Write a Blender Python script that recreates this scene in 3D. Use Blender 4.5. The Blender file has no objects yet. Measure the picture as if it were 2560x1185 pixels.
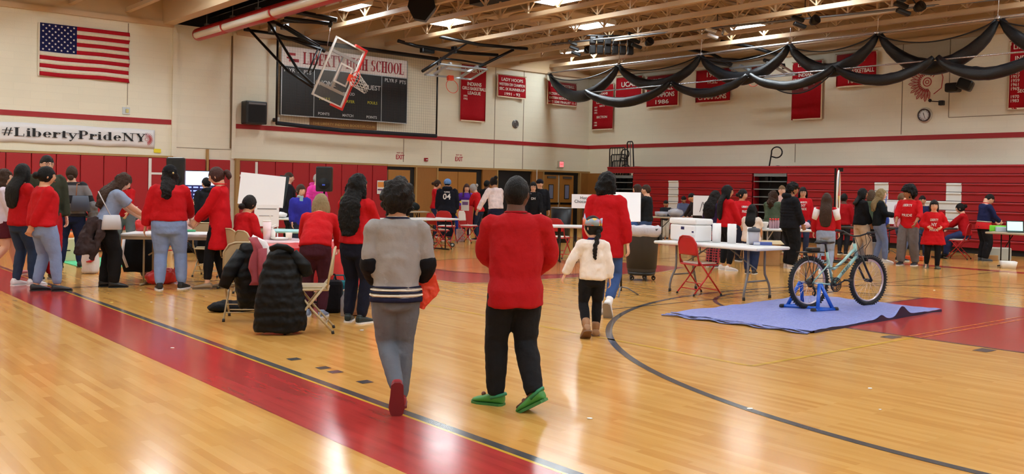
import bpy, bmesh, math, random
from mathutils import Vector, Matrix, Euler, noise
random.seed(7)
PI = math.pi
scn = bpy.context.scene
COL = scn.collection

# ------------------------------------------------------------------ camera
F, TH, RO, PH, CY, CAMH = 2332.0, 0.692783, 0.0200056, 0.0148167, 503.9, 1.485
_f = Vector((math.sin(TH)*math.cos(PH), math.cos(TH)*math.cos(PH), -math.sin(PH)))
_r = Vector((math.cos(TH), -math.sin(TH), 0)); _d = _f.cross(_r)
_r2 = _r*math.cos(RO) - _d*math.sin(RO); _d2 = _f.cross(_r2)
CAM = Vector((0, 0, CAMH))
cd = bpy.data.cameras.new('camera'); cam = bpy.data.objects.new('camera', cd); COL.objects.link(cam)
M = Matrix((( _r2.x, -_d2.x, -_f.x, 0), (_r2.y, -_d2.y, -_f.y, 0), (_r2.z, -_d2.z, -_f.z, CAMH), (0, 0, 0, 1)))
cam.matrix_world = M
cd.sensor_width = 36; cd.lens = F/2560*36; cd.shift_y = (CY-592.5)/2560
cd.clip_end = 200; cd.clip_start = .05
scn.camera = cam
# ------------------------------------------------------------------ exposure and world
vs = scn.view_settings
scn.display_settings.display_device = 'sRGB'
vs.view_transform = 'Standard'; vs.look = 'None'; vs.gamma = 1; vs.use_curve_mapping = False
vs.exposure = 0.0
w = bpy.data.worlds.new('world'); scn.world = w; w.use_nodes = True
w.node_tree.nodes['Background'].inputs[0].default_value = (.9, .95, 1, 1)
w.node_tree.nodes['Background'].inputs[1].default_value = 0.12
LAMP_E = 40.0      # brightness of the ceiling lamps' lenses
YW, XW, XL, YN = 27.25, 26.6, -5.0, -9.0     # far wall, right wall, left wall, near wall
DECK = 7.15

def ray(x, y): return _r2*((x-1280)/F) + _d2*((y-CY)/F) + _f
def proj(P):
    P = Vector(P)-CAM; dz = P.dot(_f); return (1280+F*P.dot(_r2)/dz, CY+F*P.dot(_d2)/dz, dz)
def flr(x, y, z=0):
    v = ray(x, y); t = (z-CAMH)/v.z; return CAM + v*t
def pl(x, y, ax, val):
    v = ray(x, y); t = (val-CAM[ax])/v[ax]; return CAM + v*t

# ------------------------------------------------------------------ materials
_M = {}
def srgb(c):
    return tuple(((v/255)/12.92 if v/255 <= .04045 else ((v/255+.055)/1.055)**2.4) for v in c)
def mat(name, col, rough=.6, metal=0, spec=.5, bump=0, bscale=30, emit=0, alpha=1, trans=0, var=0, coat=0, sheen=0, stretch=None):
    if name in _M: return _M[name]
    m = bpy.data.materials.new(name); m.use_nodes = True; nt = m.node_tree; b = nt.nodes['Principled BSDF']
    c = srgb(col); b.inputs['Base Color'].default_value = (*c, 1)
    b.inputs['Roughness'].default_value = rough; b.inputs['Metallic'].default_value = metal
    b.inputs['Specular IOR Level'].default_value = spec
    if coat: b.inputs['Coat Weight'].default_value = coat; b.inputs['Coat Roughness'].default_value = .1
    if sheen: b.inputs['Sheen Weight'].default_value = sheen
    if emit: b.inputs['Emission Color'].default_value = (*c, 1); b.inputs['Emission Strength'].default_value = emit
    if alpha < 1: b.inputs['Alpha'].default_value = alpha
    if trans: b.inputs['Transmission Weight'].default_value = trans
    if bump or var:
        tc = nt.nodes.new('ShaderNodeTexCoord'); mp = nt.nodes.new('ShaderNodeMapping')
        if stretch: mp.inputs['Scale'].default_value = stretch
        nt.links.new(tc.outputs['Object'], mp.inputs[0])
        n = nt.nodes.new('ShaderNodeTexNoise'); n.inputs['Scale'].default_value = bscale; n.inputs['Detail'].default_value = 4
        nt.links.new(mp.outputs[0], n.inputs[0])
        if bump:
            bp = nt.nodes.new('ShaderNodeBump'); bp.inputs['Strength'].default_value = bump; bp.inputs['Distance'].default_value = .02
            nt.links.new(n.outputs[0], bp.inputs['Height']); nt.links.new(bp.outputs[0], b.inputs['Normal'])
        if var:
            mx = nt.nodes.new('ShaderNodeMix'); mx.data_type = 'RGBA'
            mx.inputs[6].default_value = (*[v*(1-var) for v in c], 1); mx.inputs[7].default_value = (*[min(1, v*(1+var)) for v in c], 1)
            nt.links.new(n.outputs[0], mx.inputs[0]); nt.links.new(mx.outputs[2], b.inputs['Base Color'])
    _M[name] = m; return m
def fab(name, col, **k):
    k.setdefault('rough', .85); k.setdefault('bump', .5); k.setdefault('bscale', 14); k.setdefault('spec', .2); k.setdefault('var', .12)
    return mat('fabric_'+name, col, **k)
def metal(name, col, rough=.35): return mat('metal_'+name, col, rough, metal=.8)
def plas(name, col, rough=.4, **k): return mat('plastic_'+name, col, rough, **k)

# ------------------------------------------------------------------ mesh builder
class MB:
    def __init__(s): s.v = []; s.f = []; s.mi = []; s.sm = []; s.cur = 0
    def add(s, vs, fs, smooth=False):
        o = len(s.v); s.v += [tuple(v) for v in vs]
        for f in fs: s.f.append(tuple(i+o for i in f)); s.mi.append(s.cur); s.sm.append(smooth)
        return s
    def box(s, c, d, R=None, bev=0):
        x, y, z = d[0]/2, d[1]/2, d[2]/2; R = R or Matrix.Identity(3); c = Vector(c)
        if bev:
            b = min(bev, x*.9, y*.9, z*.9); bm = bmesh.new(); bmesh.ops.create_cube(bm, size=1)
            for v in bm.verts: v.co = Vector((v.co.x*2*x, v.co.y*2*y, v.co.z*2*z))
            bmesh.ops.bevel(bm, geom=bm.edges[:], offset=b, segments=2, affect='EDGES', profile=.5)
            bm.verts.index_update()
            s.add([c+R@v.co for v in bm.verts], [[v.index for v in f.verts] for f in bm.faces], False); bm.free(); return s
        vs = [c+R@Vector((i*x, j*y, k*z)) for k in (-1, 1) for j in (-1, 1) for i in (-1, 1)]
        return s.add(vs, [(0, 2, 3, 1), (4, 5, 7, 6), (0, 1, 5, 4), (2, 6, 7, 3), (1, 3, 7, 5), (0, 4, 6, 2)])
    def bb(s, x0, x1, y0, y1, z0, z1, bev=0):
        return s.box(((x0+x1)/2, (y0+y1)/2, (z0+z1)/2), (abs(x1-x0), abs(y1-y0), abs(z1-z0)), None, bev)
    def loft(s, secs, n=12, caps=True, e=1.0):
        vs = []
        for c, a, b in secs:
            for i in range(n):
                t = 2*PI*i/n; cc, ss = math.cos(t), math.sin(t)
                if e != 1: cc = math.copysign(abs(cc)**e, cc); ss = math.copysign(abs(ss)**e, ss)
                vs.append(c+a*cc+b*ss)
        fs = []; m = len(secs)
        for j in range(m-1):
            for i in range(n):
                k = (i+1) % n; fs.append((j*n+i, j*n+k, (j+1)*n+k, (j+1)*n+i))
        if caps:
            fs.append(tuple(range(n-1, -1, -1))); fs.append(tuple((m-1)*n+i for i in range(n)))
        return s.add(vs, fs, True)
    def tube(s, pts, r, n=8, ref=None, flat=1.0, caps=True):
        pts = [Vector(p) for p in pts]
        rs = r if isinstance(r, (list, tuple)) else [r]*len(pts)
        secs = []; a = Vector(ref) if ref is not None else None
        for i, p in enumerate(pts):
            t = (pts[min(i+1, len(pts)-1)]-pts[max(i-1, 0)]).normalized()
            if a is None:
                a = Vector((1, 0, 0)) if abs(t.x) < .8 else Vector((0, 1, 0))
            a = (a-t*a.dot(t))
            if a.length < 1e-5: a = t.orthogonal()
            a.normalize(); b = t.cross(a)
            rr = rs[i]; ra, rb = rr if isinstance(rr, (tuple, list)) else (rr, rr*flat)
            secs.append((p, a*ra, b*rb))
        return s.loft(secs, n, caps)
    def cyl(s, p0, p1, r, n=16, r1=None): return s.tube([p0, p1], [r, r if r1 is None else r1], n)
    def lathe(s, prof, c=(0, 0, 0), n=24, R=None):
        c = Vector(c); R = R or Matrix.Identity(3); vs = []; fs = []; m = len(prof)
        for (r, z) in prof:
            for i in range(n):
                t = 2*PI*i/n; vs.append(c+R@Vector((r*math.cos(t), r*math.sin(t), z)))
        for j in range(m-1):
            for i in range(n):
                k = (i+1) % n; fs.append((j*n+i, j*n+k, (j+1)*n+k, (j+1)*n+i))
        if prof[0][0] > 1e-4: fs.append(tuple(range(n-1, -1, -1)))
        if prof[-1][0] > 1e-4: fs.append(tuple((m-1)*n+i for i in range(n)))
        return s.add(vs, fs, True)
    def ball(s, c, r, n=14, m=9, R=None):
        r = r if isinstance(r, (tuple, list)) else (r, r, r); c = Vector(c); R = R or Matrix.Identity(3)
        secs = [(c+R@Vector((0, 0, -r[2]*math.cos(PI*j/m))), R@Vector((r[0]*max(.001, math.sin(PI*j/m)), 0, 0)), R@Vector((0, r[1]*max(.001, math.sin(PI*j/m)), 0))) for j in range(m+1)]
        return s.loft(secs, n, False)
    def torus(s, c, R0, r, ax=(0, 0, 1), n=32, m=8, a0=0, a1=2*PI):
        ax = Vector(ax).normalized(); u = ax.orthogonal().normalized(); w = ax.cross(u); c = Vector(c)
        full = abs(a1-a0-2*PI) < 1e-6; k = n if full else n+1; vs = []; fs = []
        for i in range(k):
            t = a0+(a1-a0)*i/n; d = u*math.cos(t)+w*math.sin(t)
            for j in range(m):
                q = 2*PI*j/m; vs.append(c+d*(R0+r*math.cos(q))+ax*r*math.sin(q))
        for i in range(n if full else n):
            i2 = (i+1) % k
            for j in range(m):
                j2 = (j+1) % m; fs.append((i*m+j, i2*m+j, i2*m+j2, i*m+j2))
        return s.add(vs, fs, True)
    def prism(s, poly, h, z=0, O=None, U=None, V=None, N=None):
        """extrude a 2-D polygon (in U,V) by h along N starting at z"""
        O = Vector(O or (0, 0, 0)); U = Vector(U or (1, 0, 0)); V = Vector(V or (0, 1, 0)); N = Vector(N) if N else U.cross(V)
        n = len(poly); lo = [O+U*p[0]+V*p[1]+N*z for p in poly]; hi = [q+N*h for q in lo]
        fs = [tuple(range(n-1, -1, -1)), tuple(range(n, 2*n))]+[(i, (i+1) % n, n+(i+1) % n, n+i) for i in range(n)]
        return s.add(lo+hi, fs)
    def grid(s, fn, nu, nv, smooth=True):
        vs = [fn(i/nu, j/nv) for j in range(nv+1) for i in range(nu+1)]
        fs = [(j*(nu+1)+i, j*(nu+1)+i+1, (j+1)*(nu+1)+i+1, (j+1)*(nu+1)+i) for j in range(nv) for i in range(nu)]
        return s.add(vs, fs, smooth)
    def xf(s, Mx):
        s.v = [tuple(Mx@Vector(v)) for v in s.v]; return s
    def build(s, name, mats, parent=None, loc=None, mods=None):
        me = bpy.data.meshes.new(name); me.from_pydata(s.v, [], s.f)
        for m in (mats if isinstance(mats, (list, tuple)) else [mats]): me.materials.append(m)
        me.polygons.foreach_set('material_index', s.mi); me.polygons.foreach_set('use_smooth', s.sm); me.update()
        o = bpy.data.objects.new(name, me); COL.objects.link(o)
        if parent is not None: o.parent = parent
        if loc is not None: o.location = loc
        for m in (mods or []): m(o)
        return o
def remesh(vox, smooth=2):
    def f(o):
        m = o.modifiers.new('r', 'REMESH'); m.mode = 'VOXEL'; m.voxel_size = vox; m.use_smooth_shade = True
        if smooth: q = o.modifiers.new('s', 'SMOOTH'); q.iterations = smooth; q.factor = .5
    return f
_T = {}
def resmooth(n):
    def f(o): q = o.modifiers.new('s2', 'SMOOTH'); q.iterations = n; q.factor = .5
    return f
def wrinkle(strength, size):
    def f(o):
        k = round(size, 3)
        if k not in _T:
            t = bpy.data.textures.new('folds', 'CLOUDS'); t.noise_scale = size; t.noise_depth = 2; _T[k] = t
        m = o.modifiers.new('d', 'DISPLACE'); m.texture = _T[k]; m.strength = strength; m.mid_level = .5; m.texture_coords = 'GLOBAL'
    return f
def subsurf(n=1):
    def f(o): m = o.modifiers.new('ss', 'SUBSURF'); m.levels = n; m.render_levels = n
    return f
def tag(o, label=None, cat=None, group=None, kind=None):
    if label: o['label'] = label
    if cat: o['category'] = cat
    if group: o['group'] = group
    if kind: o['kind'] = kind
    return o
def thing(name, label, cat, loc=(0, 0, 0), rz=0, group=None):
    o = bpy.data.objects.new(name, None); COL.objects.link(o); o.location = loc; o.rotation_euler = (0, 0, rz); o.empty_display_size = .1
    return tag(o, label, cat, group)
def struct(o): o['kind'] = 'structure'; return o
def copy_tree(o, parent=None):
    c = o.copy(); COL.objects.link(c)
    if parent is not None: c.parent = parent
    for ch in list(o.children): copy_tree(ch, c)
    return c
def rz_to(p, q):      # rotation that turns local +x towards q-p
    return math.atan2(q[1]-p[1], q[0]-p[0])
# lettering with Blender's own font, made into a mesh
def text(body, size, mat_, parent, O, U, V, name='lettering', depth=.004, align='CENTER', wfac=None, bold=0):
    cu = bpy.data.curves.new('t', 'FONT'); cu.body = body; cu.size = size; cu.align_x = align; cu.align_y = 'CENTER'
    cu.resolution_u = 3; cu.extrude = depth/2; cu.space_line = .85
    if bold: cu.offset = bold*size
    to = bpy.data.objects.new('t', cu); COL.objects.link(to)
    me = bpy.data.meshes.new_from_object(to.evaluated_get(bpy.context.evaluated_depsgraph_get()))
    bpy.data.objects.remove(to); bpy.data.curves.remove(cu)
    U = Vector(U).normalized(); V = Vector(V).normalized(); N = U.cross(V)
    sx = 1
    if wfac:
        xs = [v.co.x for v in me.vertices]; wd = max(xs)-min(xs); sx = wfac/wd if wd > 1e-6 else 1
    O = Vector(O)
    for v in me.vertices: c = v.co.copy(); v.co = O+U*c.x*sx+V*c.y+N*(c.z+depth/2)
    me.materials.clear(); me.materials.append(mat_)
    o = bpy.data.objects.new(name, me); COL.objects.link(o); o.parent = parent
    return o
# ================================================================== ROOM
m_wall = mat('painted_block', (232, 222, 192), .55, bump=.25, bscale=40, var=.02)
def add_blocks(m):
    nt = m.node_tree; b = nt.nodes['Principled BSDF']; tc = nt.nodes.new('ShaderNodeTexCoord')
    sep = nt.nodes.new('ShaderNodeSeparateXYZ'); nt.links.new(tc.outputs['Object'], sep.inputs[0])
    ad = nt.nodes.new('ShaderNodeMath'); ad.operation = 'ADD'; nt.links.new(sep.outputs[0], ad.inputs[0]); nt.links.new(sep.outputs[1], ad.inputs[1])
    cb = nt.nodes.new('ShaderNodeCombineXYZ'); nt.links.new(ad.outputs[0], cb.inputs[0]); nt.links.new(sep.outputs[2], cb.inputs[1])
    br = nt.nodes.new('ShaderNodeTexBrick'); br.inputs['Scale'].default_value = 1; br.inputs['Brick Width'].default_value = .8; br.inputs['Row Height'].default_value = .2
    br.inputs['Mortar Size'].default_value = .006; br.inputs['Mortar Smooth'].default_value = .5
    c = srgb((238, 231, 208)); br.inputs['Color1'].default_value = (*c, 1); br.inputs['Color2'].default_value = (*[x*.97 for x in c], 1); br.inputs['Mortar'].default_value = (*[x*.92 for x in c], 1)
    nt.links.new(cb.outputs[0], br.inputs[0])
    n = nt.nodes.new('ShaderNodeTexNoise'); n.inputs['Scale'].default_value = .5; nt.links.new(tc.outputs['Object'], n.inputs[0])
    mx = nt.nodes.new('ShaderNodeMix'); mx.data_type = 'RGBA'; mx.blend_type = 'MULTIPLY'; mx.inputs[0].default_value = .12
    nt.links.new(br.outputs[0], mx.inputs[6]); nt.links.new(n.outputs[0], mx.inputs[7]); nt.links.new(mx.outputs[2], b.inputs['Base Color'])
add_blocks(m_wall)
m_tan = mat('tan_ceiling_paint', (200, 172, 134), .7, var=.05, bscale=3)
m_tan2 = mat('tan_steel_paint', (204, 176, 140), .5)
m_redstripe = mat('red_wall_paint', (160, 24, 32), .45)
m_pad = mat('red_vinyl_pad', (164, 18, 26), .45, bump=.1)
m_paddark = mat('red_vinyl_seam', (120, 12, 18), .6)
m_trimwood = mat('tan_wood_trim', (168, 132, 78), .5, var=.1)
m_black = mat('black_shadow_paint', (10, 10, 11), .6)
m_blacksteel = mat('black_steel', (16, 16, 18), .35, metal=.3)

# --- floor: maple strips running along the court
mf = bpy.data.materials.new('maple_floor'); mf.use_nodes = True
def wood_nodes(m, cols, rough=.16, painted=False):
    nt = m.node_tree; b = nt.nodes['Principled BSDF']; tc = nt.nodes.new('ShaderNodeTexCoord'); L = nt.links
    mp = nt.nodes.new('ShaderNodeMapping'); mp.inputs['Rotation'].default_value = (0, 0, 0); L.new(tc.outputs['Object'], mp.inputs[0])
    sp = nt.nodes.new('ShaderNodeSeparateXYZ'); L.new(mp.outputs[0], sp.inputs[0])
    cb = nt.nodes.new('ShaderNodeCombineXYZ'); L.new(sp.outputs[1], cb.inputs[0]); L.new(sp.outputs[0], cb.inputs[1])
    br = nt.nodes.new('ShaderNodeTexBrick'); br.inputs['Scale'].default_value = 1; br.inputs['Brick Width'].default_value = .9; br.inputs['Row Height'].default_value = .057
    br.inputs['Mortar Size'].default_value = .0008; br.inputs['Mortar Smooth'].default_value = .6; br.offset = .37; br.offset_frequency = 2
    br.inputs['Color1'].default_value = (0, 0, 0, 1); br.inputs['Color2'].default_value = (1, 1, 1, 1); br.inputs['Mortar'].default_value = (.2, .2, .2, 1)
    L.new(cb.outputs[0], br.inputs[0])
    n1 = nt.nodes.new('ShaderNodeTexNoise'); n1.inputs['Scale'].default_value = 2.2; n1.inputs['Detail'].default_value = 5
    m2 = nt.nodes.new('ShaderNodeMapping'); m2.inputs['Scale'].default_value = (6, .7, 1); L.new(tc.outputs['Object'], m2.inputs[0]); L.new(m2.outputs[0], n1.inputs[0])
    a = nt.nodes.new('ShaderNodeMix'); a.data_type = 'FLOAT'; a.inputs[0].default_value = .55 if not painted else .8
    L.new(br.outputs[0], a.inputs[2]); L.new(n1.outputs[0], a.inputs[3])
    cr = nt.nodes.new('ShaderNodeValToRGB'); L.new(a.outputs[0], cr.inputs[0])
    cr.color_ramp.elements[0].position = .15; cr.color_ramp.elements[0].color = (*srgb(cols[0]), 1)
    cr.color_ramp.elements[1].position = .85; cr.color_ramp.elements[1].color = (*srgb(cols[2]), 1)
    e = cr.color_ramp.elements.new(.5); e.color = (*srgb(cols[1]), 1)
    # worn patches and scuffs
    n3 = nt.nodes.new('ShaderNodeTexNoise'); n3.inputs['Scale'].default_value = .55; n3.inputs['Detail'].default_value = 3; L.new(tc.outputs['Object'], n3.inputs[0])
    mx = nt.nodes.new('ShaderNodeMix'); mx.data_type = 'RGBA'; mx.blend_type = 'MULTIPLY'; mx.inputs[0].default_value = .22
    L.new(cr.outputs[0], mx.inputs[6]); L.new(n3.outputs[0], mx.inputs[7]); L.new(mx.outputs[2], b.inputs['Base Color'])
    n4 = nt.nodes.new('ShaderNodeTexNoise'); n4.inputs['Scale'].default_value = 7; n4.inputs['Detail'].default_value = 6; L.new(tc.outputs['Object'], n4.inputs[0])
    mr = nt.nodes.new('ShaderNodeMapRange'); mr.inputs[1].default_value = .3; mr.inputs[2].default_value = .75; mr.inputs[3].default_value = rough*.95; mr.inputs[4].default_value = rough*1.1
    L.new(n4.outputs[0], mr.inputs[0]); L.new(mr.outputs[0], b.inputs['Roughness'])
    n5 = nt.nodes.new('ShaderNodeTexNoise'); n5.inputs['Scale'].default_value = 1.6; L.new(m2.outputs[0], n5.inputs[0])
    bp = nt.nodes.new('ShaderNodeBump'); bp.inputs['Strength'].default_value = .014; bp.inputs['Distance'].default_value = .01
    L.new(n5.outputs[0], bp.inputs['Height']); L.new(bp.outputs[0], b.inputs['Normal'])
    b.inputs['Specular IOR Level'].default_value = .6
wood_nodes(mf, [(202, 142, 68), (218, 162, 84), (228, 176, 100)])
def paintmat(name, col, rough=.16):
    m = bpy.data.materials.new(name); m.use_nodes = True
    wood_nodes(m, [tuple(int(c*.82) for c in col), col, tuple(min(255, int(c*1.1)) for c in col)], rough, True); return m
m_fred = paintmat('red_court_paint', (180, 58, 54)); m_fgrey = paintmat('grey_court_paint', (84, 82, 84)); m_fyel = paintmat('yellow_court_paint', (226, 178, 62))
m_forange = paintmat('orange_court_paint', (224, 130, 70)); m_fcream = paintmat('cream_court_paint', (222, 196, 140)); m_fmar = paintmat('maroon_court_paint', (168, 48, 52))
floor = MB().bb(XL, XW, YN, YW, -.1, 0).build('floor', mf); struct(floor)
def fl(name, m, fn, lab=None):
    b = MB(); fn(b); o = b.build(name, m, floor); o['kind'] = 'structure'
    if lab: o['label'] = lab
    return o
def rect(x0, x1, y0, y1, z=.001): return lambda b: b.add([(x0, y0, z), (x1, y0, z), (x1, y1, z), (x0, y1, z)], [(0, 1, 2, 3)])
def arc(cx, cy, r, w_, a0, a1, z=.002, n=64):
    def f(b):
        vs = []
        for i in range(n+1):
            t = a0+(a1-a0)*i/n
            vs += [(cx+(r-w_/2)*math.cos(t), cy+(r-w_/2)*math.sin(t), z), (cx+(r+w_/2)*math.cos(t), cy+(r+w_/2)*math.sin(t), z)]
        b.add(vs, [(2*i, 2*i+1, 2*i+3, 2*i+2) for i in range(n)])
    return f
def pline(pts, w_, z=.002):
    def f(b):
        for p, q in zip(pts, pts[1:]):
            d = Vector((q[0]-p[0], q[1]-p[1])).normalized(); n = Vector((-d.y, d.x))*w_/2
            b.add([(p[0]+n.x, p[1]+n.y, z), (p[0]-n.x, p[1]-n.y, z), (q[0]-n.x, q[1]-n.y, z), (q[0]+n.x, q[1]+n.y, z)], [(0, 1, 2, 3)])
    return f
fl('sideline_band', m_fred, rect(2.66, 3.31, YN, 26.3), 'red painted band along the near sideline')
fl('sideline', m_fgrey, rect(3.335, 3.405, YN, 26.3, .0012), 'dark grey line beside the red band')
fl('sideline_edge', m_fyel, rect(3.31, 3.335, YN, 26.3, .0014))
fl('far_sideline_band', m_fmar, rect(19.4, 19.75, YN, 26.3))
fl('far_sideline', m_fgrey, rect(20.6, 20.64, YN, 26.3))
fl('free_throw_lane', m_fred, rect(9.53, 13.33, .8, 6.56), 'red painted free throw lane')
fl('lane_outline', m_fgrey, pline([(9.5, .8), (9.5, 6.58), (13.36, 6.58), (13.36, .8)], .05))
fl('free_throw_circle', m_fgrey, arc(11.43, 6.58, 1.83, .06, 0, PI))
fl('three_point_arc', m_fgrey, arc(11.45, 2.35, 6.3, .07, 0, PI, n=96), 'dark grey three point arc')
fl('three_point_line', m_fgrey, pline([(5.15, 2.35), (5.15, .8)], .07))
fl('lane_far', m_fred, rect(9.53, 13.33, 20.6, 26.4))
for y in (5.9, 4.95, 4.0, 3.1): fl('lane_mark', m_fgrey, rect(9.2, 9.42, y-.07, y+.07, .0022))
fl('yellow_line', m_fyel, pline([(9.5, 4.8), (6.68, 4.8), (6.6, 18)], .05))
fl('yellow_line', m_fyel, pline([(10.9, 12.6), (10.9, 17.6)], .12)); fl('yellow_line', m_fyel, pline([(6.6, 15), (16, 15.0)], .14))
fl('orange_line', m_forange, pline([(9.53, 4.75), (19, 4.75)], .03, .003)); fl('orange_line', m_forange, pline([(9.53, 4.87), (19, 4.87)], .03, .003))
fl('thin_line', m_fgrey, pline([(8.3, 8.1), (20, 8.1)], .035)); fl('thin_line', m_fgrey, pline([(13.2, 6.6), (12.4, 8.1)], .03))
fl('thin_line', m_fgrey, pline([(16.9, YN), (16.9, 17)], .03)); fl('thin_line', m_fgrey, pline([(15.1, YN), (15.1, 17)], .03)); fl('thin_line', m_fgrey, pline([(13.6, 13), (13.6, 26)], .03))
poly = [(8.5, 12.9), (8.54, 11.5), (9.0, 11.33), (13.0, 11.33), (14.2, 11.75), (13.9, 13.6), (12.2, 14.4), (10.2, 14.2)]
fl('center_emblem', m_fred, lambda b: b.prism(poly, .0005, .0005), 'red painted shape at the middle of the court')
fl('center_emblem_outline', m_fcream, pline([(8.5, 12.9), (8.54, 11.5), (9.0, 11.33), (13.0, 11.33), (14.2, 11.75)], .05, .003))
fl('center_circle', m_fgrey, arc(11.4, 13.6, 1.83, .05, 0, 2*PI, .0032)); fl('center_disc', m_forange, lambda b: b.prism([(11.4+1.75*math.cos(t*PI/16), 13.6+1.75*math.sin(t*PI/16)) for t in range(32)], .0005, .0025))
fl('half_court_line', m_fgrey, pline([(3.4, 13.6), (19.4, 13.6)], .05, .0034))
for px, py in [(735, 898), (808, 920), (838, 930), (912, 955)]:
    q = flr(px, py); fl('tape_mark', m_fgrey, rect(q.x-.05, q.x+.05, q.y-.05, q.y+.05, .002))
# confetti-like litter on the floor
ml = plas('litter_white', (240, 240, 235)); mg = plas('litter_gold', (220, 200, 90))
for i, (px, py) in enumerate([(352, 726), (280, 757), (378, 756), (431, 871), (441, 797), (2175, 972), (2200, 1025), (1875, 1023), (1475, 1047), (2336, 726), (2521, 683), (905, 826)]):
    q = flr(px, py); b = MB(); r = .012+.012*random.random()
    b.prism([(q.x+r*random.uniform(.6, 1.3)*math.cos(t*1.05), q.y+r*random.uniform(.5, 1.2)*math.sin(t*1.05)) for t in range(6)], .003, .003)
    tag(b.build('paper_scrap', mg if i in (1, 4) else ml), ['white crumpled scrap on the floor beside the black table leg', 'gold foil scrap left on the boards near the standing woman in black trousers', 'small white crumb on boards right of the gold foil scrap', 'round white crumb on the red sideline band', 'tiny gold fleck on the boards above the dark sideline', 'white paper crumb lying alone on the right-hand boards', 'thin white sliver on the boards, nearest the bottom right', 'pale fleck beside the dark three point arc', 'white fleck lowest on the floor at centre', 'white crumb on boards right of the bicycle', 'white crumb on the far red line near the right edge', 'pale scrap behind the boy in the grey pullover'][i], 'scrap', 'scraps scattered on the gym floor')

# --- walls
wl = MB().bb(XL, 9.7, YW, YW+.3, 0, DECK).bb(11.5, XW+.3, YW, YW+.3, 0, DECK).bb(9.7, 11.5, YW, YW+.3, 0, 6.05).build('wall_back', m_wall); struct(wl)
wr = MB().bb(XW, XW+.3, YN, YW, 0, DECK).build('wall_right', m_wall); struct(wr)
struct(MB().bb(XL-.3, XL, YN, YW+.3, 0, DECK).build('wall_left', m_wall))
struct(MB().bb(XL-.3, XW+.3, YN-.3, YN, 0, DECK).build('wall_front', m_wall))
def trim(n, b, m): return struct(b.build('trim_%d' % n, m))
# red stripe
trim(1, MB().bb(XL, 9.68, YW-.02, YW, 3.12, 3.26).bb(11.62, XW, YW-.02, YW, 3.12, 3.26).bb(XW-.02, XW, YN, YW-.02, 3.12, 3.26), m_redstripe)
# tan top trim beam
trim(2, MB().bb(XL, 9.7, YW-.10, YW, 5.93, 6.07).bb(11.6, XW, YW-.10, YW, 5.95, 6.09).bb(XW-.10, XW, YN, YW-.1, 5.97, 6.11), m_tan2)
# tan wall above the trim
trim(3, MB().bb(XL, 9.7, YW-.04, YW, 6.07, DECK).bb(11.5, XW, YW-.04, YW, 6.09, DECK).bb(XW-.04, XW, YN, YW-.04, 6.11, DECK), m_tan)
# pilaster strips and slab beside the pocket door
trim(4, MB().bb(9.68, 9.82, YW-.08, YW, 2.2, 6.0).bb(11.5, 11.62, YW-.05, YW, 2.2, 6.0), m_wall)
trim(5, MB().bb(11.46, 11.49, YW-.05, YW, 2.5, 5.9), mat('brown_joint', (120, 96, 66), .7))
# thin joint lines in the walls
mj = mat('grey_joint', (138, 126, 104), .8)
jb = MB()
for x, z0, z1 in [(8.44, 3.6, 5.9), (21.7, 2.2, 6.0), (23.1, 2.2, 5.95), (19.3, 2.3, 3.1), (17.7, 2.3, 3.1)]: jb.bb(x-.012, x+.012, YW-.008, YW, z0, z1)
for y, z0, z1 in [(14.0, 3.3, 6.0), (12.6, 3.75, 6.0), (17.6, 2.5, 3.1), (10.4, 2.4, 3.1)]: jb.bb(XW-.008, XW, y-.012, y+.012, z0, z1)
jb.bb(XW-.008, XW, YN, 12.6, 3.73, 3.75).bb(9.8, 11.5, YW-.01, YW, 2.46, 2.475)
trim(6, jb, mj)
# wood trim above the pads
trim(7, MB().bb(XL, 9.72, YW-.10, YW, 2.15, 2.21).bb(11.6, 17.0, YW-.10, YW, 2.15, 2.21).bb(17.0, XW, YW-.12, YW, 2.13, 2.2), m_trimwood)
# wood posts
trim(8, MB().bb(9.55, 9.68, YW-.12, YW, 0, 2.2).bb(10.72, 10.78, YW-.1, YW, 0, 2.45).bb(11.62, 11.74, YW-.12, YW, 0, 2.2), m_trimwood)
# wall pads: each pad a thing
def pad(x0, x1, z1=2.15, first=[]):
    w_ = x1-x0
    if not first:
        t = thing('wall_pad', 'x', 'wall pad', (x0, YW, 0))
        MB().box((w_/2, -.05, (z1+.08)/2), (w_-.012, .08, z1-.08), None, .02).build('cushion', m_pad, t); first.append((t, w_)); return t
    t0, w0 = first[0]; t = copy_tree(t0); t.location = (x0, YW, 0); t.scale = (w_/w0, 1, 1); return t
edges = [XL+.61*k for k in range(24)]+[9.5]
edges = [e for e in edges if e < 9.3]+[9.54]
k = 0
for a, b_ in zip(edges, edges[1:]):
    t = pad(a, b_); tag(t, 'tall red vinyl wall pad in the row left of the wide double doors', 'wall pad', 'red wall pads below the school spirit banner'); k += 1
for a, b_ in ((9.84, 10.7), (10.8, 11.46)):
    tag(pad(a, b_), 'red padded panel on the pocket door, %s its middle wood post' % ('left of' if a < 10 else 'right of'), 'wall pad')
edges = [11.75+.585*k for k in range(10)]
for a, b_ in zip(edges, edges[1:]):
    tag(pad(a, b_), 'tall red vinyl wall pad in the row between pocket door and brown doors', 'wall pad', 'red wall pads below the scoreboard')
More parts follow.
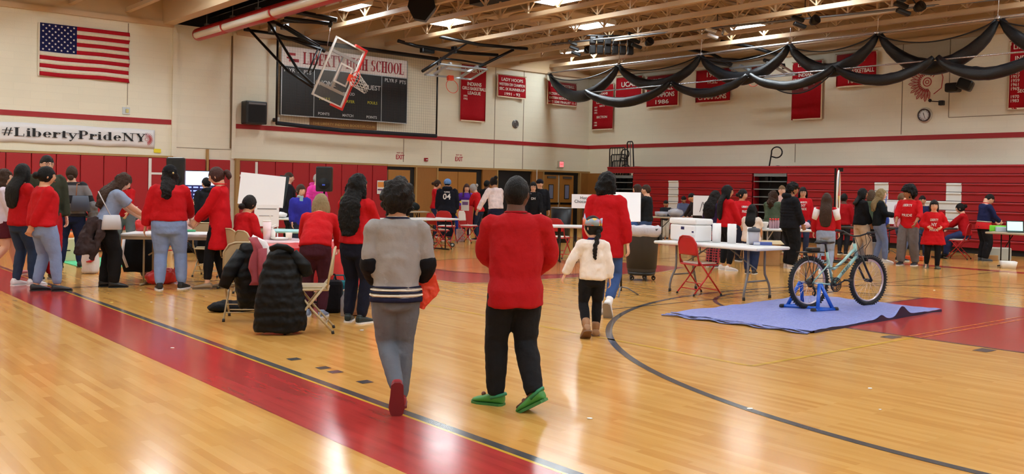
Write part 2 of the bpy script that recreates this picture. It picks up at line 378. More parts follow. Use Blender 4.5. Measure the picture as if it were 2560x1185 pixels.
# white squares taped on the pads
mt = mat('white_tape', (225, 222, 215), .6)
for i, (x0, x1) in enumerate(((8.25, 9.2), (11.85, 12.35))):
    b = MB(); xs = x0+.9 if i == 0 else x1
    xs = (9.06, 12.28)[i]
    b.bb(xs-.04, xs+.04, YW-.115, YW-.1, .6, 2.12)
    if i == 0: b.bb(xs, xs+.55, YW-.112, YW-.1, 1.66, 1.72)
    else: b.bb(xs-.6, xs, YW-.112, YW-.1, 1.66, 1.72)
    tag(b.build('tape_outline', mt), ['white taped upright with bar to its right on red pads', 'white taped upright with bar to its left on red pads'][i], 'tape')

# doors zone (brown veneer)
m_ven = mat('brown_veneer', (150, 100, 46), .4, var=.12, bscale=5, stretch=(8, 8, .6))
m_door = mat('brown_door_veneer', (164, 112, 50), .4, var=.12, bscale=5, stretch=(9, 9, .5))
m_grey = metal('grey', (120, 120, 122)); m_glass = mat('wired_glass', (120, 130, 160), .15)
trim(9, MB().bb(18.18, 19.08, YW-.1, YW, 0, 2.13).bb(21.1, 21.78, YW-.1, YW, 0, 2.13).bb(23.52, 24.08, YW-.1, YW, 0, 2.13).bb(26.06, XW, YW-.1, YW, 0, 2.13).bb(XW-.1, XW, 24.9, YW-.1, 0, 2.13), m_ven)
trim(10, MB().bb(17.95, 18.18, YW-.02, YW, 0, 2.13).bb(20.85, 21.1, YW-.02, YW, 0, 2.13).bb(21.8, 23.5, YW-.02, YW, 0, 2.13).bb(25.75, 26.05, YW-.02, YW, 0, 2.13).bb(17.02, 26.05, YW-.03, YW, 2.02, 2.13), m_black)
trim(11, MB().bb(19.04, 19.1, YW-.13, YW, 0, 2.15).bb(21.76, 21.82, YW-.13, YW, 0, 2.15).bb(24.06, 24.12, YW-.13, YW, 0, 2.15).bb(26.02, 26.1, YW-.13, YW, 0, 2.15).bb(18.14, 18.2, YW-.13, YW, 0, 2.15), m_trimwood)
def door(n, x0, x1, win, bar, stile=None):
    d = MB().bb(x0+.01, x1-.01, YW-.07, YW-.03, .01, 2.02).build('door_%d' % n, m_door); struct(d)
    if win:
        c = (x0+x1)/2; MB().bb(c-.1, c+.1, YW-.085, YW-.07, 1.1, 1.62).build('door_window', m_glass, d)
        MB().bb(c-.13, c+.13, YW-.08, YW-.0705, 1.07, 1.65).build('window_frame', m_black, d)
        MB().bb(c-.22, c+.22, YW-.13, YW-.07, 1.88, 1.97).build('door_closer', m_grey, d)
    if bar: MB().bb(x0+.03, x1-.03, YW-.13, YW-.07, .86, .94).build('push_bar', m_blacksteel, d)
    else: MB().bb(x1-.2, x1-.08, YW-.08, YW-.07, 1.0, 1.25).build('push_plate', m_grey, d)
door(1, 17.05, 17.95, 0, 0); door(2, 19.12, 20.0, 0, 0); door(3, 20.0, 20.85, 0, 0); door(4, 24.14, 24.92, 1, 1); door(5, 25.0, 25.75, 1, 1)

# --- ceiling
struct(MB().bb(XL-.3, XW+.3, YN-.3, YW+.3, DECK, DECK+.15).build('ceiling', m_tan))
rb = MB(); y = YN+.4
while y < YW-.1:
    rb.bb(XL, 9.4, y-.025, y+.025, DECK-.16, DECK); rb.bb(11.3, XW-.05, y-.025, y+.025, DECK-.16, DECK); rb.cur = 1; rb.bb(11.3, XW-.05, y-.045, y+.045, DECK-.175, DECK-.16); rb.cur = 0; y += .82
struct(rb.build('trim_12', [m_tan2, mat('shaded_rib_flange', (112, 84, 62), .6)]))  # dark brown flange undersides: shade under the T-ribs painted into the colour
# main beam and dark pocket of the folding partition
trim(13, MB().bb(9.38, 9.7, YN, YW, 6.0, DECK).bb(11.1, 11.3, YN, YW, 6.12, DECK), m_tan2)
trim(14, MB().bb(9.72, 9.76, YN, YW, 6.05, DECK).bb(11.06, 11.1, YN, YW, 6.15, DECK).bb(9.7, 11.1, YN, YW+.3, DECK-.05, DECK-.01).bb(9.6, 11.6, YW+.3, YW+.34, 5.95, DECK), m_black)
trim(15, MB().bb(10.3, 10.36, YN, YW, 6.3, 6.4).bb(10.75, 10.8, YN, YW, 6.35, 6.42), m_blacksteel)
# bar joists
def joist():
    t = thing('roof_joist', 'x', 'roof joist')
    L0, L1 = YN+.02, YW-.05
    MB().bb(-.05, -.01, L0, L1, 6.22, 6.33).bb(.01, .05, L0, L1, 6.22, 6.33).bb(-.07, .07, L0, L1, 6.20, 6.22).build('bottom_chord', m_tan2, t)
    MB().bb(-.06, .06, L0, L1, 6.9, 6.98).build('top_chord', m_tan2, t)
    b = MB(); y = L0+.3; k = 0
    while y < L1-1.3:
        b.tube([(0, y, 6.35), (0, y+.62, 6.92)], .022, 6); b.tube([(0, y+.62, 6.92), (0, y+1.24, 6.35)], .022, 6); b.bb(-.025, .025, y+1.2, y+1.25, 6.35, 6.92); y += 1.24
    b.build('web', m_tan2, t); return t
j0 = joist(); xs = [-3.6+1.5*k for k in range(9)]+[12.4+1.5*k for k in range(10)]
for i, x in enumerate(xs):
    t = j0 if i == 0 else copy_tree(j0); t.location = (x, 0, 0)
    if x < 9.4: tag(t, 'tan open-web roof joist in the bay over the flag wall', 'roof joist', 'roof joists left of the partition beam')
    else: tag(t, 'tan open-web roof joist running over the main court', 'roof joist', 'roof joists over the main court')
# ================================================================== LAMPS AND CEILING FITTINGS
m_lens = bpy.data.materials.new('lamp_lens'); m_lens.use_nodes = True
bs = m_lens.node_tree.nodes['Principled BSDF']; bs.inputs['Base Color'].default_value = (.9, .9, .9, 1)
bs.inputs['Emission Color'].default_value = (.84, .94, 1, 1); bs.inputs['Emission Strength'].default_value = LAMP_E
m_white = mat('white_enamel', (236, 234, 228), .35)
def lamp_fixture():
    t = thing('ceiling_light', 'x', 'ceiling light')
    b = MB(); b.bb(-.36, .36, -.66, .66, .04, .14); b.bb(-.38, -.35, -.68, .68, -.02, .1); b.bb(.35, .38, -.68, .68, -.02, .1); b.bb(-.36, .36, -.68, -.65, -.02, .1); b.bb(-.36, .36, .65, .68, -.02, .1)
    b.build('housing', m_white, t)
    MB().bb(-.35, .35, -.65, .65, 0.0, .03).build('lens', m_lens, t)
    for sy in (-.5, .5): MB().tube([(-.3, sy, .14), (-.3, sy, .34), (.3, sy, .34), (.3, sy, .14)], .008, 6).build('hanger', m_grey, t)
    return t
l0 = lamp_fixture()
LP = [(13.45, 23.7, 'leftmost lit ceiling light, above the tilted basketball board'), (17.03, 23.7, 'lit ceiling light above the folded flat backboard'),
 (17.1, 18.75, 'lit ceiling light cut by the top edge, above the round diffuser'), (20.5, 20.95, 'lit ceiling light between the round diffuser and the row of black spotlights'),
 (24.03, 17.7, 'lit ceiling light above the white curtain pipe, right of the chrome spotlight'), (24.12, 25.3, 'lit ceiling light furthest away, partly behind black spotlights')]
for x in (13.45, 17.05, 20.5, 24.05):
    for y in (13.4, 8.4, 3.4, -1.6, -6.2): LP.append((x, y, None))
LP += [(20.5, 15.8, None)]
for x in (7.9, 4.4, .9, -2.6):
    for y in (23.0, 17.5, 12, 6.5, 1, -4.5): LP.append((x, y, None))
LP = [q for q in LP if q[2] or not (-30 < proj((q[0], q[1], 6.6))[0] < 2590 and -25 < proj((q[0], q[1], 6.6))[1] < 1200 and proj((q[0], q[1], 6.6))[2] > 0)]
for i, (x, y, lab) in enumerate(LP):
    t = l0 if i == 0 else copy_tree(l0); t.location = (x, y, 6.6)
    if lab: tag(t, lab, 'ceiling light')
    else: tag(t, 'lit ceiling light out of the picture over the near floor', 'ceiling light', 'ceiling lights nearer than the picture shows')

# rolled red mat hoisted under the partition pocket
m_vred = mat('red_vinyl_mat', (184, 34, 40), .35, spec=.6); m_vwhite = mat('white_vinyl_mat', (226, 218, 204), .3, spec=.6)
t = thing('rolled_mat', 'long roll of red and white vinyl mat slung under the ceiling', 'rolled mat', (10.2, 0, 5.72))
def ovalsec(y, rx, rz): return (Vector((0, y, 0)), Vector((rx, 0, 0)), Vector((0, 0, rz)))
ys = [26.6, 26.4, 24.6, 24.55, 24.5, 21.6, 21.55, 21.5, 18, 14, 10, 6]
b = MB(); b.loft([ovalsec(y, .19 if y != 24.55 and y != 21.55 else .165, .18 if y not in (24.55, 21.55) else .15) for y in ys], 20)
b.build('mat_roll', m_vred, t)
b = MB()
for y0, y1 in ((26.45, 24.62), (24.46, 21.62), (21.46, 17), (16.9, 12)):
    b.loft([(Vector((-.125, y, -.05)), Vector((.085, 0, -.02)), Vector((.02, 0, .095))) for y in (y0, y0-.05, y1+.05, y1)], 12)
b.build('white_panel', m_vwhite, t)
for y in (26.0, 24.2, 22.6, 20, 17): MB().tube([(0, y, .15), (0, y, .7)], .012, 6).box((0, y, .2), (.1, .14, .08)).build('hanger', m_grey, t)

# spotlights
def spot_cluster(name, px, py, zz, lab, white=False, big=False):
    P = flr(px, py, zz); t = thing(name, lab, 'spotlight', P, -TH)
    m = metal('chrome', (220, 222, 228), .15) if white else m_blacksteel
    if big:
        b = MB(); random.seed(3)
        for k in range(6): b.box((-.6+.24*k, 0, .12+.03*math.sin(k*2)), (.2, .3, .22), None, .03); b.box((-.6+.24*k, .05, -.16), (.2, .24, .28), None, .03)
        b.build('lamp_housing', m_blacksteel, t); MB().cyl((-.9, 0, .28), (.9, 0, .3), .025).build('mounting_pipe', m_blacksteel, t); return
    for k in range(3): MB().box((-.25+.06*k, 0, .22-.17*k), (.34, .16, .10), Euler((0, .35, 0)).to_matrix(), .02).build('barn_door', m, t)
    MB().lathe([(.0, -.1), (.08, -.1), (.13, .02), (.13, .12), (.12, .13), (0, .1)], (.24, 0, 0), 16, Euler((1.2, 0, .5)).to_matrix()).build('lamp_head', m, t)
    MB().cyl((0, 0, .3), (.2, 0, .05), .015).cyl((0, 0, .3), (0, 0, .75), .012).build('yoke', m_blacksteel, t)
spot_cluster('spotlight', 1450, 125, 6.1, 'black spotlight in front of the furthest lit ceiling light')
spot_cluster('spotlight_row', 1529, 112, 6.1, 'wide row of black spotlights hanging under the joists', big=True)
spot_cluster('spotlight', 1602, 106, 6.1, 'black spotlight just right of the wide spotlight row')
spot_cluster('chrome_spotlight', 1793, 80, 6.1, 'shiny chrome spotlight left of the right-hand ceiling light', white=True)
spot_cluster('spotlight', 2012, 52, 6.1, 'black spotlight right of the right-hand ceiling light')
spot_cluster('spotlight', 2272, 18, 6.1, 'black spotlight nearest the top right, above the net curtain')
pts = [flr(1380, 118, 6.12)+Vector((0, 0, .1)), flr(2560, 2, 6.12)+Vector((0, 0, .1))]
tag(MB().tube(pts, .03, 8).build('lighting_pipe', m_grey), 'thin grey pipe carrying the black spotlights', 'pipe')
P = flr(1055, 20, 6.1); t = thing('hanging_speaker', 'black loudspeaker cluster hung from the joists near the top', 'loudspeaker', P)
MB().prism([(-.3, .3), (.3, .3), (.36, 0), (.1, -.35), (-.2, -.3), (-.36, 0)], .3, -.15, V=(0, 0, 1), U=(.77, -.64, 0)).build('cabinet', m_blacksteel, t)
MB().cyl((0, 0, .25), (0, 0, .85), .02).build('drop_rod', m_blacksteel, t)
# ceiling diffuser and duct
P = flr(1350, 45, 6.6); t = thing('air_diffuser', 'wide tan round air diffuser on a square duct plate', 'air diffuser', P)
MB().bb(-1.1, 1.1, -1.3, 1.3, .02, .07).bb(-.9, .9, -1.1, 1.1, .07, .5).build('duct_plate', m_tan2, t)
MB().lathe([(.95, 0), (.9, -.08), (.7, -.02)], n=32).lathe([(.62, -.02), (.6, -.1), (.42, -.03)], n=32).lathe([(.34, -.04), (.3, -.14), (.05, -.12), (.01, -.2)], n=32).build('diffuser_ring', m_tan2, t)
MB().lathe([(.35, -.03), (.7, -.018), (.7, -.012), (.3, -.012)], n=32).build('diffuser_gap', m_black, t)
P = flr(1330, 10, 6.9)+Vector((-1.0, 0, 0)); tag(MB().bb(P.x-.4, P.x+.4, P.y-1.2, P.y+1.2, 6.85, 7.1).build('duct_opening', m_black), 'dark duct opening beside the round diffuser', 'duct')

# --- divider curtain
m_pipe = metal('white_pipe', (222, 222, 228), .25)
mn = bpy.data.materials.new('black_net'); mn.use_nodes = True; nt = mn.node_tree; bs = nt.nodes['Principled BSDF']
bs.inputs['Base Color'].default_value = (.012, .014, .018, 1); bs.inputs['Roughness'].default_value = .45; bs.inputs['Alpha'].default_value = .6
mnd = mat('black_net_bundle', (13, 16, 22), .4, bump=.5, bscale=18, stretch=(1, 1, 5))
t = thing('divider_curtain', 'black net divider curtain gathered in drooping loops along white pipes', 'net curtain')
b = MB(); b.tube([(24.2, 27.1, 5.97), (24.2, YN+1, 5.97)], .035, 12)
for yy in (23.35, 19.65, 16.3, 13.5, 10.3, 7.0, 4): b.tube([(24.2, yy-.06, 5.97), (24.2, yy+.06, 5.97)], .055, 10); b.cyl((24.2, yy, 5.97), (24.3, yy, 6.95), .008, 6)
b.build('top_pipe', m_pipe, t)
MB().tube([(24.0, 24.8, 5.04), (24.0, YN+1, 5.02)], .022, 10).build('lower_pipe', m_pipe, t)
def swag(y0, y1, x, z0, sag, r=.15, skew=.5, x1=None, end=.07, sheet=True, n=22):
    pts = []; rs = []
    r *= 1.3; sag *= 1.06
    for i in range(n+1):
        s = i/n; q = 4*s*(1-s); ss = s+ (skew-.5)*q*.5
        pts.append(Vector((x+.05*math.sin(6*s), y0+(y1-y0)*ss, z0-sag*q**.8))); rs.append((end+(r-end)*q**.6*.8, end+(r-end)*q**.6))
    MB().tube(pts, rs, 12, ref=(1, 0, 0)).build('net_bundle', mnd, t, mods=[wrinkle(.05, .25)])
    # looser upper edge of the net
    up = [Vector((p.x-.12, p.y, z0-(z0-p.z)*.36)) for p in pts]
    if sheet:
        MB().grid(lambda u, v: tuple((up[round(u*n)]*(1-v)+(pts[round(u*n)]+Vector((0, 0, rs[round(u*n)][1]*.6)))*v)+Vector((.03*math.sin(v*9), 0, 0))), n, 5).build('net_sheet', mn, t)
        MB().tube(up, [.02]*(n+1), 6).build('net_edge', mnd, t)
z0 = 5.9
for y0, y1, sag, r, sk in ((27.0, 23.35, .9, .17, .45), (23.3, 19.65, .75, .15, .5), (19.6, 16.3, .8, .16, .5), (16.25, 13.5, .8, .16, .5), (13.4, 10.3, .95, .17, .5), (10.2, 7.0, .9, .16, .5)):
    swag(y0, y1, 24.2, z0, sag, r, sk)
zz = 5.08
for y0, y1, sag, r in ((24.6, 20.6, .5, .14), (20.5, 17.5, .42, .12), (17.4, 14.55, .4, .11), (14.5, 11.7, .45, .12), (11.6, 9.0, .5, .13)):
    swag(y0, y1, 23.8, zz, sag, r, sheet=False)
yy0, yy1 = 16.9, 14.6
pts = [Vector((23.78, yy0+(yy1-yy0)*i/16, 4.9-.5*4*(i/16)*(1-i/16))) for i in range(17)]
MB().tube(pts, .018, 6).build('net_edge', mnd, t)
MB().grid(lambda u, v: tuple(pts[round(u*16)]+Vector((0, 0, (4.75-pts[round(u*16)].z)*v if pts[round(u*16)].z < 4.75 else 0))), 16, 3).build('net_sheet', mn, t)

# --- basketball goals folded up
m_orange = mat('orange_steel', (232, 70, 38), .4); m_orangepad = mat('red_edge_pad', (226, 52, 48), .5)
m_bglass = mat('backboard_glass', (225, 235, 232), .02, alpha=.05, spec=.5)
m_alum = metal('aluminium', (190, 196, 200), .3)
m_netw = mat('white_cord', (225, 222, 215), .8)
def goal(lab, tpos, X, N, Z, pad_=True, net=True, lines=True, fm=None):
    t = thing('basketball_goal', lab, 'basketball hoop'); R = Matrix((X, N, Z)).transposed(); T = Vector(tpos); fm = fm or m_white
    Mx = Matrix.Translation(T) @ R.to_4x4(); w_, h_ = .915, .535
    def B(b, name, m): return b.xf(Mx).build(name, m, t)
    g = B(MB().bb(-w_+.03, w_-.03, -.012, .0, -h_+.03, h_-.03), 'glass_board', m_bglass)
    B(MB().bb(-w_, w_, -.03, .02, h_-.05, h_).bb(-w_, w_, -.03, .02, -h_, -h_+.05).bb(-w_, -w_+.05, -.03, .02, -h_, h_).bb(w_-.05, w_, -.03, .02, -h_, h_), 'board_frame', fm)
    if lines: B(MB().bb(-.3, .3, .001, .006, .02, .07).bb(-.3, .3, .001, .006, -.4, -.35).bb(-.3, -.25, .001, .006, -.4, .05).bb(.25, .3, .001, .006, -.4, .05), 'target_square', m_white)
    if pad_: B(MB().bb(-w_-.04, w_+.04, -.05, .04, -h_-.05, -h_+.01, .01).bb(-w_-.05, -w_+.01, -.05, .04, -h_-.05, -h_+.38).bb(w_-.01, w_+.05, -.05, .04, -h_-.05, -h_+.38), 'edge_pad', m_orangepad)
    B(MB().bb(-.1, .1, .0, .14, -.46, -.33).torus((0, .38, -.34), .229, .01, n=40), 'rim', m_orange)
    if net:
        b = MB()
        for k in range(12):
            for sgn in (1, -1):
                a0 = 2*PI*k/12; p = []
                for s in range(6): r = .225-.1*(s/5)**.7; a = a0+sgn*s*.26; q = Vector((r*math.cos(a), .38+r*math.sin(a), -.34-.42*s/5)); p.append(q)
                b.tube(p, .006, 5)
        b.xf(Mx)
        # the net sags under gravity
        cz = (Mx@Vector((0, .38, -.34)))
        b.v = [tuple(Vector(v)+Vector((0, 0, -.35*((Vector(v)-cz).dot(-Vector(Z)))**1 if (Vector(v)-cz).dot(-Vector(Z)) > 0 else 0))) for v in b.v]
        b.build('net', m_netw, t)
    B(MB().bb(-.55, -.47, -.1, -.03, -h_, h_).bb(.47, .55, -.1, -.03, -h_, h_).bb(-.55, .55, -.14, -.06, -.06, .02), 'back_brace', m_alum)
    return t
def frame_tubes(t, tubes):
    for pts, r in tubes: MB().tube(pts, r, 8).build('support_tube', m_blacksteel, t)
def nrm(v): v = Vector(v); return v.normalized()
X = nrm((-.318, .186, -.93)); N = nrm((.017, -.979, -.202)); N = (N-X*N.dot(X)).normalized(); Z = X.cross(N)
t1 = goal('basketball hoop with clear board tilted on its side, orange padding, white net', (13.397, 24.119, 4.725), X, N, Z)
A = pl(782, 218, 1, 24.4); Bp = pl(808, 165, 1, 24.5)
frame_tubes(t1, [([pl(612, 62, 1, 26.6), pl(720, 178, 1, 25.2), A], .04), ([pl(665, 45, 1, 25.8), pl(745, 175, 1, 25.0), pl(783, 212, 1, 24.4)], .04),
 ([pl(610, 74, 1, 26.6), pl(690, 85, 1, 26), pl(805, 125, 1, 24.6)], .045), ([pl(672, 50, 1, 26.2), pl(712, 68, 1, 25.6), pl(812, 128, 1, 24.6)], .06), ([pl(712, 62, 1, 25), pl(800, 115, 1, 24.5)], .03),
 ([pl(804, 122, 1, 24.5), pl(782, 180, 1, 24.5)], .025), ([pl(795, 122, 1, 24.6), pl(770, 182, 1, 24.5)], .025),
 ([pl(735, 28, 1, 24.0), pl(842, 50, 1, 23.2)], .07), ([pl(712, 45, 1, 24.4), pl(830, 60, 1, 23.4)], .055), ([pl(708, 52, 1, 24.6), pl(800, 56, 1, 24)], .05), ([pl(830, 45, 1, 23.3), pl(824, 68, 1, 23.3)], .05)])
MB().box(pl(712, 62, 1, 25.7), (.22, .2, .3), None, .03).box(pl(680, 70, 1, 25.9), (.2, .2, .26), None, .03).build('hinge_bracket', m_grey, t1)
MB().tube([pl(826, 68, 1, 24), pl(818, 118, 1, 24.2)], .006, 5).build('cable', m_pipe, t1)
X = nrm((-.997, .082, .006)); N = nrm((-.026, -.244, -.969)); N = (N-X*N.dot(X)).normalized(); Z = X.cross(N)
t2 = goal('basketball hoop folded flat under the ceiling above the girls basketball banner', (18.212, 24.958, 5.262), X, N, Z, pad_=False, net=False, lines=False, fm=m_alum)
frame_tubes(t2, [([pl(1100, 92, 1, 24.4), pl(1200, 112, 1, 24.2), pl(1318, 122, 1, 24)], .055), ([pl(995, 102, 1, 26), pl(1040, 115, 1, 26), pl(1160, 132, 1, 25.6), pl(1245, 138, 1, 25.2)], .06),
 ([pl(1056, 178, 1, 24.5), pl(1135, 128, 1, 24.8)], .05), ([pl(1135, 128, 1, 24.8), pl(1168, 108, 1, 24.6)], .03), ([pl(1196, 168, 1, 24.5), pl(1252, 140, 1, 24.8), pl(1284, 124, 1, 24.6)], .05),
 ([pl(1100, 145, 1, 25.6), pl(1160, 152, 1, 25.5), pl(1215, 162, 1, 25.4)], .035), ([pl(1100, 160, 1, 25.2), pl(1103, 145, 1, 25.2)], .03)])
MB().box(pl(1068, 125, 1, 26), (.5, .2, .22), None, .03).box(pl(1135, 125, 1, 25), (.12, .2, .24), None, .02).build('winch_box', m_blacksteel, t2)
X = Vector((0, -1, 0)); N = nrm((-.24, 0, -.97)); Z = X.cross(N)
t3 = goal('basketball hoop folded flat behind the net curtain near the right wall', (24.95, 17.75, 5.32), X, N, Z, pad_=False, net=False, lines=False, fm=m_alum)
frame_tubes(t3, [([pl(1695, 118, 0, 25), pl(1780, 135, 0, 25.2), pl(1830, 162, 0, 25.5)], .06), ([pl(1803, 103, 0, 24.6), pl(1880, 117, 0, 24.8), pl(1955, 140, 0, 25)], .06),
 ([pl(1755, 145, 0, 25.4), pl(1850, 150, 0, 25.2), pl(1900, 140, 0, 25.2)], .05), ([pl(1760, 152, 0, 25.6), pl(1826, 163, 0, 25.6)], .06), ([pl(1910, 150, 0, 25.2), pl(1958, 164, 0, 25.2)], .06), ([pl(1958, 160, 0, 25.2), pl(1960, 172, 0, 25.2)], .06)])

# wall-mounted swivel winch arm by the clock and speaker
t = thing('wall_projector', 'black wall-mounted equipment right of the red wall emblem', 'projector', (XW-.3, 12.25, 4.55))
MB().box((0, .1, 0), (.35, .36, .26), None, .05).box((-.1, -.28, .05), (.4, .4, .3), Euler((.4, 0, .3)).to_matrix(), .06).build('equipment_body', m_blacksteel, t)
MB().cyl((0, 0, 0), (.3, 0, .05), .03).build('wall_arm', m_blacksteel, t)
t = thing('wall_camera', 'small black camera on a bracket under the wall equipment', 'camera', (XW-.12, 12.85, 4.2))
MB().box((-.05, -.12, -.05), (.14, .14, .14), None, .02).ball((-.05, .22, .04), .05).tube([(-.02, .2, .02), (0, 0, 0), (.1, -.1, 0)], .015, 6).build('camera_body', m_blacksteel, t)
# ================================================================== THINGS ON THE WALLS
UB, UR, VZ = Vector((1, 0, 0)), Vector((0, -1, 0)), Vector((0, 0, 1))
# serif letters drawn as strokes: v=thick stem, h=thin bar, d=diagonal, a=arc, s=serif, w=width of the letter
TK, TN = .19, .06
GL = {
 'L': [('v', .16, 0, 1), ('s', .16, 0), ('s', .16, 1), ('h', .1, .62, .03), ('v2', .62, 0, .3, .05)], 'I': [('v', .16, 0, 1), ('s', .16, 0), ('s', .16, 1)],
 'B': [('v', .16, 0, 1), ('h', 0, .45, .97), ('h', 0, .5, .52), ('h', 0, .5, .03), ('a', .38, .745, .25, .225, -90, 90), ('a', .4, .275, .28, .245, -90, 90)],
 'E': [('v', .16, 0, 1), ('h', 0, .6, .97), ('h', 0, .6, .03), ('h', .1, .45, .5), ('v2', .6, 0, .28, .06), ('v2', .6, .74, 1, .06), ('v2', .44, .38, .62, .05)],
 'R': [('v', .16, 0, 1), ('s', .16, 0), ('h', 0, .45, .97), ('h', .1, .45, .5), ('a', .38, .74, .26, .235, -90, 90), ('d', .36, .48, .68, 0, .18), ('h', .58, .8, .03)],
 'T': [('v', .36, 0, 1), ('s', .36, 0), ('h', .02, .7, .97), ('v2', .04, .72, 1, .06), ('v2', .68, .72, 1, .06)],
 'Y': [('v', .4, 0, .45), ('s', .4, 0), ('d', .14, 1, .4, .42, .18), ('d', .68, 1, .42, .42, .07), ('s', .14, 1), ('s', .68, 1)],
 'H': [('v', .16, 0, 1), ('v', .62, 0, 1), ('s', .16, 0), ('s', .16, 1), ('s', .62, 0), ('s', .62, 1), ('h', .16, .62, .5)],
 'G': [('a', .4, .5, .37, .5, 40, 330), ('v', .66, .02, .42), ('s', .66, .42), ('v2', .66, .68, .98, .06)],
 'S': [('a', .32, .745, .27, .24, 60, 270), ('a', .32, .265, .28, .25, -120, 90), ('v2', .55, .7, .97, .05), ('v2', .06, .02, .3, .05)],
 'C': [('a', .4, .5, .37, .5, 45, 315), ('v2', .68, .68, .98, .06)], 'O': [('a', .4, .5, .38, .5, 0, 360)],
 'N': [('v2', .16, 0, 1, .06), ('v2', .74, 0, 1, .06), ('d', .14, 1, .76, 0, .19), ('s', .16, 0), ('s', .14, 1), ('s', .74, 1)],
 'P': [('v', .16, 0, 1), ('s', .16, 0), ('h', 0, .45, .97), ('h', .16, .45, .46), ('a', .38, .72, .28, .27, -90, 90)],
 '#': [('d', .16, 0, .34, .95, .08), ('d', .42, 0, .6, .95, .08), ('h', .02, .72, .64), ('h', 0, .68, .3)],
 'i': [('v', .14, 0, .66), ('s', .14, 0), ('h', 0, .15, .64), ('dot', .14, .86, .1)], 'b': [('v', .14, 0, 1), ('h', 0, .15, .97), ('a', .36, .33, .25, .33, -120, 120)],
 'e': [('a', .32, .33, .28, .33, 0, 320), ('h', .06, .58, .36)], 'r': [('v', .14, 0, .66), ('s', .14, 0), ('h', 0, .15, .64), ('a', .34, .4, .17, .24, 60, 170), ('dot', .46, .55, .08)],
 't': [('v', .18, .04, .85), ('h', 0, .4, .64), ('a', .3, .12, .13, .12, 180, 330)], 'y': [('d', .1, .66, .34, .02, .16), ('d', .58, .66, .22, -.28, .06), ('s', .1, .66), ('s', .58, .66), ('dot', .16, -.26, .08)],
 'd': [('v', .52, 0, 1), ('h', .38, .52, .97), ('h', .52, .68, .03), ('a', .3, .33, .25, .33, 60, 300)], ' ': []}
GW = {'L': .78, 'I': .4, 'B': .8, 'E': .76, 'R': .86, 'T': .8, 'Y': .84, 'H': .86, 'G': .9, 'S': .7, 'C': .82, 'O': .86, 'N': .98, 'P': .76, '#': .8, 'i': .36, 'b': .7, 'e': .68, 'r': .58, 't': .46, 'y': .72, 'd': .74, ' ': .4}
def serif(body, O, U, V, h, width, mat_, parent, name='lettering', thick=.006, k=1.0, bold=1.0):
    N = U.cross(V); tot = sum(GW[c] for c in body); sx = width/tot; b = MB(); x = 0; O = Vector(O)
    def R_(x0, x1, y0, y1): b.prism([((x+x0)*sx, y0*h), ((x+x1)*sx, y0*h), ((x+x1)*sx, y1*h), ((x+x0)*sx, y1*h)], thick, 0, O, U, V, N)
    tk = TK*bold
    for c in body:
        for g in GL[c]:
            if g[0] == 'v': R_(g[1]-tk/2, g[1]+tk/2, g[2], g[3])
            elif g[0] == 'v2': R_(g[1]-g[4]/2, g[1]+g[4]/2, g[2], g[3])
            elif g[0] == 'h': R_(g[1], g[2], g[3]-TN/2, g[3]+TN/2)
            elif g[0] == 's': y = g[2]; R_(g[1]-tk*.95, g[1]+tk*.95, y-(TN if y > .4 else 0), y+(0 if y > .4 else TN))
            elif g[0] == 'dot': b.prism([((x+g[1]+g[3]*math.cos(q*PI/5))*sx, (g[2]+g[3]*math.sin(q*PI/5))*h) for q in range(10)], thick, 0, O, U, V, N)
            elif g[0] == 'd':
                x0, y0, x1, y1, w_ = g[1:]; w_ *= bold; b.prism([((x+x0-w_/2)*sx, y0*h), ((x+x1-w_/2)*sx, y1*h), ((x+x1+w_/2)*sx, y1*h), ((x+x0+w_/2)*sx, y0*h)], thick, 0, O, U, V, N)
            elif g[0] == 'a':
                cx, cy, rx, ry, a0, a1 = g[1:]; n = 18
                for q in range(n):
                    qs = []
                    for s, inner in ((q, 0), (q+1, 0), (q+1, 1), (q, 1)):
                        t = math.radians(a0+(a1-a0)*s/n); wv = TN+(tk-TN)*abs(math.cos(t))
                        kk = wv if inner else 0; qs.append(((x+cx+(rx-kk)*math.cos(t))*sx, (cy+(ry-kk*.5 if inner else ry)*math.sin(t))*h))
                    b.prism(qs, thick, 0, O, U, V, N)
        x += GW[c]
    return b.build(name, mat_, parent)

m_flagr = fab('flag_red', (176, 26, 40)); m_flagw = fab('flag_white', (226, 216, 196)); m_flagb = fab('flag_blue', (24, 28, 74))
# --- flag
t = thing('flag', 'large American flag hung flat on the cream wall, top left', 'flag', (0, 0, 0))
x0, x1, zt, zb = 6.15, 8.46, 5.63, 4.23; W_, H_ = x1-x0, zt-zb
def fy(u, v): return YW-.05-.02*math.sin(u*9+1)*v-.015*math.sin(u*21)*v
b = MB()
for s in range(13):
    b.cur = 0 if s % 2 == 0 else 1
    b.grid(lambda u, v: (x0+W_*(u+.008*math.sin(v*2+s)*(u > .99)), fy(u, (s+v)/13), zt-H_*(s+v)/13-.012*math.sin(u*7)*(s+v)/13), 40, 1)
b.build('striped_cloth', [m_flagr, m_flagw], t, mods=[lambda o: setattr(o.modifiers.new('k', 'SOLIDIFY'), 'thickness', .004)])
b = MB(); cu, cv = .4, 7/13
b.grid(lambda u, v: (x0+W_*cu*u, fy(u*cu, v*cv)-.008, zt-H_*cv*v-.012*math.sin(u*cu*7)*v*cv), 20, 6)
b.cur = 1
for r in range(9):
    for c in range(6 if r % 2 == 0 else 5):
        u = (c+.5+(0 if r % 2 == 0 else .5))/6*cu; v = (r+.7)/9.4*cv
        pt = Vector((x0+W_*u, fy(u, v)-.011, zt-H_*v)); R0 = .033
        b.prism([(R0*(1 if k % 2 == 0 else .42)*math.sin(k*PI/5), R0*(1 if k % 2 == 0 else .42)*math.cos(k*PI/5)) for k in range(10)], .002, 0, pt, UB, VZ, Vector((0, -1, 0)))
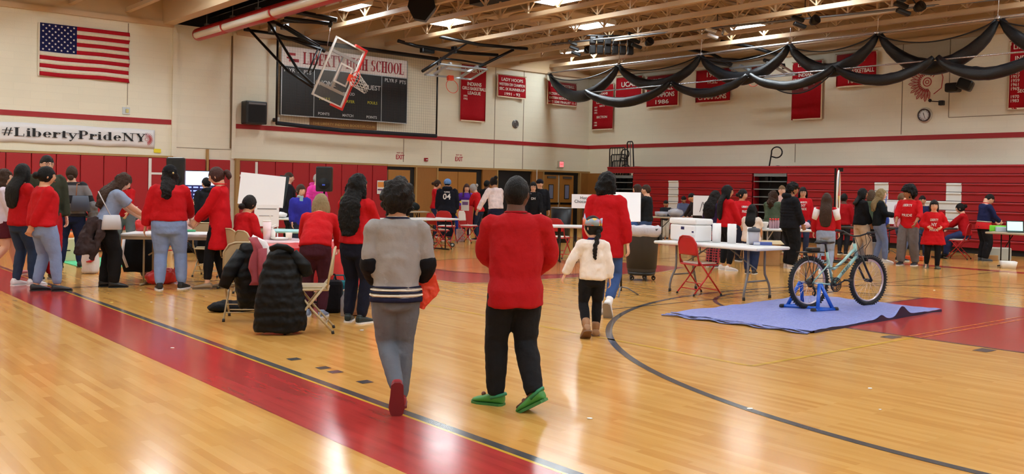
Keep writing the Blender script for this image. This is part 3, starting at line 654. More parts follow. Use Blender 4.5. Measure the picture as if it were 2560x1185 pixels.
b.build('star_canton', [m_flagb, mat('star_white', (236, 234, 226), .7)], t)
MB().bb(x0-.035, x0, YW-.06, YW-.02, zb-.02, zt).build('hoist_strip', m_flagw, t)
# --- school spirit banner
m_banw = mat('banner_white_vinyl', (228, 226, 226), .45, bump=.15, bscale=3); m_ink = mat('black_ink', (14, 14, 16), .5); m_inkr = mat('red_ink', (196, 40, 46), .5)
t = thing('wall_banner', 'long white vinyl banner reading #LibertyPrideNY in black serif letters', 'banner')
MB().grid(lambda u, v: (3.6+(9.2-3.6)*u, YW-.03-.012*math.sin(u*40)*math.sin(v*3.1), 2.94-.52*v-.01*math.cos(u*25)), 80, 4).build('vinyl_sheet', m_banw, t, mods=[lambda o: setattr(o.modifiers.new('k', 'SOLIDIFY'), 'thickness', .004)])
serif('#LibertyPrideNY', (5.27, YW-.06, 2.585), UB, VZ, .225, 3.70, m_ink, t)
b = MB(); cx, cz = 9.0, 2.66      # feather fan emblem in red outline
for k in range(13):
    a = math.radians(-75+k*14.5); L_ = .17; c = Vector((cx-.03, YW-.062, cz)); u = Vector((math.cos(a), 0, math.sin(a)))
    b.tube([c+u*.07, c+u*L_*.75+Vector((0, 0, .008)), c+u*L_*1.1, c+u*L_*.75-Vector((0, 0, .012)), c+u*.07], .0045, 5)
    b.tube([c+u*.09, c+u*L_], .003, 5)
b.torus((cx-.03, YW-.062, cz), .045, .005, (0, 1, 0), 20, 5); b.build('feather_emblem', m_inkr, t)
tag(MB().bb(9.19, 9.39, YW-.03, YW-.01, 2.29, 2.4).build('yellow_notice', mat('yellow_card', (232, 214, 40), .6)), 'small yellow notice under the right end of the white banner', 'notice')
t = thing('wall_bell', 'small square metal alarm bell right of the flag, above the red stripe', 'alarm'); p = pl(315, 277, 1, YW)
MB().bb(p.x-.1, p.x+.1, YW-.03, YW, p.z-.1, p.z+.1).build('plate', m_alum, t); MB().bb(p.x-.02, p.x+.06, YW-.07, YW-.03, p.z-.06, p.z+.05, .01).build('bell', metal('brass', (200, 190, 130)), t)
MB().bb(p.x+.0, p.x+.02, YW-.02, YW, p.z+.1, 4.2).build('conduit', m_wall, t)
# --- scoreboard with protective net
m_sb = mat('scoreboard_black', (16, 17, 20), .35); m_sbw = mat('scoreboard_letter', (205, 205, 205), .5); m_sby = mat('scoreboard_yellow', (190, 180, 40), .5); m_digit = mat('unlit_digit', (38, 22, 24), .4)
t = thing('scoreboard', 'black LIBERTY HIGH SCHOOL scoreboard with white header and red letters', 'scoreboard')
x0, x1 = 13.03, 17.66; zt, zm, zb = 5.77, 5.17, 3.63
MB().bb(x0, x1, YW-.2, YW-.045, zb, zm-.02, .01).build('cabinet', m_sb, t)
MB().bb(x0, x1, YW-.2, YW-.045, zm, zt, .01).build('header', mat('header_white', (226, 214, 208), .35), t)
MB().bb(x0-.02, x1+.02, YW-.21, YW-.19, zm-.02, zm).bb(x0-.02, x1+.02, YW-.21, YW-.19, zb-.03, zb).bb(x0-.02, x0, YW-.21, YW-.19, zb, zt).bb(x1, x1+.02, YW-.21, YW-.19, zb, zt).bb(14.13, 14.15, YW-.21, YW-.2, zb, zm).bb(16.64, 16.66, YW-.21, YW-.2, zb, zm).build('edge_trim', m_alum, t)
m_lr = mat('deep_red_letter', (164, 26, 40), .5)
serif('LIBERTY HIGH SCHOOL', (13.75, YW-.206, 5.27), UB, VZ, .38, 3.8, m_lr, t, bold=1.15)
MB().prism([(0, .1), (.42, .1), (.42, 0), (.08, 0), (.08, .14), (0, .14)], .006, 0, (13.18, YW-.2, 5.3), UB, VZ, Vector((0, -1, 0))).prism([(0, .3), (.3, .3), (.3, .38), (0, .38)], .006, 0, (13.18, YW-.2, 5.2), UB, VZ, Vector((0, -1, 0))).build('header_mark', m_lr, t)
def sbt(s, x, z, sz, m=m_sbw): text(s, sz, m, t, (x, YW-.203, z), UB, VZ, bold=.01)
sbt('PLYR', 13.28, 5.03, .17); sbt('F', 13.6, 5.02, .17); sbt('PTS', 13.9, 5.01, .17); sbt('PLYR', 16.95, 5.03, .17); sbt('F', 17.22, 5.02, .17); sbt('PTS', 17.48, 5.01, .17)
sbt('HOME', 14.6, 4.72, .22); sbt('GUEST', 16.28, 4.72, .22); sbt('PERIOD', 15.4, 4.45, .13); sbt('FOULS', 14.52, 4.22, .13, m_sby); sbt('FOULS', 16.3, 4.22, .13, m_sby); sbt('PLAYER', 15.4, 4.2, .13, m_sby)
sbt('POINTS', 14.5, 3.74, .12); sbt('MATCH', 15.38, 3.74, .12); sbt('POINTS', 16.28, 3.74, .12)
b = MB()
for (x, z) in [(14.45, 4.0), (14.65, 4.0), (15.2, 4.02), (15.4, 4.02), (15.6, 4.02), (16.2, 4.0), (16.42, 4.0), (14.5, 4.5), (14.7, 4.5), (16.2, 4.5), (16.4, 4.5)]+[(xx, 4.82-.24*k) for xx in (13.25, 13.6, 13.9, 16.95, 17.2, 17.48) for k in range(5)]:
    b.bb(x-.06, x-.045, YW-.205, YW-.2, z-.09, z+.09).bb(x+.045, x+.06, YW-.205, YW-.2, z-.09, z+.09).bb(x-.05, x+.05, YW-.205, YW-.2, z+.08, z+.092).bb(x-.05, x+.05, YW-.205, YW-.2, z-.006, z+.006).bb(x-.05, x+.05, YW-.205, YW-.2, z-.092, z-.08)
b.build('digit_segments', m_digit, t)
t = thing('wooden_sign', 'brown carved wooden board under the scoreboard', 'sign'); MB().bb(14.1, 16.58, YW-.06, YW, 3.34, 3.62, .01).build('board', mat('brown_sign_wood', (132, 88, 40), .5, var=.2, bscale=6, stretch=(1, 1, 8)), t)
text('THE LIBERTY INDIANS BOOSTER CLUB', .12, mat('carved_letter', (190, 150, 80), .5), t, (15.34, YW-.061, 3.43), UB, VZ, wfac=2.3)
t = thing('protective_net', 'black framed net hung in front of the scoreboard', 'net'); yn = YW-.45
MB().tube([(12.75, yn, 3.3), (12.75, yn, 5.98)], .035, 8).tube([(18.75, yn, 3.26), (18.75, yn, 5.95)], .03, 8).build('side_rope', m_blacksteel, t)
MB().tube([(12.75, yn, 5.98), (18.75, yn, 5.92)], .07, 10).build('top_roll', m_blacksteel, t)
MB().tube([(12.75, yn, 3.33), (15, yn, 3.23), (18.75, yn, 3.24)], .065, 10).build('bottom_roll', fab('dark_canvas', (44, 46, 52)), t)
nb = MB(); k = 12.8
while k < 18.75: nb.bb(k-.001, k+.001, yn-.001, yn+.001, 3.3, 5.95); k += .09
k = 3.35
while k < 5.95: nb.bb(12.75, 18.75, yn-.001, yn+.001, k-.001, k+.001); k += .09
nb.build('net_mesh', mat('thin_grey_cord', (70, 66, 58), .8), t)
t = thing('wall_speaker', 'black wall speaker box left of the scoreboard', 'speaker'); p0 = pl(614, 251, 1, YW-.35); p1 = pl(666, 312, 1, YW-.35)
MB().bb(p0.x, p1.x, YW-.4, YW-.02, p1.z, p0.z, .03).build('cabinet', m_sb, t); MB().bb(p0.x+.08, p1.x-.05, YW-.41, YW-.4, p0.z-.1, p0.z-.05).build('name_strip', m_grey, t)
MB().bb(p0.x+.08, p1.x-.05, YW-.405, YW-.4, p1.z+.05, p0.z-.12).build('grille', mat('grille_black', (8, 8, 9), .8), t)
p = pl(687, 300, 1, YW-.1); t = thing('wall_bracket', 'small metal bracket box at the lower left corner of the scoreboard net', 'bracket')
MB().box(p, (.12, .1, .12), None, .02).build('box', m_blacksteel, t); MB().box(p+Vector((.08, -.03, .03)), (.1, .06, .12)).build('cover', m_alum, t)

# --- championship banners
m_felt = fab('banner_red_felt', (162, 16, 28)); m_cream = fab('banner_cream_fringe', (232, 214, 186)); m_let = mat('felt_letter', (232, 222, 210), .8)
def pennant(lab, xa, ya, xb, yb, wall, lines, years=None):
    if wall == 'b': A = pl(xa, (ya), 1, YW-.1); Bb = pl(xb, yb, 1, YW-.1); U = UB; W_ = Bb.x-A.x; O = Vector((A.x, YW-.08, A.z))
    else: A = pl(xa, ya, 0, XW-.1); Bb = pl(xb, yb, 0, XW-.1); U = UR; W_ = A.y-Bb.y; O = Vector((XW-.08, A.y, A.z))
    H_ = A.z-Bb.z; N = U.cross(VZ); t = thing('championship_banner', lab, 'banner')
    g = lambda x0, x1, z0, z1, off: (lambda u, v: tuple(O+U*(x0+(x1-x0)*u)-VZ*(z0+(z1-z0)*v)+N*(off+.03*(z0+(z1-z0)*v)/H_*math.sin(u*8+xa))))
    MB().grid(g(0, W_, 0, H_, .02), 16, 8).build('felt', m_felt, t, mods=[lambda o: setattr(o.modifiers.new('k', 'SOLIDIFY'), 'thickness', .006)])
    b = MB(); e = .035
    b.grid(g(-.005, W_+.005, H_-e, H_+.01, .027), 16, 1).grid(g(-.01, e*.6, 0, H_, .027), 1, 8).grid(g(W_-e*.6, W_+.01, 0, H_, .027), 1, 8); b.build('fringe', m_cream, t)
    MB().tube([O+VZ*.02-U*.03+N*.02, O+VZ*.02+U*(W_+.03)+N*.02], .012, 6).build('hanging_rod', m_trimwood, t)
    for s, v, sz, wf in lines:
        text(s, sz*H_, m_let, t, O+U*W_*.5-VZ*H_*v+N*.058, U, VZ, wfac=wf*W_, bold=.015)
    for s, u, v, sz in (years or []): text(s, sz*H_, m_let, t, O+U*W_*u-VZ*H_*v+N*.058, U, VZ, bold=.01)
pennant('tall red banner reading INDIANS GIRLS BASKETBALL LEAGUE beside the scoreboard', 1153, 160, 1214, 306, 'b',
    [('LIBERTY', .1, .09, .75), ('INDIANS', .34, .09, .55), ('GIRLS BASKETBALL', .42, .08, .94), ('LEAGUE', .5, .08, .5)], [('1991', .16, .56, .05), ('1992', .16, .61, .05)])
pennant('red banner reading LADY HOOPS WESTERN DIV CHAMPION 1991-92', 1244, 186, 1313, 248, 'b', [('LADY HOOPS', .2, .2, .76), ('WESTERN DIV CHAMPION', .42, .18, .92), ('SEC. IX RUNNER-UP', .63, .18, .9), ('1991 - 92', .85, .18, .55)])
pennant('red banner reading LIBERTY FOOTBALL 2015 near the room corner', 1369, 202, 1440, 267, 'b', [('LIBERTY FOOTBALL', .17, .17, .8), ('2015', .34, .15, .2), ('SECTION IX CLASS C CHAMPS', .53, .15, .94), ('EASTERN REGION CHAMPS', .71, .15, .9), ('NYS SEMI FINALIST 11-1', .88, .15, .94)])
pennant('tall red banner reading FOOTBALL LEAGUE and SECTION just right of the corner', 1482, 215, 1532, 323, 'r', [('INDIANS', .2, .07, .5), ('FOOTBALL', .3, .075, .75), ('LEAGUE', .39, .075, .55), ('2015', .47, .05, .25), ('SECTION', .72, .07, .5)],
    [('1957', .2, .5, .05), ('1965', .2, .56, .05), ('1972', .2, .62, .05), ('1986', .2, .84, .05), ('1989', .2, .9, .05)])
pennant('small red UCAL banner half behind the net curtain', 1541, 196, 1605, 252, 'r', [('UCAL', .3, .28, .55)])
pennant('red banner reading FOOTBALL CHAMPIONS 1986', 1618, 192, 1695, 264, 'r', [('MONTICELLO', .16, .15, .8), ('FOOTBALL', .42, .18, .7), ('CHAMPIONS', .63, .2, .8), ('1986', .85, .18, .42)])
pennant('red banner reading 1986 W.S.L. CHAMPIONS', 1740, 178, 1826, 253, 'r', [('1986', .16, .2, .35), ('W.S.L.', .38, .16, .3), ('GIRLS BASKETBALL', .62, .15, .9), ('CHAMPIONS', .84, .2, .8)])
pennant('tall red banner reading LIBERTY INDIANS COUNTRY LEAGUE', 1982, 158, 2053, 297, 'r', [('LIBERTY', .06, .07, .6), ('INDIANS', .23, .08, .55), ('CROSS COUNTRY', .31, .07, .94), ('LEAGUE', .38, .075, .55)], [('1991', .16, .46, .05), ('2000', .48, .46, .05)])
pennant('wide red banner reading GIRLS MHAL in white letters', 2091, 138, 2190, 212, 'r', [('TOURNAMENT', .2, .2, .5), ('GIRLS BASKETBALL', .55, .17, .92), ('MHAL', .82, .24, .34)])
pennant('tall red banner with a column of years at the right picture edge', 2527, 106, 2590, 270, 'r', [], [('LIBERTY', .6, .08, .1), ('INDIANS', .66, .25, .09), ('1955', .22, .46, .065), ('1957', .22, .52, .065), ('1959', .22, .58, .065), ('1961', .22, .64, .065), ('1969', .22, .7, .065), ('SECTION', .7, .74, .07), ('1970', .22, .82, .065), ('1983', .22, .88, .065)])

# --- red feather emblem painted on the right wall
b = MB(); c = pl(2318, 205, 0, XW-.01); t_ = []
for k in range(17):
    a = math.radians(62+k*13.5); u = UR*math.cos(a)+VZ*math.sin(a); n_ = UR*(-math.sin(a))+VZ*math.cos(a); L0, L1 = .2, .46+.06*(k % 2)
    b.tube([c+u*L0-n_*.01, c+u*(L0+.12)+n_*.045, c+u*L1+n_*.02, c+u*(L1+.05), c+u*L1-n_*.03, c+u*(L0+.12)-n_*.035, c+u*L0], .011, 5)
    b.tube([c+u*(L0+.02), c+u*(L1-.04)], .006, 5)
b.torus(c, .12, .014, (1, 0, 0), 28, 5).torus(c, .05, .012, (1, 0, 0), 16, 5)
b.tube([c+UR*.1+VZ*.16, c+UR*.3+VZ*.44], .012, 5).tube([c+UR*.16+VZ*.13, c+UR*.36+VZ*.4], .012, 5).tube([c+UR*.36+VZ*.4, c+UR*.46+VZ*.1, c+UR*.42-VZ*.2, c+UR*.2-VZ*.36], .013, 5)
tag(b.build('wall_emblem', mat('mural_red', (176, 46, 50), .6)), 'red outline feather fan emblem painted on the cream wall above the clock', 'emblem')
# --- clock
p = pl(2312, 288, 0, XW); t = thing('wall_clock', 'round white wall clock with a dark rim below the feather emblem', 'clock', p)
Rw = Matrix(((0, 0, -1), (-1, 0, 0), (0, 1, 0)))
MB().lathe([(.23, .0), (.23, .02), (.0, .02)], n=32, R=Rw).build('wall_plate', mat('pale_plate', (214, 208, 190), .6), t)
MB().lathe([(.185, .02), (.185, .07), (.16, .07), (.16, .05)], n=32, R=Rw).build('rim', mat('dark_rim', (50, 30, 30), .3), t)
MB().lathe([(.162, .03), (.162, .052), (0, .052)], n=32, R=Rw).build('dial', mat('dial_white', (226, 228, 232), .4), t)
b = MB()
for k in range(12): a = k*PI/6; b.box(Rw@Vector((.135*math.cos(a), .135*math.sin(a), .054)), (.004, .014, .014))
b.build('hour_marks', m_ink, t)
MB().tube([Rw@Vector((0, 0, .058)), Rw@Vector((.035, -.1, .058))], .006, 5).build('minute_hand', m_ink, t); MB().tube([Rw@Vector((0, 0, .06)), Rw@Vector((-.02, .07, .06))], .008, 5).build('hour_hand', m_ink, t)
p = pl(1288, 310, 1, YW); t = thing('wall_vent', 'round grey metal vent on the wall left of the corner', 'vent', p)
Rb = Matrix(((1, 0, 0), (0, 0, -1), (0, 1, 0)))
MB().lathe([(.16, 0), (.16, .02), (.13, .03), (.0, .03)], n=28, R=Rb).build('cover', m_grey, t); MB().box((-.05, -.04, .08), (.08, .02, .06)).box((.06, -.04, -.09), (.07, .02, .06)).build('louvre', m_alum, t)
p = pl(1064, 399, 1, YW); t = thing('fire_alarm', 'small red fire alarm between the two painted exit warnings', 'alarm', p)
MB().bb(-.07, .07, -.06, 0, -.06, .06, .01).build('housing', m_redstripe, t); MB().bb(-.02, .05, -.065, -.06, -.02, .01).build('strobe', m_white, t)
for i, px in enumerate((1000, 1147)):
    p = pl(px, 391 if i == 0 else 396, 1, YW); t = thing('exit_warning', ['painted NOT AN EXIT words above the left brown door', 'painted NOT AN EXIT words above the double brown doors'][i], 'sign')
    m = mat('sign_paint_red', (176, 30, 46), .5)
    text('NOT AN', .07, m, t, (p.x, YW-.004, p.z+.12), UB, VZ, bold=.01); text('EXIT', .22, m, t, (p.x, YW-.004, p.z-.03), UB, VZ, bold=.02, wfac=.34)
p = pl(1400, 411, 1, YW); t = thing('exit_sign', 'small lit pink-red EXIT sign above the doors nearest the corner', 'exit sign', p)
MB().bb(-.17, .13, -.08, 0, -.13, .13, .01).build('housing', mat('sign_housing', (190, 184, 166), .5), t)
MB().bb(-.09, .11, -.09, -.08, -.1, .1).build('lit_panel', mat('exit_glow', (255, 120, 125), .4, emit=1.1), t)
text('EXIT', .09, mat('exit_letters', (214, 40, 50), .4, emit=.5), t, (.01, -.091, 0), UB, VZ, wfac=.17)
p = pl(1337, 395, 1, YW); tag(MB().bb(p.x-.012, p.x+.012, YW-.15, YW-.12, 1.75, 2.2).build('pull_cord', m_white), 'pale cord hanging beside the dark doorway', 'cord')
# poster by the brown door
A = pl(943, 451, 1, YW-.12); Bb = pl(963, 485, 1, YW-.12); t = thing('poster', 'small colourful poster on the last red pad before the brown doors', 'poster')
b = MB(); b.bb(A.x, Bb.x, YW-.125, YW-.118, Bb.z, A.z); b.cur = 1; b.bb(A.x+.02, Bb.x-.02, YW-.128, YW-.125, (A.z+Bb.z)/2, A.z-.05); b.cur = 2; b.bb(A.x+.02, Bb.x-.02, YW-.128, YW-.125, Bb.z+.12, Bb.z+.17)
b.build('sheet', [mat('paper', (228, 222, 214), .7), mat('poster_orange', (222, 140, 60), .7), mat('poster_purple', (90, 50, 100), .7)], t)

# ================================================================== BLEACHERS
m_bred = mat('bleacher_red', (158, 16, 28), .42, var=.06, bscale=2); m_bwhite = mat('bleacher_white', (226, 226, 222), .45); m_tread = mat('grey_tread', (120, 128, 130), .5)
XB = 24.9; RH = .244; Z0 = .15
t = thing('bleachers', 'closed red wooden bleachers along the right wall with white letter panels', 'bleachers')
SECT = [(23.2, 18.05), (16.75, -8.5)]
WH = {2: [(21.52, 21.07), (13.87, 13.45), (11.82, 11.41)], 3: [(21.52, 21.07), (13.87, 13.45), (11.82, 11.41)], 4: [(21.52, 21.07), (13.87, 11.41)], 5: [(21.52, 21.07), (13.87, 13.45), (11.82, 11.41)], 6: [(21.52, 19.2), (13.87, 13.45), (11.82, 11.41)]}
for r in range(9):                       # r=0 top row
    zb_ = Z0+RH*(8-r); b = MB(); off = 0
    def seg(y0, y1, ci, r=r, b=b, zb_=zb_):
        b.cur = ci; ylo, yhi = min(y0, y1), max(y0, y1)
        b.bb(XB+.03, XB+.06, ylo, yhi, zb_, zb_+RH-.035); b.box((XB+.04, (ylo+yhi)/2, zb_+RH-.045), (.09, yhi-ylo, .06), None, .02)
    for (a, c_) in SECT:
        if r == 0 and a > 20: a = 24.5
        cur = a
        for (wa, wc) in [w_ for w_ in WH.get(r, []) if w_[0] <= a and w_[1] >= c_]:
            seg(cur, wa+.0, 0); seg(wa, wc, 1); cur = wc
        seg(cur, c_, 0)
    if r == 0: seg(18.05, 16.75, 0)
    b.cur = 0; b.bb(XB+.06, XW-.35, -8.5, 16.75, zb_+RH-.09, zb_+RH-.06).bb(XB+.06, XW-.35, 18.05, 23.2, zb_+RH-.09, zb_+RH-.06)
    b.build('seat_row', [m_bred, m_bwhite], t)
MB().bb(XB+.1, XB+.2, -8.5, 16.7, 0, 2.2).bb(XB+.1, XB+.2, 18.1, 23.15, 0, 2.2).build('understructure', m_black, t)
MB().bb(XB+.1, XW-.3, 23.15, 23.2, 0, 2.35).bb(XB+.1, XW-.3, 16.75, 16.8, .2, 2.3).bb(XB+.1, XW-.3, 18.0, 18.05, .2, 2.3).build('side_panel', m_bred, t)
for (ya, yb, lab, grp) in ((18.0, 16.8, 'black bleacher aisle with grey treads between the red seat sections', None), (24.55, 23.25, 'black bleacher end aisle beside the room corner', None)):
    t = thing('bleacher_aisle', lab, 'steps')
    top = 2.1 if ya < 20 else 2.02
    for k in range(8):
        z = top-RH*k
        MB().bb(XB+.05, XB+.5, yb, ya, z-(.03 if k else .1), z).build('tread', m_tread, t)
    MB().bb(XB+.35, XB+.4, yb, ya, 0, top-.02).build('riser_panel', m_black, t)
# P-shaped hand rails
def loop_rail(y, z0, lab):
    t = thing('aisle_rail', lab, 'handrail', (XB+.15, y, 0)); pts = [(0, .1, z0-.1), (0, .03, z0+.35), (0, -.02, z0+.62)]
    for k in range(13): a = math.radians(20+k*21.5); pts.append((0, -.21+.2*math.cos(a), z0+.66+.17*math.sin(a)))
    pts.append((0, -.0, z0+.54))
    MB().tube(pts, .022, 8).build('rail_tube', m_blacksteel, t); MB().bb(-.05, .05, .05, .15, z0-.25, z0-.1).build('rail_socket', m_blacksteel, t)
loop_rail(17.45, 2.1, 'black looped handrail topmost over the middle bleacher aisle'); loop_rail(17.4, 1.5, 'black looped handrail lower on the middle bleacher aisle')
loop_rail(23.95, 2.15, 'black looped handrail topmost over the corner bleacher aisle'); loop_rail(23.9, 1.6, 'black looped handrail lower on the corner bleacher aisle')
for k, zt in enumerate((3.05, 2.8, 2.57, 2.33)):
    t = thing('end_rail', 'x', 'guard rail', (XB+.25+.08*k, 24.62, 0)); y0, y1 = (0, -.78)
    b = MB(); b.tube([(0, y0, 1.3), (0, y0, zt-.05), (0, y0-.05, zt), (0, y1+.05, zt), (0, y1, zt-.05), (0, y1, 1.3)], .022, 8); b.build('rail_frame', m_blacksteel, t)
    b = MB()
    for q in range(1, 6): b.cyl((0, y0+(y1-y0)*q/6, 1.4), (0, y0+(y1-y0)*q/6, zt), .012, 6)
    b.build('balusters', m_blacksteel, t); tag(t, ['tallest wide black guard rail at the bleacher end', 'second tallest wide black guard rail at the bleacher end', 'third tallest wide black guard rail at the bleacher end', 'shortest wide black guard rail at the bleacher end'][k])
t = thing('end_rail', 'narrow tall black rail frame standing above the wide guard rails', 'guard rail', (XB+.5, 23.85, 0))
MB().tube([(0, .02, 1.4), (0, .12, 3.22), (0, .08, 3.28), (0, -.12, 3.28), (0, -.16, 3.22), (0, -.3, 1.5)], .024, 8).build('rail_frame', m_blacksteel, t); MB().cyl((0, -.03, 3.27), (0, -.12, 1.5), .012, 6).build('balusters', m_blacksteel, t)
# ================================================================== PEOPLE
SKIN = {1: (226, 178, 150), 2: (205, 152, 118), 3: (170, 118, 86), 4: (92, 60, 46), 5: (232, 190, 168)}
def skinmat(k): return mat('skin_tone_%d' % k, SKIN[k], .5, var=.06, bscale=8, spec=.35)
HAIRC = {'black': (9, 8, 9), 'dark': (20, 15, 14), 'brown': (62, 42, 30), 'light': (120, 94, 66), 'blond': (150, 130, 92), 'grey': (176, 172, 168), 'auburn': (70, 40, 34), 'rust': (84, 66, 50)}
def hairmat(k): return mat('hair_'+k, HAIRC[k], .5, bump=.8, bscale=34, var=.3, stretch=(5, 5, .5), spec=.25)
def cm(pts, rs, per=3):
    """smooth path through points with radii"""
    P = [Vector(p) for p in pts]; Rr = [r if isinstance(r, tuple) else (r, r) for r in rs]; o, q = [], []
    n = len(P)
    for i in range(n-1):
        p0, p1, p2, p3 = P[max(i-1, 0)], P[i], P[i+1], P[min(i+2, n-1)]
        for k in range(per):
            t = k/per; t2, t3 = t*t, t*t*t
            o.append(.5*((2*p1)+(p2-p0)*t+(2*p0-5*p1+4*p2-p3)*t2+(3*p1-p0-3*p2+p3)*t3)); s = t*t*(3-2*t)
            q.append(tuple(a*(1-s)+b*s for a, b in zip(Rr[i], Rr[i+1])))
    o.append(P[-1]); q.append(Rr[-1]); return o, q
def ik(a, target, l1, l2, pole):
    d = target-a; L = d.length; mx = (l1+l2)*.995
    if L > mx: d = d*(mx/L); L = mx; target = a+d
    L = max(L, abs(l1-l2)+.01)
    u = d.normalized(); x = (l1*l1-l2*l2+L*L)/(2*L); h = math.sqrt(max(0, l1*l1-x*x))
    p = Vector(pole); p = p-u*p.dot(u); p = p.normalized() if p.length > 1e-6 else u.orthogonal().normalized()
    return a+u*x+p*h, target
def headpt(d, k=1.0):
    """point on a head of unit height (chin -.5, crown .5) in direction d; +y is the face"""
    x, y, z = d
    rx, ry, rz = .345, .42, .5
    X, Y, Z = rx*x, ry*y, rz*z
    if z < 0:
        s = min(1, -z/.95); X *= 1-.34*s**1.6
        if y < 0: Y *= 1-.45*s
        else: Y *= 1-.12*s
    if y > 0:
        X *= 1-.06*y
        g = lambda cx, cz, sx, sz: math.exp(-((X-cx)/sx)**2-((Z-cz)/sz)**2)
        Y += y*(.085*g(0, -.11, .06, .07)+.04*g(0, -.02, .04, .1)-.035*(g(.14, .03, .08, .06)+g(-.14, .03, .08, .06))+.025*g(0, .1, .2, .05)+.028*g(0, -.28, .11, .05)+.04*g(0, -.43, .12, .07))
    return Vector((X, Y, Z))*k
def sphere_dirs(n, m):
    return [[(math.sin(PI*j/m)*math.cos(2*PI*i/n), math.sin(PI*j/m)*math.sin(2*PI*i/n), -math.cos(PI*j/m)) for i in range(n)] for j in range(m+1)]
def shell(b, fn, n=28, m=20):
    vs = []; fs = []
    for row in sphere_dirs(n, m):
        for d in row: vs.append(fn(d))
    for j in range(m):
        for i in range(n): k = (i+1) % n; fs.append((j*n+i, j*n+k, (j+1)*n+k, (j+1)*n+i))
    b.add(vs, fs, True)
def hand(b, wrist, dirv, palmn, L, curl=.5, side=1, point=False):
    """palm and five separate fingers; palmn faces the palm side, thumb leaves the side given"""
    d = Vector(dirv).normalized(); pn = Vector(palmn); pn = (pn-d*pn.dot(d)).normalized(); sd = d.cross(pn)*side
    pl_ = L*.5; w_ = L*.23
    b.loft([(wrist-d*L*.06, sd*L*.14, pn*L*.1), (wrist+d*L*.1, sd*w_*.8, pn*L*.085), (wrist+d*pl_*.6, sd*w_, pn*L*.08), (wrist+d*pl_, sd*w_*.98, pn*L*.07), (wrist+d*pl_*1.05, sd*w_*.7, pn*L*.04)], 10)
    for k, (off, ln) in enumerate(((.75, .44), (.26, .49), (-.24, .46), (-.72, .37))):
        p = wrist+d*pl_*.94+sd*w_*off; dd = d+sd*off*.16; pts = [p]; a = 0; seg = L*ln*.36
        for s in range(3):
            a += curl*(.75 if s else .45)*(1+.12*k); dv = dd.normalized()*math.cos(a)+pn*math.sin(a); p = p+dv*seg*(1-.12*s); pts.append(p)
        b.tube(pts, [L*.05, L*.048, L*.042, L*.032], 8, ref=sd)
    p = wrist+d*L*.13+sd*w_*.8; td = (sd*.75+d*.6+pn*.35).normalized()
    b.tube([p, p+td*L*.17, p+td*L*.17+(d*.8+sd*.2+pn*.5).normalized()*L*.16], [L*.062, L*.055, L*.04], 8)
NP = [0]
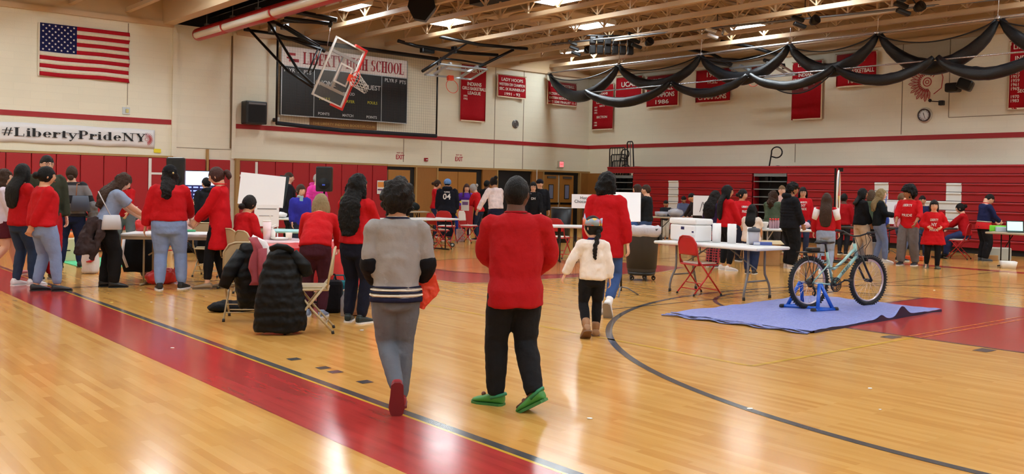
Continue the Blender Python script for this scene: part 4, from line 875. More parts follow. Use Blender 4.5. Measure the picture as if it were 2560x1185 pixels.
def person(label, px, fy, hy, face, girth=1.0, fem=True, skin=2, hair=('straight', 'dark', .3), top=None, bot=None, shoes=('sneaker', (30, 30, 32), (235, 235, 235)),
           lean=0, lh=None, rh=None, lf=(-.052, 0, 0, 0, 0), rf=(.052, 0, 0, 0, 0), hy_=0, hp=0, sit=None, H=None, feat=False, glasses=False, group=None, vox=None,
           lp=(-.6, -.6, -.3), rp=(.6, -.6, -.3), side=0, twist=0, curl=.5, pos=None, lhd=None, rhd=None, extra=None, sock=None, z0=0, hipoff=0, headscale=1.0):
    P = Vector(pos) if pos else flr(px, fy)
    D = math.hypot(P.x, P.y)
    if H is None:
        v = ray(px, hy); H = CAMH+v.z*D/math.hypot(v.x, v.y)
    near = D < 9.5; vx = vox or (.0065 if D < 11 else .0085 if D < 17 else .0105)
    hh = (.118+.062*H)*headscale*1.12; S = (H-hh-.012)/.853
    az = math.atan2(P.x, P.y); t = thing('person', label, 'person', (P.x, P.y, z0), -az-math.radians(face), group)
    T_ = dict(col=(190, 22, 28), hem=-.03, sleeve=1.0, loose=1.0, puff=False, name='sweatshirt', mat=None, flare=0, neck=.322, cuff=1.0); T_.update(top or {})
    B_ = dict(col=(60, 80, 120), length=1.0, loose=1.0, name='trousers', mat=None); B_.update(bot or {})
    X = Vector((1, 0, 0)); sm = skinmat(skin)
    hipz = .045+.49*.985 if sit is None else None
    hip = Vector((hipoff*S, 0, hipz*S)) if sit is None else Vector((0, 0, sit+.085*S))
    la = math.radians(lean); sa = math.radians(side); tw = math.radians(twist)
    def fr(tt):
        k = min(1, max(0, (tt+.02)/.12)); a = la*(.35+.65*k)
        up = Vector((math.sin(sa)*k, math.sin(a), math.cos(a))).normalized()
        c = math.cos(tw*k); s = math.sin(tw*k); rt = Vector((c, s, 0)); rt = (rt-up*rt.dot(up)).normalized(); fw = up.cross(rt)
        return up, rt, fw
    def TP(tt):
        if tt <= 0:
            up, rt, fw = fr(tt); return hip+up*tt*S, rt, fw, up
        n = 6; p = hip.copy()
        for i in range(n): p += fr(tt*(i+.5)/n)[0]*(tt/n)*S
        up, rt, fw = fr(tt); return p, rt, fw, up
    g = girth
    if fem: TS = [(-.075, .06, .055, 0), (-.04, .094, .066, -.006), (0, .104, .07, -.008), (.05, .095, .064, -.003), (.11, .078, .055, .004), (.17, .08, .058, .006), (.225, .088, .068, .012), (.262, .096, .058, .004), (.292, .084, .046, -.002), (.312, .058, .038, -.004), (.33, .035, .036, .0), (.40, .032, .035, .012)]
    else: TS = [(-.075, .06, .055, 0), (-.04, .09, .064, -.004), (0, .095, .066, -.004), (.05, .09, .062, 0), (.11, .086, .06, .004), (.17, .09, .064, .006), (.225, .1, .068, .006), (.262, .108, .06, .0), (.294, .096, .048, -.004), (.315, .064, .042, -.006), (.332, .04, .04, 0), (.40, .036, .04, .012)]
    gw = lambda tt: (g if tt < .28 else 1+(g-1)*.35)
    def tsec(tt, gr=0.0, lo=1.0):
        """torso section at height tt grown by gr metres"""
        for a, b_ in zip(TS, TS[1:]):
            if a[0] <= tt <= b_[0]: k = (tt-a[0])/(b_[0]-a[0]); w_, dp, yo = [a[i]*(1-k)+b_[i]*k for i in (1, 2, 3)]; break
        else: w_, dp, yo = (TS[0] if tt < 0 else TS[-1])[1:]
        if tt < -.04: w_, dp, yo = .094*(1+.1*(-tt-.04)), .068, -.004
        p, rt, fw, up = TP(tt); k = gw(tt)*S
        return (p+fw*yo*S, rt*(w_*k*lo+gr), fw*(dp*k*(1+.25*(g-1))*lo+gr))
    # ---- body
    b = MB(); secs = []
    for tt in [-.07, -.05, -.02, 0, .03, .06, .1, .14, .18, .22, .25, .275, .3, .315, .33, .345, .37, .40]:
        if tt == -.07: p, rt, fw, up = TP(-.06); secs.append((p, rt*.06*S, fw*.05*S)); continue
        q = tsec(tt); f_ = .86 if tt < .3 else 1; secs.append((q[0], q[1]*f_, q[2]*f_))
    b.loft(secs, 18)
    # head frame
    npos, nrt, nfw, nup = TP(.40)
    hyw = math.radians(hy_); hpt = math.radians(hp)
    upH = Vector((math.sin(sa)*.5, math.sin(la*.3+hpt), math.cos(la*.3+hpt))); fwd = Vector((math.sin(hyw+0)*1, math.cos(hyw), 0)); fwd = Matrix.Rotation(tw, 3, 'Z')@fwd
    upH = Matrix.Rotation(-hyw*.0, 3, 'Z')@Vector((math.sin(hpt)*math.sin(hyw)+math.sin(sa)*.5, math.sin(hpt)*math.cos(hyw)+math.sin(la*.25), math.cos(hpt))).normalized()
    fwH = (fwd-upH*fwd.dot(upH)).normalized(); rtH = fwH.cross(upH)
    neck = TP(.325)[0]+TP(.325)[2]*.004*S
    HC = neck+upH*hh*.5+fwH*hh*.07
    if lean > 25: HC = neck+(nup*.6+upH*.4).normalized()*(hh*.52)+fwH*hh*.08
    RH_ = Matrix((rtH, fwH, upH)).transposed()
    HP = lambda v, k=1.0: HC+RH_@(Vector(v)*hh*k)
    shell(b, lambda d: HP(headpt(d)))
    b.tube([TP(.32)[0], neck+nup*.01, HC-upH*hh*.12-fwH*hh*.06], [(.036*S*(1+.3*(g-1)), .038*S)]*2+[(.038*S, .04*S)], 12)
    for sx in (-1, 1): b.ball(HP((sx*.345, -.03, -.02)), (.035*hh, .06*hh, .11*hh), 8, 6, RH_)
    # arms
    ul, fl_ = .165*S, .148*S; hands = {}; cfs = {}
    shw = .098 if fem else .112
    for sg, tgt, pole, hd, key in ((-1, lh, lp, lhd, 'L'), (1, rh, rp, rhd, 'R')):
        p, rt, fw, up = TP(.285); sh = p+rt*sg*shw*S*(1+.25*(g-1))-fw*.004*S
        if tgt is None: tgt = (sg*(.16+.03*(g-1)), .035, .425)
        elif tgt == 'side': tgt = (sg*.17, .02, .42)
        rtw = Matrix.Rotation(tw, 3, 'Z'); tv = rtw@Vector(tgt)*S
        if sit is not None and tgt[2] < .3: pass
        el, wr = ik(sh, tv, ul, fl_, rtw@Vector((sg*abs(pole[0]), pole[1], pole[2])))
        hands[key] = (sh, el, wr); ka = 1+(g-1)*.7
        ca = .86 if T_['sleeve'] > .3 else 1; cb = .86 if T_['sleeve'] > .6 else 1
        pts, rs = cm([sh-up*0, (sh+el)/2, el, el*.6+wr*.4, wr], [(.034*S*ka*ca, .032*S*ka*ca), (.030*S*ka*ca, .029*S*ka*ca), .0255*S*ka*cb, .0245*S*ka*cb, (.018*S, .0145*S)])
        b.tube([sh-rt*sg*.03*S-up*.006*S]+pts, [(.020*S, .020*S)]+[(rs[0][0]*.72, rs[0][1]*.72)]+rs[1:], 12)
        dv = Vector(hd) if hd else (wr-el).normalized(); pn = (-rt*sg*.9+fw*.1) if hd is None else Vector((-sg*.3, .2, -1))
        if abs(dv.dot(pn.normalized())) > .9: pn = Vector((0, .2, -1))
        hand(b, wr, dv, pn, .108*S, curl, sg*1)
    # legs
    legs = {}; th, shn = .245*S, .247*S
    for sg, ft, key in ((-1, lf, 'L'), (1, rf, 'R')):
        up, rt, fw = fr(-.02); hj = hip+X*sg*.052*S*(1+.3*(g-1))
        an = Vector((ft[0]*S, ft[1]*S, (.045+ft[2])*S)); kn, an = ik(hj, an, th, shn, Vector((sg*.12+ (ft[5] if len(ft) > 5 else 0), 1, .15 if sit is None else 1.2)))
        legs[key] = (hj, kn, an, ft); kl = (1+(g-1)*.8)*(.84 if B_['length'] > .5 else 1)
        pts, rs = cm([hj, hj*.65+kn*.35, hj*.25+kn*.75, kn, kn*.7+an*.3, kn*.35+an*.65, an], [(.058*S*kl, .062*S*kl), (.056*S*kl, .058*S*kl), (.044*S*kl, .045*S*kl), (.036*S*kl, .037*S*kl), (.037*S*kl, .04*S*kl), (.029*S*kl, .03*S*kl), .021*S])
        b.tube(pts, rs, 12)
        yw_ = math.radians(ft[4]); pt_ = math.radians(ft[3]); fd = Vector((math.sin(yw_)*math.cos(pt_), math.cos(yw_)*math.cos(pt_), -math.sin(pt_)))
        b.tube([an+Vector((0, 0, 0)), an+fd*.03*S-Vector((0, 0, .022*S)), an+fd*.085*S-Vector((0, 0, .03*S))], [.022*S, (.024*S, .018*S), (.022*S, .01*S)], 10)
    b.build('body', sm, t, mods=[remesh(vx, 1)])
    # ---- face parts
    if feat:
        for sx in (-1, 1):
            e = MB(); e.ball(HP((sx*.145, .352, .03)), (.052*hh, .035*hh, .028*hh), 10, 6, RH_); e.cur = 1; e.ball(HP((sx*.145, .38, .03)), (.024*hh, .015*hh, .026*hh), 8, 6, RH_)
            e.build('eye', [mat('eye_white', (220, 215, 210), .3), mat('eye_dark', (28, 18, 14), .2)], t)
            MB().tube([HP((sx*.07, .415, .115)), HP((sx*.15, .41, .14)), HP((sx*.23, .36, .11))], [.008*hh*2, .011*hh*2, .005*hh*2], 6).build('eyebrow', hairmat(hair[1] if hair and hair[1] != 'grey' else 'light'), t)
        MB().ball(HP((0, .402, -.275)), (.1*hh, .035*hh, .03*hh), 10, 6, RH_).build('lips', mat('lips_%d' % skin, tuple(int(c*f) for c, f in zip(SKIN[skin], (.86, .62, .62))), .45), t)
    if glasses:
        gb = MB()
        for sx in (-1, 1): gb.torus(HP((sx*.15, .45, .03)), .095*hh, .009*hh, fwH, 18, 5); gb.tube([HP((sx*.24, .44, .05)), HP((sx*.36, .2, .04)), HP((sx*.37, -.02, .03))], .008*hh, 5)
        gb.tube([HP((-.06, .46, .05)), HP((.06, .46, .05))], .008*hh, 5); gb.build('glasses', mat('glasses_dark', (24, 20, 22), .3), t)
    # ---- hair
    if hair:
        st, hc_, ln = hair; hm = hairmat(hc_) if isinstance(hc_, str) else hc_; b = MB(); vol = {'short': .06, 'buzz': .035, 'curly': .2, 'afro': .58}.get(st, .085)
        low = st in ('short', 'buzz', 'curly', 'afro'); rnd = random.Random(len(label)*7+int(px)); sd = rnd.random()*50
        def hf(d):
            x, y, z = d; q = headpt((x, min(y, .0) if False else y, z), 1); kx = 1+vol*(1+.25*(z > 0)*z)
            fz = .28 if st not in ('buzz',) else .3
            face_ = y > .12 and z < fz+.45*abs(x)*0 and abs(x) < (.86 if low else .8)
            if low and (z < -.66 or (z < -.28 and y > -.45)): face_ = True
            if low and y > -.15 and z < .0: face_ = True
            if not low and z < -.72: face_ = True
            nn = noise.noise(Vector(d)*(4.5 if st in ('curly', 'afro') else 3)+Vector((sd, 0, 0)))*(.09 if st in ('curly', 'afro') else .02)
            if face_: return HP(Vector((q.x*.9, q.y*.8, q.z*.9)))
            v = Vector((q.x*kx, q.y*kx-(.01 if y > 0 else .03), q.z*kx+.012))*(1+nn)
            return HP(v)
        shell(b, hf, 32, 22)
        if st in ('curly', 'afro'):
            for k in range(90):
                d = Vector((rnd.uniform(-1, 1), rnd.uniform(-1, .5), rnd.uniform(-.25, 1))).normalized()
                if d.y > .3 and d.z < .35: continue
                q = headpt(d); b.ball(HP(q*(1+vol*.9)), hh*rnd.uniform(.07, .13), 8, 5)
        if st in ('straight', 'wavy', 'bob', 'curlylong'):
            wv = {'straight': .0, 'wavy': .006, 'bob': 0, 'curlylong': .012}[st]; c1 = HP((0, -.3, .1)); c2 = HP((0, -.30, -.32))
            tw_ = 1.0 if st != 'bob' else 1.1
            if st == 'bob' or ln < .08: pts = [HP((0, -.12, .3)), HP((0, -.2, .05)), HP((0, -.24, -.25)), HP((0, -.27, -.62))]; rs = [(.3*hh, .25*hh), (.40*hh, .26*hh), (.42*hh, .24*hh), (.36*hh, .16*hh)]
            else:
                tE = max(-.02, .33-ln); tm = (.30+tE)/2
                bk = lambda tt, o: TP(tt)[0]-TP(tt)[2]*(.062*g+o)*S
                pts = [HP((0, -.12, .3)), HP((0, -.18, .05)), HP((0, -.25, -.3)), bk(.28, .012), bk(tm, .02), bk(tE+.03, .02), bk(tE, .018)]
                kw = 1.0 if ln < .2 else 1.12; kw *= 1.12 if st != 'straight' else 1; rs = [(.3*hh, .25*hh), (.39*hh, .26*hh), (.41*hh, .24*hh), (.42*hh*kw, .17*hh), (.44*hh*kw, .15*hh), (.34*hh*kw, .1*hh), (.16*hh, .04*hh)]
            P_, R_ = cm(pts, rs, 4)
            P_ = [p+RH_@Vector((wv*math.sin(i*1.5), wv*.5*math.cos(i*1.9), 0)) for i, p in enumerate(P_)]
            b.tube(P_, R_, 18, ref=rtH)
            if ln > .05:
                for sx in (-1, 1):
                    q0 = HP((sx*.33, .02, .15)); q1 = HP((sx*.39, .02, -.15)); q2 = HP((sx*.37, -.02, -.5)); q3 = TP(.24)[0]+TP(.24)[1]*sx*.075*S+TP(.24)[2]*(.075 if feat else .0)*S
                    pp, rr = cm([q0, q1, q2] + ([q3] if ln > .12 else []), [(.05*hh, .12*hh), (.07*hh, .14*hh), (.07*hh, .13*hh)]+([(.06*hh, .1*hh)] if ln > .12 else []), 3)
                    b.tube(pp, rr, 8, ref=rtH)
        b.build('hair', hm, t, mods=[remesh(max(.009, vx), 2)]+([wrinkle(.035 if st != 'wavy' else .03, .06), wrinkle(.012, .02)] if st in ('curly', 'afro', 'wavy', 'curlylong') else [wrinkle(.010, .04)]))
        if st == 'bun': MB().ball(HP((0, -.52, ln)), (.2*hh, .18*hh, .19*hh), 14, 10, RH_).build('hair_bun', hm, t, mods=[wrinkle(.008, .03)])
        if st == 'pony':
            P_, R_ = cm([HP((0, -.4, .1)), HP((0, -.6, .12)), HP((0, -.68, -.1)), HP((0, -.6, -.1-ln*2))], [.06*hh, .16*hh, .17*hh, .04*hh], 4); MB().tube(P_, R_, 12).build('ponytail', hm, t, mods=[wrinkle(.02, .06)])
        if st == 'braid':
            bb_ = MB(); q0 = HP((0, -.42, -.05)); q1 = TP(.24)[0]-TP(.24)[2]*.085*S; q2 = TP(.33-ln)[0]-TP(.33-ln)[2]*.09*S; n = 12
            for k in range(n+1): s = k/n; p = q0.lerp(q1, s*2) if s < .5 else q1.lerp(q2, s*2-1); r = .021*S*(1-.55*s); bb_.ball(p+TP(.2)[1]*(.005*S*(-1)**k), (r*1.2, r, r*1.5), 8, 6)
            bb_.tube([q0, q1, q2], [.018*S, .016*S, .008*S], 8); bb_.build('braid', hm, t)
    # ---- top
    tm_ = T_['mat'] or fab('cloth_%d_%d_%d' % T_['col'], T_['col'])
    spread = max(0, abs(rf[0]-lf[0])-.10)*.12*S; k3_ = max(0, B_['loose']-1)*.008*S
    def topsec(tt, k):
        if T_['loose'] > 1.3 and tt < .03 and not T_['flare'] and not T_['puff']: k *= max(.75, 1-(.03-tt)*5)
        if T_['loose'] >= 1.4 and .03 < tt < .22: k += (.016*S if fem else .012*S)*math.sin(PI*(tt-.03)/.19)
        c_, a_, b_ = tsec(tt, k)
        if tt < .045:
            f = min(1, (.045-tt)/.05); wm = (.112*gw(0)*S+.014+spread*min(1, f)+k3_*.6)+T_['flare']*max(0, .02-tt)*S; dm = (.079*gw(0)*S+.014+k3_)+T_['flare']*max(0, .02-tt)*S*.7
            if a_.length < wm: a_ = a_.normalized()*(a_.length*(1-f)+wm*f)
            if b_.length < dm: b_ = b_.normalized()*(b_.length*(1-f)+dm*f)
        return (c_, a_, b_)
    lo = T_['loose']; gr = .012*lo+.004; b = MB(); hem = T_['hem']; sec = []
    nst = 22; last = T_['neck']
    for i in range(nst+1):
        tt = hem+(last-hem)*i/nst; k = gr*(1 if tt < .29 else max(.15, (.335-tt)/.055))
        if T_['flare'] and tt < .06: k += T_['flare']*(.06-tt)*S
        if T_['puff'] and tt < .3: k += .008*math.cos(i*2*PI/2.2)+.018
        sec.append(topsec(tt, k))
    c0 = sec[0]; u0 = fr(0)[0]; b.loft([(c0[0]-u0*.002, c0[1]*.5, c0[2]*.5), (c0[0], c0[1]*.93, c0[2]*.93), (c0[0]+u0*.007, c0[1]*.985, c0[2]*.985)]+[(c0[0]+u0*.016, c0[1], c0[2])]+sec[1:], 26)
    for key in 'LR':
        sh, el, wr = hands[key]; sg = -1 if key == 'L' else 1; sl = T_['sleeve']; p, rt, fw, up = TP(.285); ka = 1+(g-1)*.7; lk = .5+.5*lo
        wr2 = wr-(wr-el).normalized()*.004*S
        full = [sh+up*.0, (sh+el)/2, el, (el+wr2)/2, el*.12+wr2*.88, wr2]; rr = [.039*S*ka+.004*lk, .036*S*ka+.007*lk, .031*S*ka+.010*lk, .029*S*ka+.011*lk, .025*S*ka+.010*lk, .021*S*T_['cuff']+.003]
        if sl < .6: nk = 2 if sl > .3 else 2; full = [sh, (sh+el)/2, (sh+el)/2*.4+el*.6]; rr = [.039*S*ka+.004*lk, .039*S*ka+.008*lk, .040*S*ka+.010*lk]
        elif sl < .9: full = full[:4]; rr = rr[:4]
        P_, R_ = cm(full, rr, 5)
        if T_['puff']: R_ = [tuple(r+.014+.006*math.cos(i*2.6) for r in q) for i, q in enumerate(R_)]
        b.tube([sh-rt*sg*.045*S+up*.002*S, sh-rt*sg*.01*S-up*.001*S]+P_[1:], [(.028*S, .028*S), (.038*S*ka+.003, .038*S*ka+.003)]+R_[1:], 14)
    if T_.get('hood'):
        p, rt, fw, up = TP(.33); b.tube([p-fw*.02*S+rt*.07*S, p-fw*.06*S+rt*.05*S, p-fw*.075*S, p-fw*.06*S-rt*.05*S, p-fw*.02*S-rt*.07*S], [.02*S, .03*S, .034*S, .03*S, .02*S], 10)
    mods = [remesh(.011 if near else .014, 2)]+([wrinkle(.019*min(1.6, lo), .09 if H < 1.3 else .13), wrinkle(.007, .04), resmooth(3)] if not T_['puff'] else [wrinkle(.008, .05)])
    top_o = b.build(T_['name'], tm_, t, mods=mods)
    for (t0, t1, colr, ex, nm) in T_.get('bands', []):
        bb_ = MB(); ex += .005 if t0 < .29 else .001; secs_ = [topsec(t0+(t1-t0)*i/4, gr*(1 if t0 < .29 else .2)) for i in range(5)]; bb_.loft([(q[0], q[1]*(1+ex/q[1].length), q[2]*(1+ex/q[2].length)) for q in secs_], 24); bb_.build(nm, fab('%s_%d_%d_%d' % ((nm,)+colr), colr), t, mods=[remesh(.01, 2)])
    # ---- bottom
    bm_ = B_['mat'] or fab('denim_%d_%d_%d' % B_['col'], B_['col']); lb = B_['loose']; gb_ = .008+.008*max(0, lb-1); b = MB(); L_ = B_['length']
    q0 = tsec(-.09, gb_); q1 = tsec(-.075, gb_); b.loft([(q0[0], q0[1]*.6, q0[2]*.7), (q1[0], q1[1]*.9, q1[2]*.95)]+[tsec(tt, gb_) for tt in (-.05, -.03, -.01, .015, .035)], 20)
    for key in 'LR':
        hj, kn, an, ft = legs[key]; kl = 1+(g-1)*.8; e = gb_; fin = kn.lerp(an, min(1, (L_-.5)*2)) if L_ > .5 else hj.lerp(kn, L_*2)
        if L_ > .55:
            full = [hj, hj*.65+kn*.35, hj*.25+kn*.75, kn, kn*.6+fin*.4, kn*.2+fin*.8, fin]; k3 = max(0, lb-1)*.020*S
            rr = [.062*S*kl+e, .058*S*kl+e+k3*.4, .046*S*kl+e+k3*.8, .038*S*kl+e+k3, .037*S*kl+e+k3, .030*S*kl+e+k3*.9, .0235*S+e+k3*(1.0 if L_ > .95 else .9)]
        else: full = [hj, hj*.5+fin*.5, fin]; rr = [.062*S*kl+e, .058*S*kl+e+.01, .055*S*kl+e+.014]
        P_, R_ = cm(full, rr, 4); b.tube(P_, R_, 14)
    b.build(B_['name'], bm_, t, mods=[remesh(.010 if near else .013, 2), wrinkle(.012*lb, .08), wrinkle(.005, .035), resmooth(2)])
    # ---- shoes
    kind, c1, c2 = shoes
    for key in 'LR':
        hj, kn, an, ft = legs[key]; yw_ = math.radians(ft[4]); pt_ = math.radians(ft[3]); fd = Vector((math.sin(yw_)*math.cos(pt_), math.cos(yw_)*math.cos(pt_), -math.sin(pt_)))
        rt = Vector((math.cos(yw_), -math.sin(yw_), 0)); un = rt.cross(fd); k = S*(1.0 if H > 1.3 else 1.12); R3 = Matrix((rt, fd, un)).transposed()
        Q = lambda x, y, z: an+R3@Vector((x*k, y*k, z*k))
        def sec_(y, w_, z0_, z1_): return (Q(0, y, (z0_+z1_)/2), R3@Vector((w_*k, 0, 0)), R3@Vector((0, 0, (z1_-z0_)/2*k)))
        b = MB(); hgt = {'boot': .075, 'sneaker': .0, 'flat': -.012, 'clog': -.008, 'croc': -.006}[kind]; wd = 1.18 if kind in ('clog', 'croc', 'boot') else 1.0
        b.loft([sec_(-.042, .014*wd, -.036, -.005), sec_(-.036, .023*wd, -.038, .012+max(0, hgt)*.2), sec_(-.012, .026*wd, -.038, .014), sec_(.02, .027*wd, -.038, .006), sec_(.05, .031*wd, -.038, -.006), sec_(.08, .033*wd, -.038, -.014), sec_(.1, .027*wd, -.038, -.02), sec_(.112, .014*wd, -.036, -.026)], 14, e=.8)
        if kind == 'boot': b.tube([Q(0, -.005, -.01), Q(0, -.006, .04), Q(0, -.008, .085)], [.03*k, .032*k, .034*k], 14)
        elif kind == 'sneaker': b.tube([Q(0, -.012, -.005), Q(0, -.014, .022)], [.027*k, .026*k], 12)
        s_o = b.build({'boot': 'boot', 'sneaker': 'shoe', 'flat': 'shoe', 'clog': 'clog', 'croc': 'clog'}[kind], mat('shoe_%d_%d_%d' % c1, c1, .5), t, mods=[subsurf(1)])
        b = MB(); b.prism([(-.013*wd, -.042), (.013*wd, -.042), (.026*wd, -.03), (.029*wd, .02), (.035*wd, .075), (.026*wd, .106), (.008, .118), (-.008, .118), (-.026*wd, .106), (-.035*wd, .075), (-.029*wd, .02), (-.026*wd, -.03)], .012, 0)
        b.v = [tuple(Q(v[0], v[1], v[2]-.047)) for v in b.v]; b.build('sole', mat('sole_%d_%d_%d' % c2, c2, .6), s_o)
        if kind == 'croc':
            b = MB()
            for (x, y) in ((-.016, .075), (.0, .08), (.016, .075), (-.02, .058), (.02, .058), (-.008, .094), (.008, .094)): b.ball(Q(x, y, -.014-.3*(y-.05)), .0045*k, 6, 5)
            b.build('vent_hole', m_black, s_o); MB().ball(Q(.004, .062, -.004), (.011*k, .009*k, .010*k), 8, 6).build('charm', mat('charm_brown', (120, 70, 60), .5), s_o)
            MB().tube([Q(-.03, .01, -.012), Q(-.026, -.035, .004), Q(0, -.05, .008), Q(.026, -.035, .004), Q(.03, .01, -.012)], .007*k, 8).build('heel_strap', mat('strap_teal', (40, 130, 90), .5), s_o)
        if kind == 'sneaker' and near is True and c1[0] > 120: pass
    if sock:
        for key in 'LR':
            hj, kn, an, ft = legs[key]; MB().tube([an+Vector((0, 0, -.01)), an.lerp(kn, sock[1])], [.024*S, .026*S], 12).build('sock', fab('sock_%d_%d_%d' % sock[0], sock[0]), t)
    NP[0] += 1
    ctx = dict(root=t, TP=TP, HP=HP, hh=hh, S=S, hands=hands, legs=legs, tsec=tsec, RH=RH_, gr=gr, up=upH, top=top_o, fwH=fwH, rtH=rtH, fr=fr, hip=hip)
    return ctx
def chest_print(c, lines, back=False, name='shirt_print', m=None, w_=None):
    """white printed lettering laid on the shirt front or back"""
    m = m or mat('print_white', (228, 224, 220), .8); TPf = c['TP']; S = c['S']
    for s, tt, size, wf in lines:
        p, rt, fw, up = TPf(tt); cc, a, bb_ = c['tsec'](tt, c['gr'])
        sg = -1 if back else 1; U = -rt if not back else rt
        O = cc+fw*sg*(bb_.length+.012)
        o = text(s, size*S, m, c['root'], O, U, up, name=name, wfac=wf*S if wf else None, bold=.02, depth=.002)
        sw = o.modifiers.new('sw', 'SHRINKWRAP'); sw.target = c['top']; sw.offset = .006; sw.wrap_mode = 'OUTSIDE_SURFACE' if False else 'ABOVE_SURFACE'
def ring_at(c, ta, tb, ex, col, name): pass
RED = (184, 18, 26); DRED = (178, 20, 26); JEAN = (92, 112, 150); LJEAN = (120, 140, 176); NAVY = (22, 26, 44); BLK = (20, 20, 22); WHT = (232, 228, 222)
W0 = (235, 235, 235)
back_ = dict(lh=(-.03, -.10, .49), rh=(.03, -.12, .49), lp=(-1, -.2, -.2), rp=(1, -.2, -.2))
# ---- two boys walking away in the foreground
c = person('boy walking away in grey pullover with striped hem, grey jeans and red-soled shoes', 985, 1030, 452, -6, skin=3, fem=False, girth=.92, hair=('curly', 'dark', 0), H=1.52, pos=flr(985, 1024),
    top=dict(col=(150, 146, 146), hem=-.04, loose=1.6, name='grey_pullover', bands=[(-.045, -.02, (30, 32, 58), .004, 'hem_navy'), (-.019, -.008, (226, 216, 200), .007, 'hem_stripe'), (-.006, .004, (34, 36, 60), .006, 'hem_navy'), (.005, .014, (226, 216, 200), .007, 'hem_stripe'), (.016, .026, (34, 36, 60), .006, 'hem_navy'), (.318, .33, (30, 32, 58), .006, 'collar'), (.33, .336, (226, 216, 200), .008, 'collar_stripe')]),
    bot=dict(col=(104, 110, 122), loose=1.1), shoes=('sneaker', (150, 30, 40), (120, 32, 38)), lf=(-.0, -.10, .075, 78, 4), rf=(.035, .05, 0, 0, 3), lh=(-.09, .12, .56), rh=(.12, .12, .55), lp=(-.25, -.9, -.3), rp=(.3, -.9, -.3), lean=3, twist=-4)
# dark lower sleeves
for k in 'LR':
    sh, el, wr = c['hands'][k]; S = c['S']
    MB().tube([sh.lerp(el, .82), sh.lerp(el, .9), el, el.lerp(wr, .5), wr], [.038*S, .046*S, .046*S, .043*S, .032*S], 14).build('black_sleeve', fab('black_sleeve', (18, 18, 24)), c['root'], mods=[remesh(.01, 2), wrinkle(.012, .06)])
gb = c
person('boy walking away in a plain red sweatshirt, black trousers and green clogs', 1282, 1018, 440, -22, twist=-28, skin=4, fem=False, girth=1.04, hair=('short', 'black', 0), H=1.57, glasses=True,
    top=dict(col=(172, 20, 28), hem=-.085, loose=1.7, name='red_sweatshirt', bands=[(.322, .334, (150, 18, 26), .005, 'collar')]), bot=dict(col=(26, 27, 31), loose=1.3, name='black_trousers'), shoes=('croc', (64, 140, 60), (54, 120, 60)),
    lf=(-.055, .07, 0, 0, -42), rf=(.05, -.12, .035, 30, -40), lh=(-.06, .15, .575), rh=(.07, .15, .57), lp=(-1.5, -.3, -.5), rp=(1.5, -.3, -.5), hy_=14, lean=2)
# ---- little girl with the crown, woman in red beside her
c = person('little girl walking in white sweatshirt, black leggings, tan boots and a paper crown', 1478, 842, 533, -8, skin=1, girth=.98, hair=('braid', 'dark', .17), feat=False, H=1.22,
    top=dict(col=(236, 226, 218), hem=-.03, loose=1.7, name='white_sweatshirt', bands=[(.315, .335, (36, 34, 80), .004, 'navy_collar')]), bot=dict(col=(22, 22, 26), loose=.9, name='leggings'), shoes=('boot', (150, 108, 72), (120, 84, 56)),
    lf=(-.06, -.13, .05, 35, -5), rf=(.045, .05, 0, 0, 5), lh=(-.27, .06, .46), rh=(.17, .0, .40), hy_=-42, twist=3, sock=None)
HP, hh = c['HP'], c['hh']
b = MB(); n = 28; prof = []
for i in range(n+1):
    a = PI*.5+ (i/n-.5)*2*PI*.98; r = .405; zt = .34+.12*abs(math.sin(i*PI/7))+(.32 if i in (n//2,) else 0)
    prof.append((r*math.cos(a), r*1.15*math.sin(a)-.02, zt))
vs = [HP((x, y, .10)) for x, y, z in prof]+[HP((x*1.04, y*1.04, z)) for x, y, z in prof]
b.add(vs, [(i, i+1, n+2+i, n+1+i) for i in range(n)], True)
mc = bpy.data.materials.new('paper_crown'); mc.use_nodes = True; nt = mc.node_tree; bs = nt.nodes['Principled BSDF']; bs.inputs['Roughness'].default_value = .6
vo = nt.nodes.new('ShaderNodeTexVoronoi'); vo.inputs['Scale'].default_value = 22; tc = nt.nodes.new('ShaderNodeTexCoord'); nt.links.new(tc.outputs['Object'], vo.inputs[0])
sp = nt.nodes.new('ShaderNodeSeparateColor'); nt.links.new(vo.outputs['Color'], sp.inputs[0])
cr = nt.nodes.new('ShaderNodeValToRGB'); cr.color_ramp.interpolation = 'CONSTANT'; nt.links.new(sp.outputs[0], cr.inputs[0])
cr.color_ramp.elements[0].color = (*srgb((150, 170, 190)), 1); cr.color_ramp.elements[1].position = .5; cr.color_ramp.elements[1].color = (*srgb((222, 120, 90)), 1)
e = cr.color_ramp.elements.new(.68); e.color = (*srgb((230, 190, 90)), 1); e = cr.color_ramp.elements.new(.8); e.color = (*srgb((170, 160, 200)), 1)
nt.links.new(cr.outputs[0], bs.inputs['Base Color'])
b.build('paper_crown', mc, c['root'], mods=[lambda o: setattr(o.modifiers.new('k', 'SOLIDIFY'), 'thickness', .003)])
c = person('woman in long red sweatshirt and blue jeans with shoulder-length black curls, walking away', 1510, 790, 428, 12, skin=1, girth=1.0, hair=('curlylong', 'black', .07), hy_=30,
    top=dict(col=(176, 13, 22), hem=-.115, loose=2.0, flare=.05, name='red_sweatshirt'), bot=dict(col=(58, 84, 136), loose=1.1, length=.9), shoes=('sneaker', (228, 226, 224), (150, 140, 130)), lf=(-.05, .06, 0, 0, 0), rf=(.05, -.10, .05, 60, 4), lh=(-.15, .05, .45), rh=(.17, .0, .43), sock=((235, 225, 220), .22))
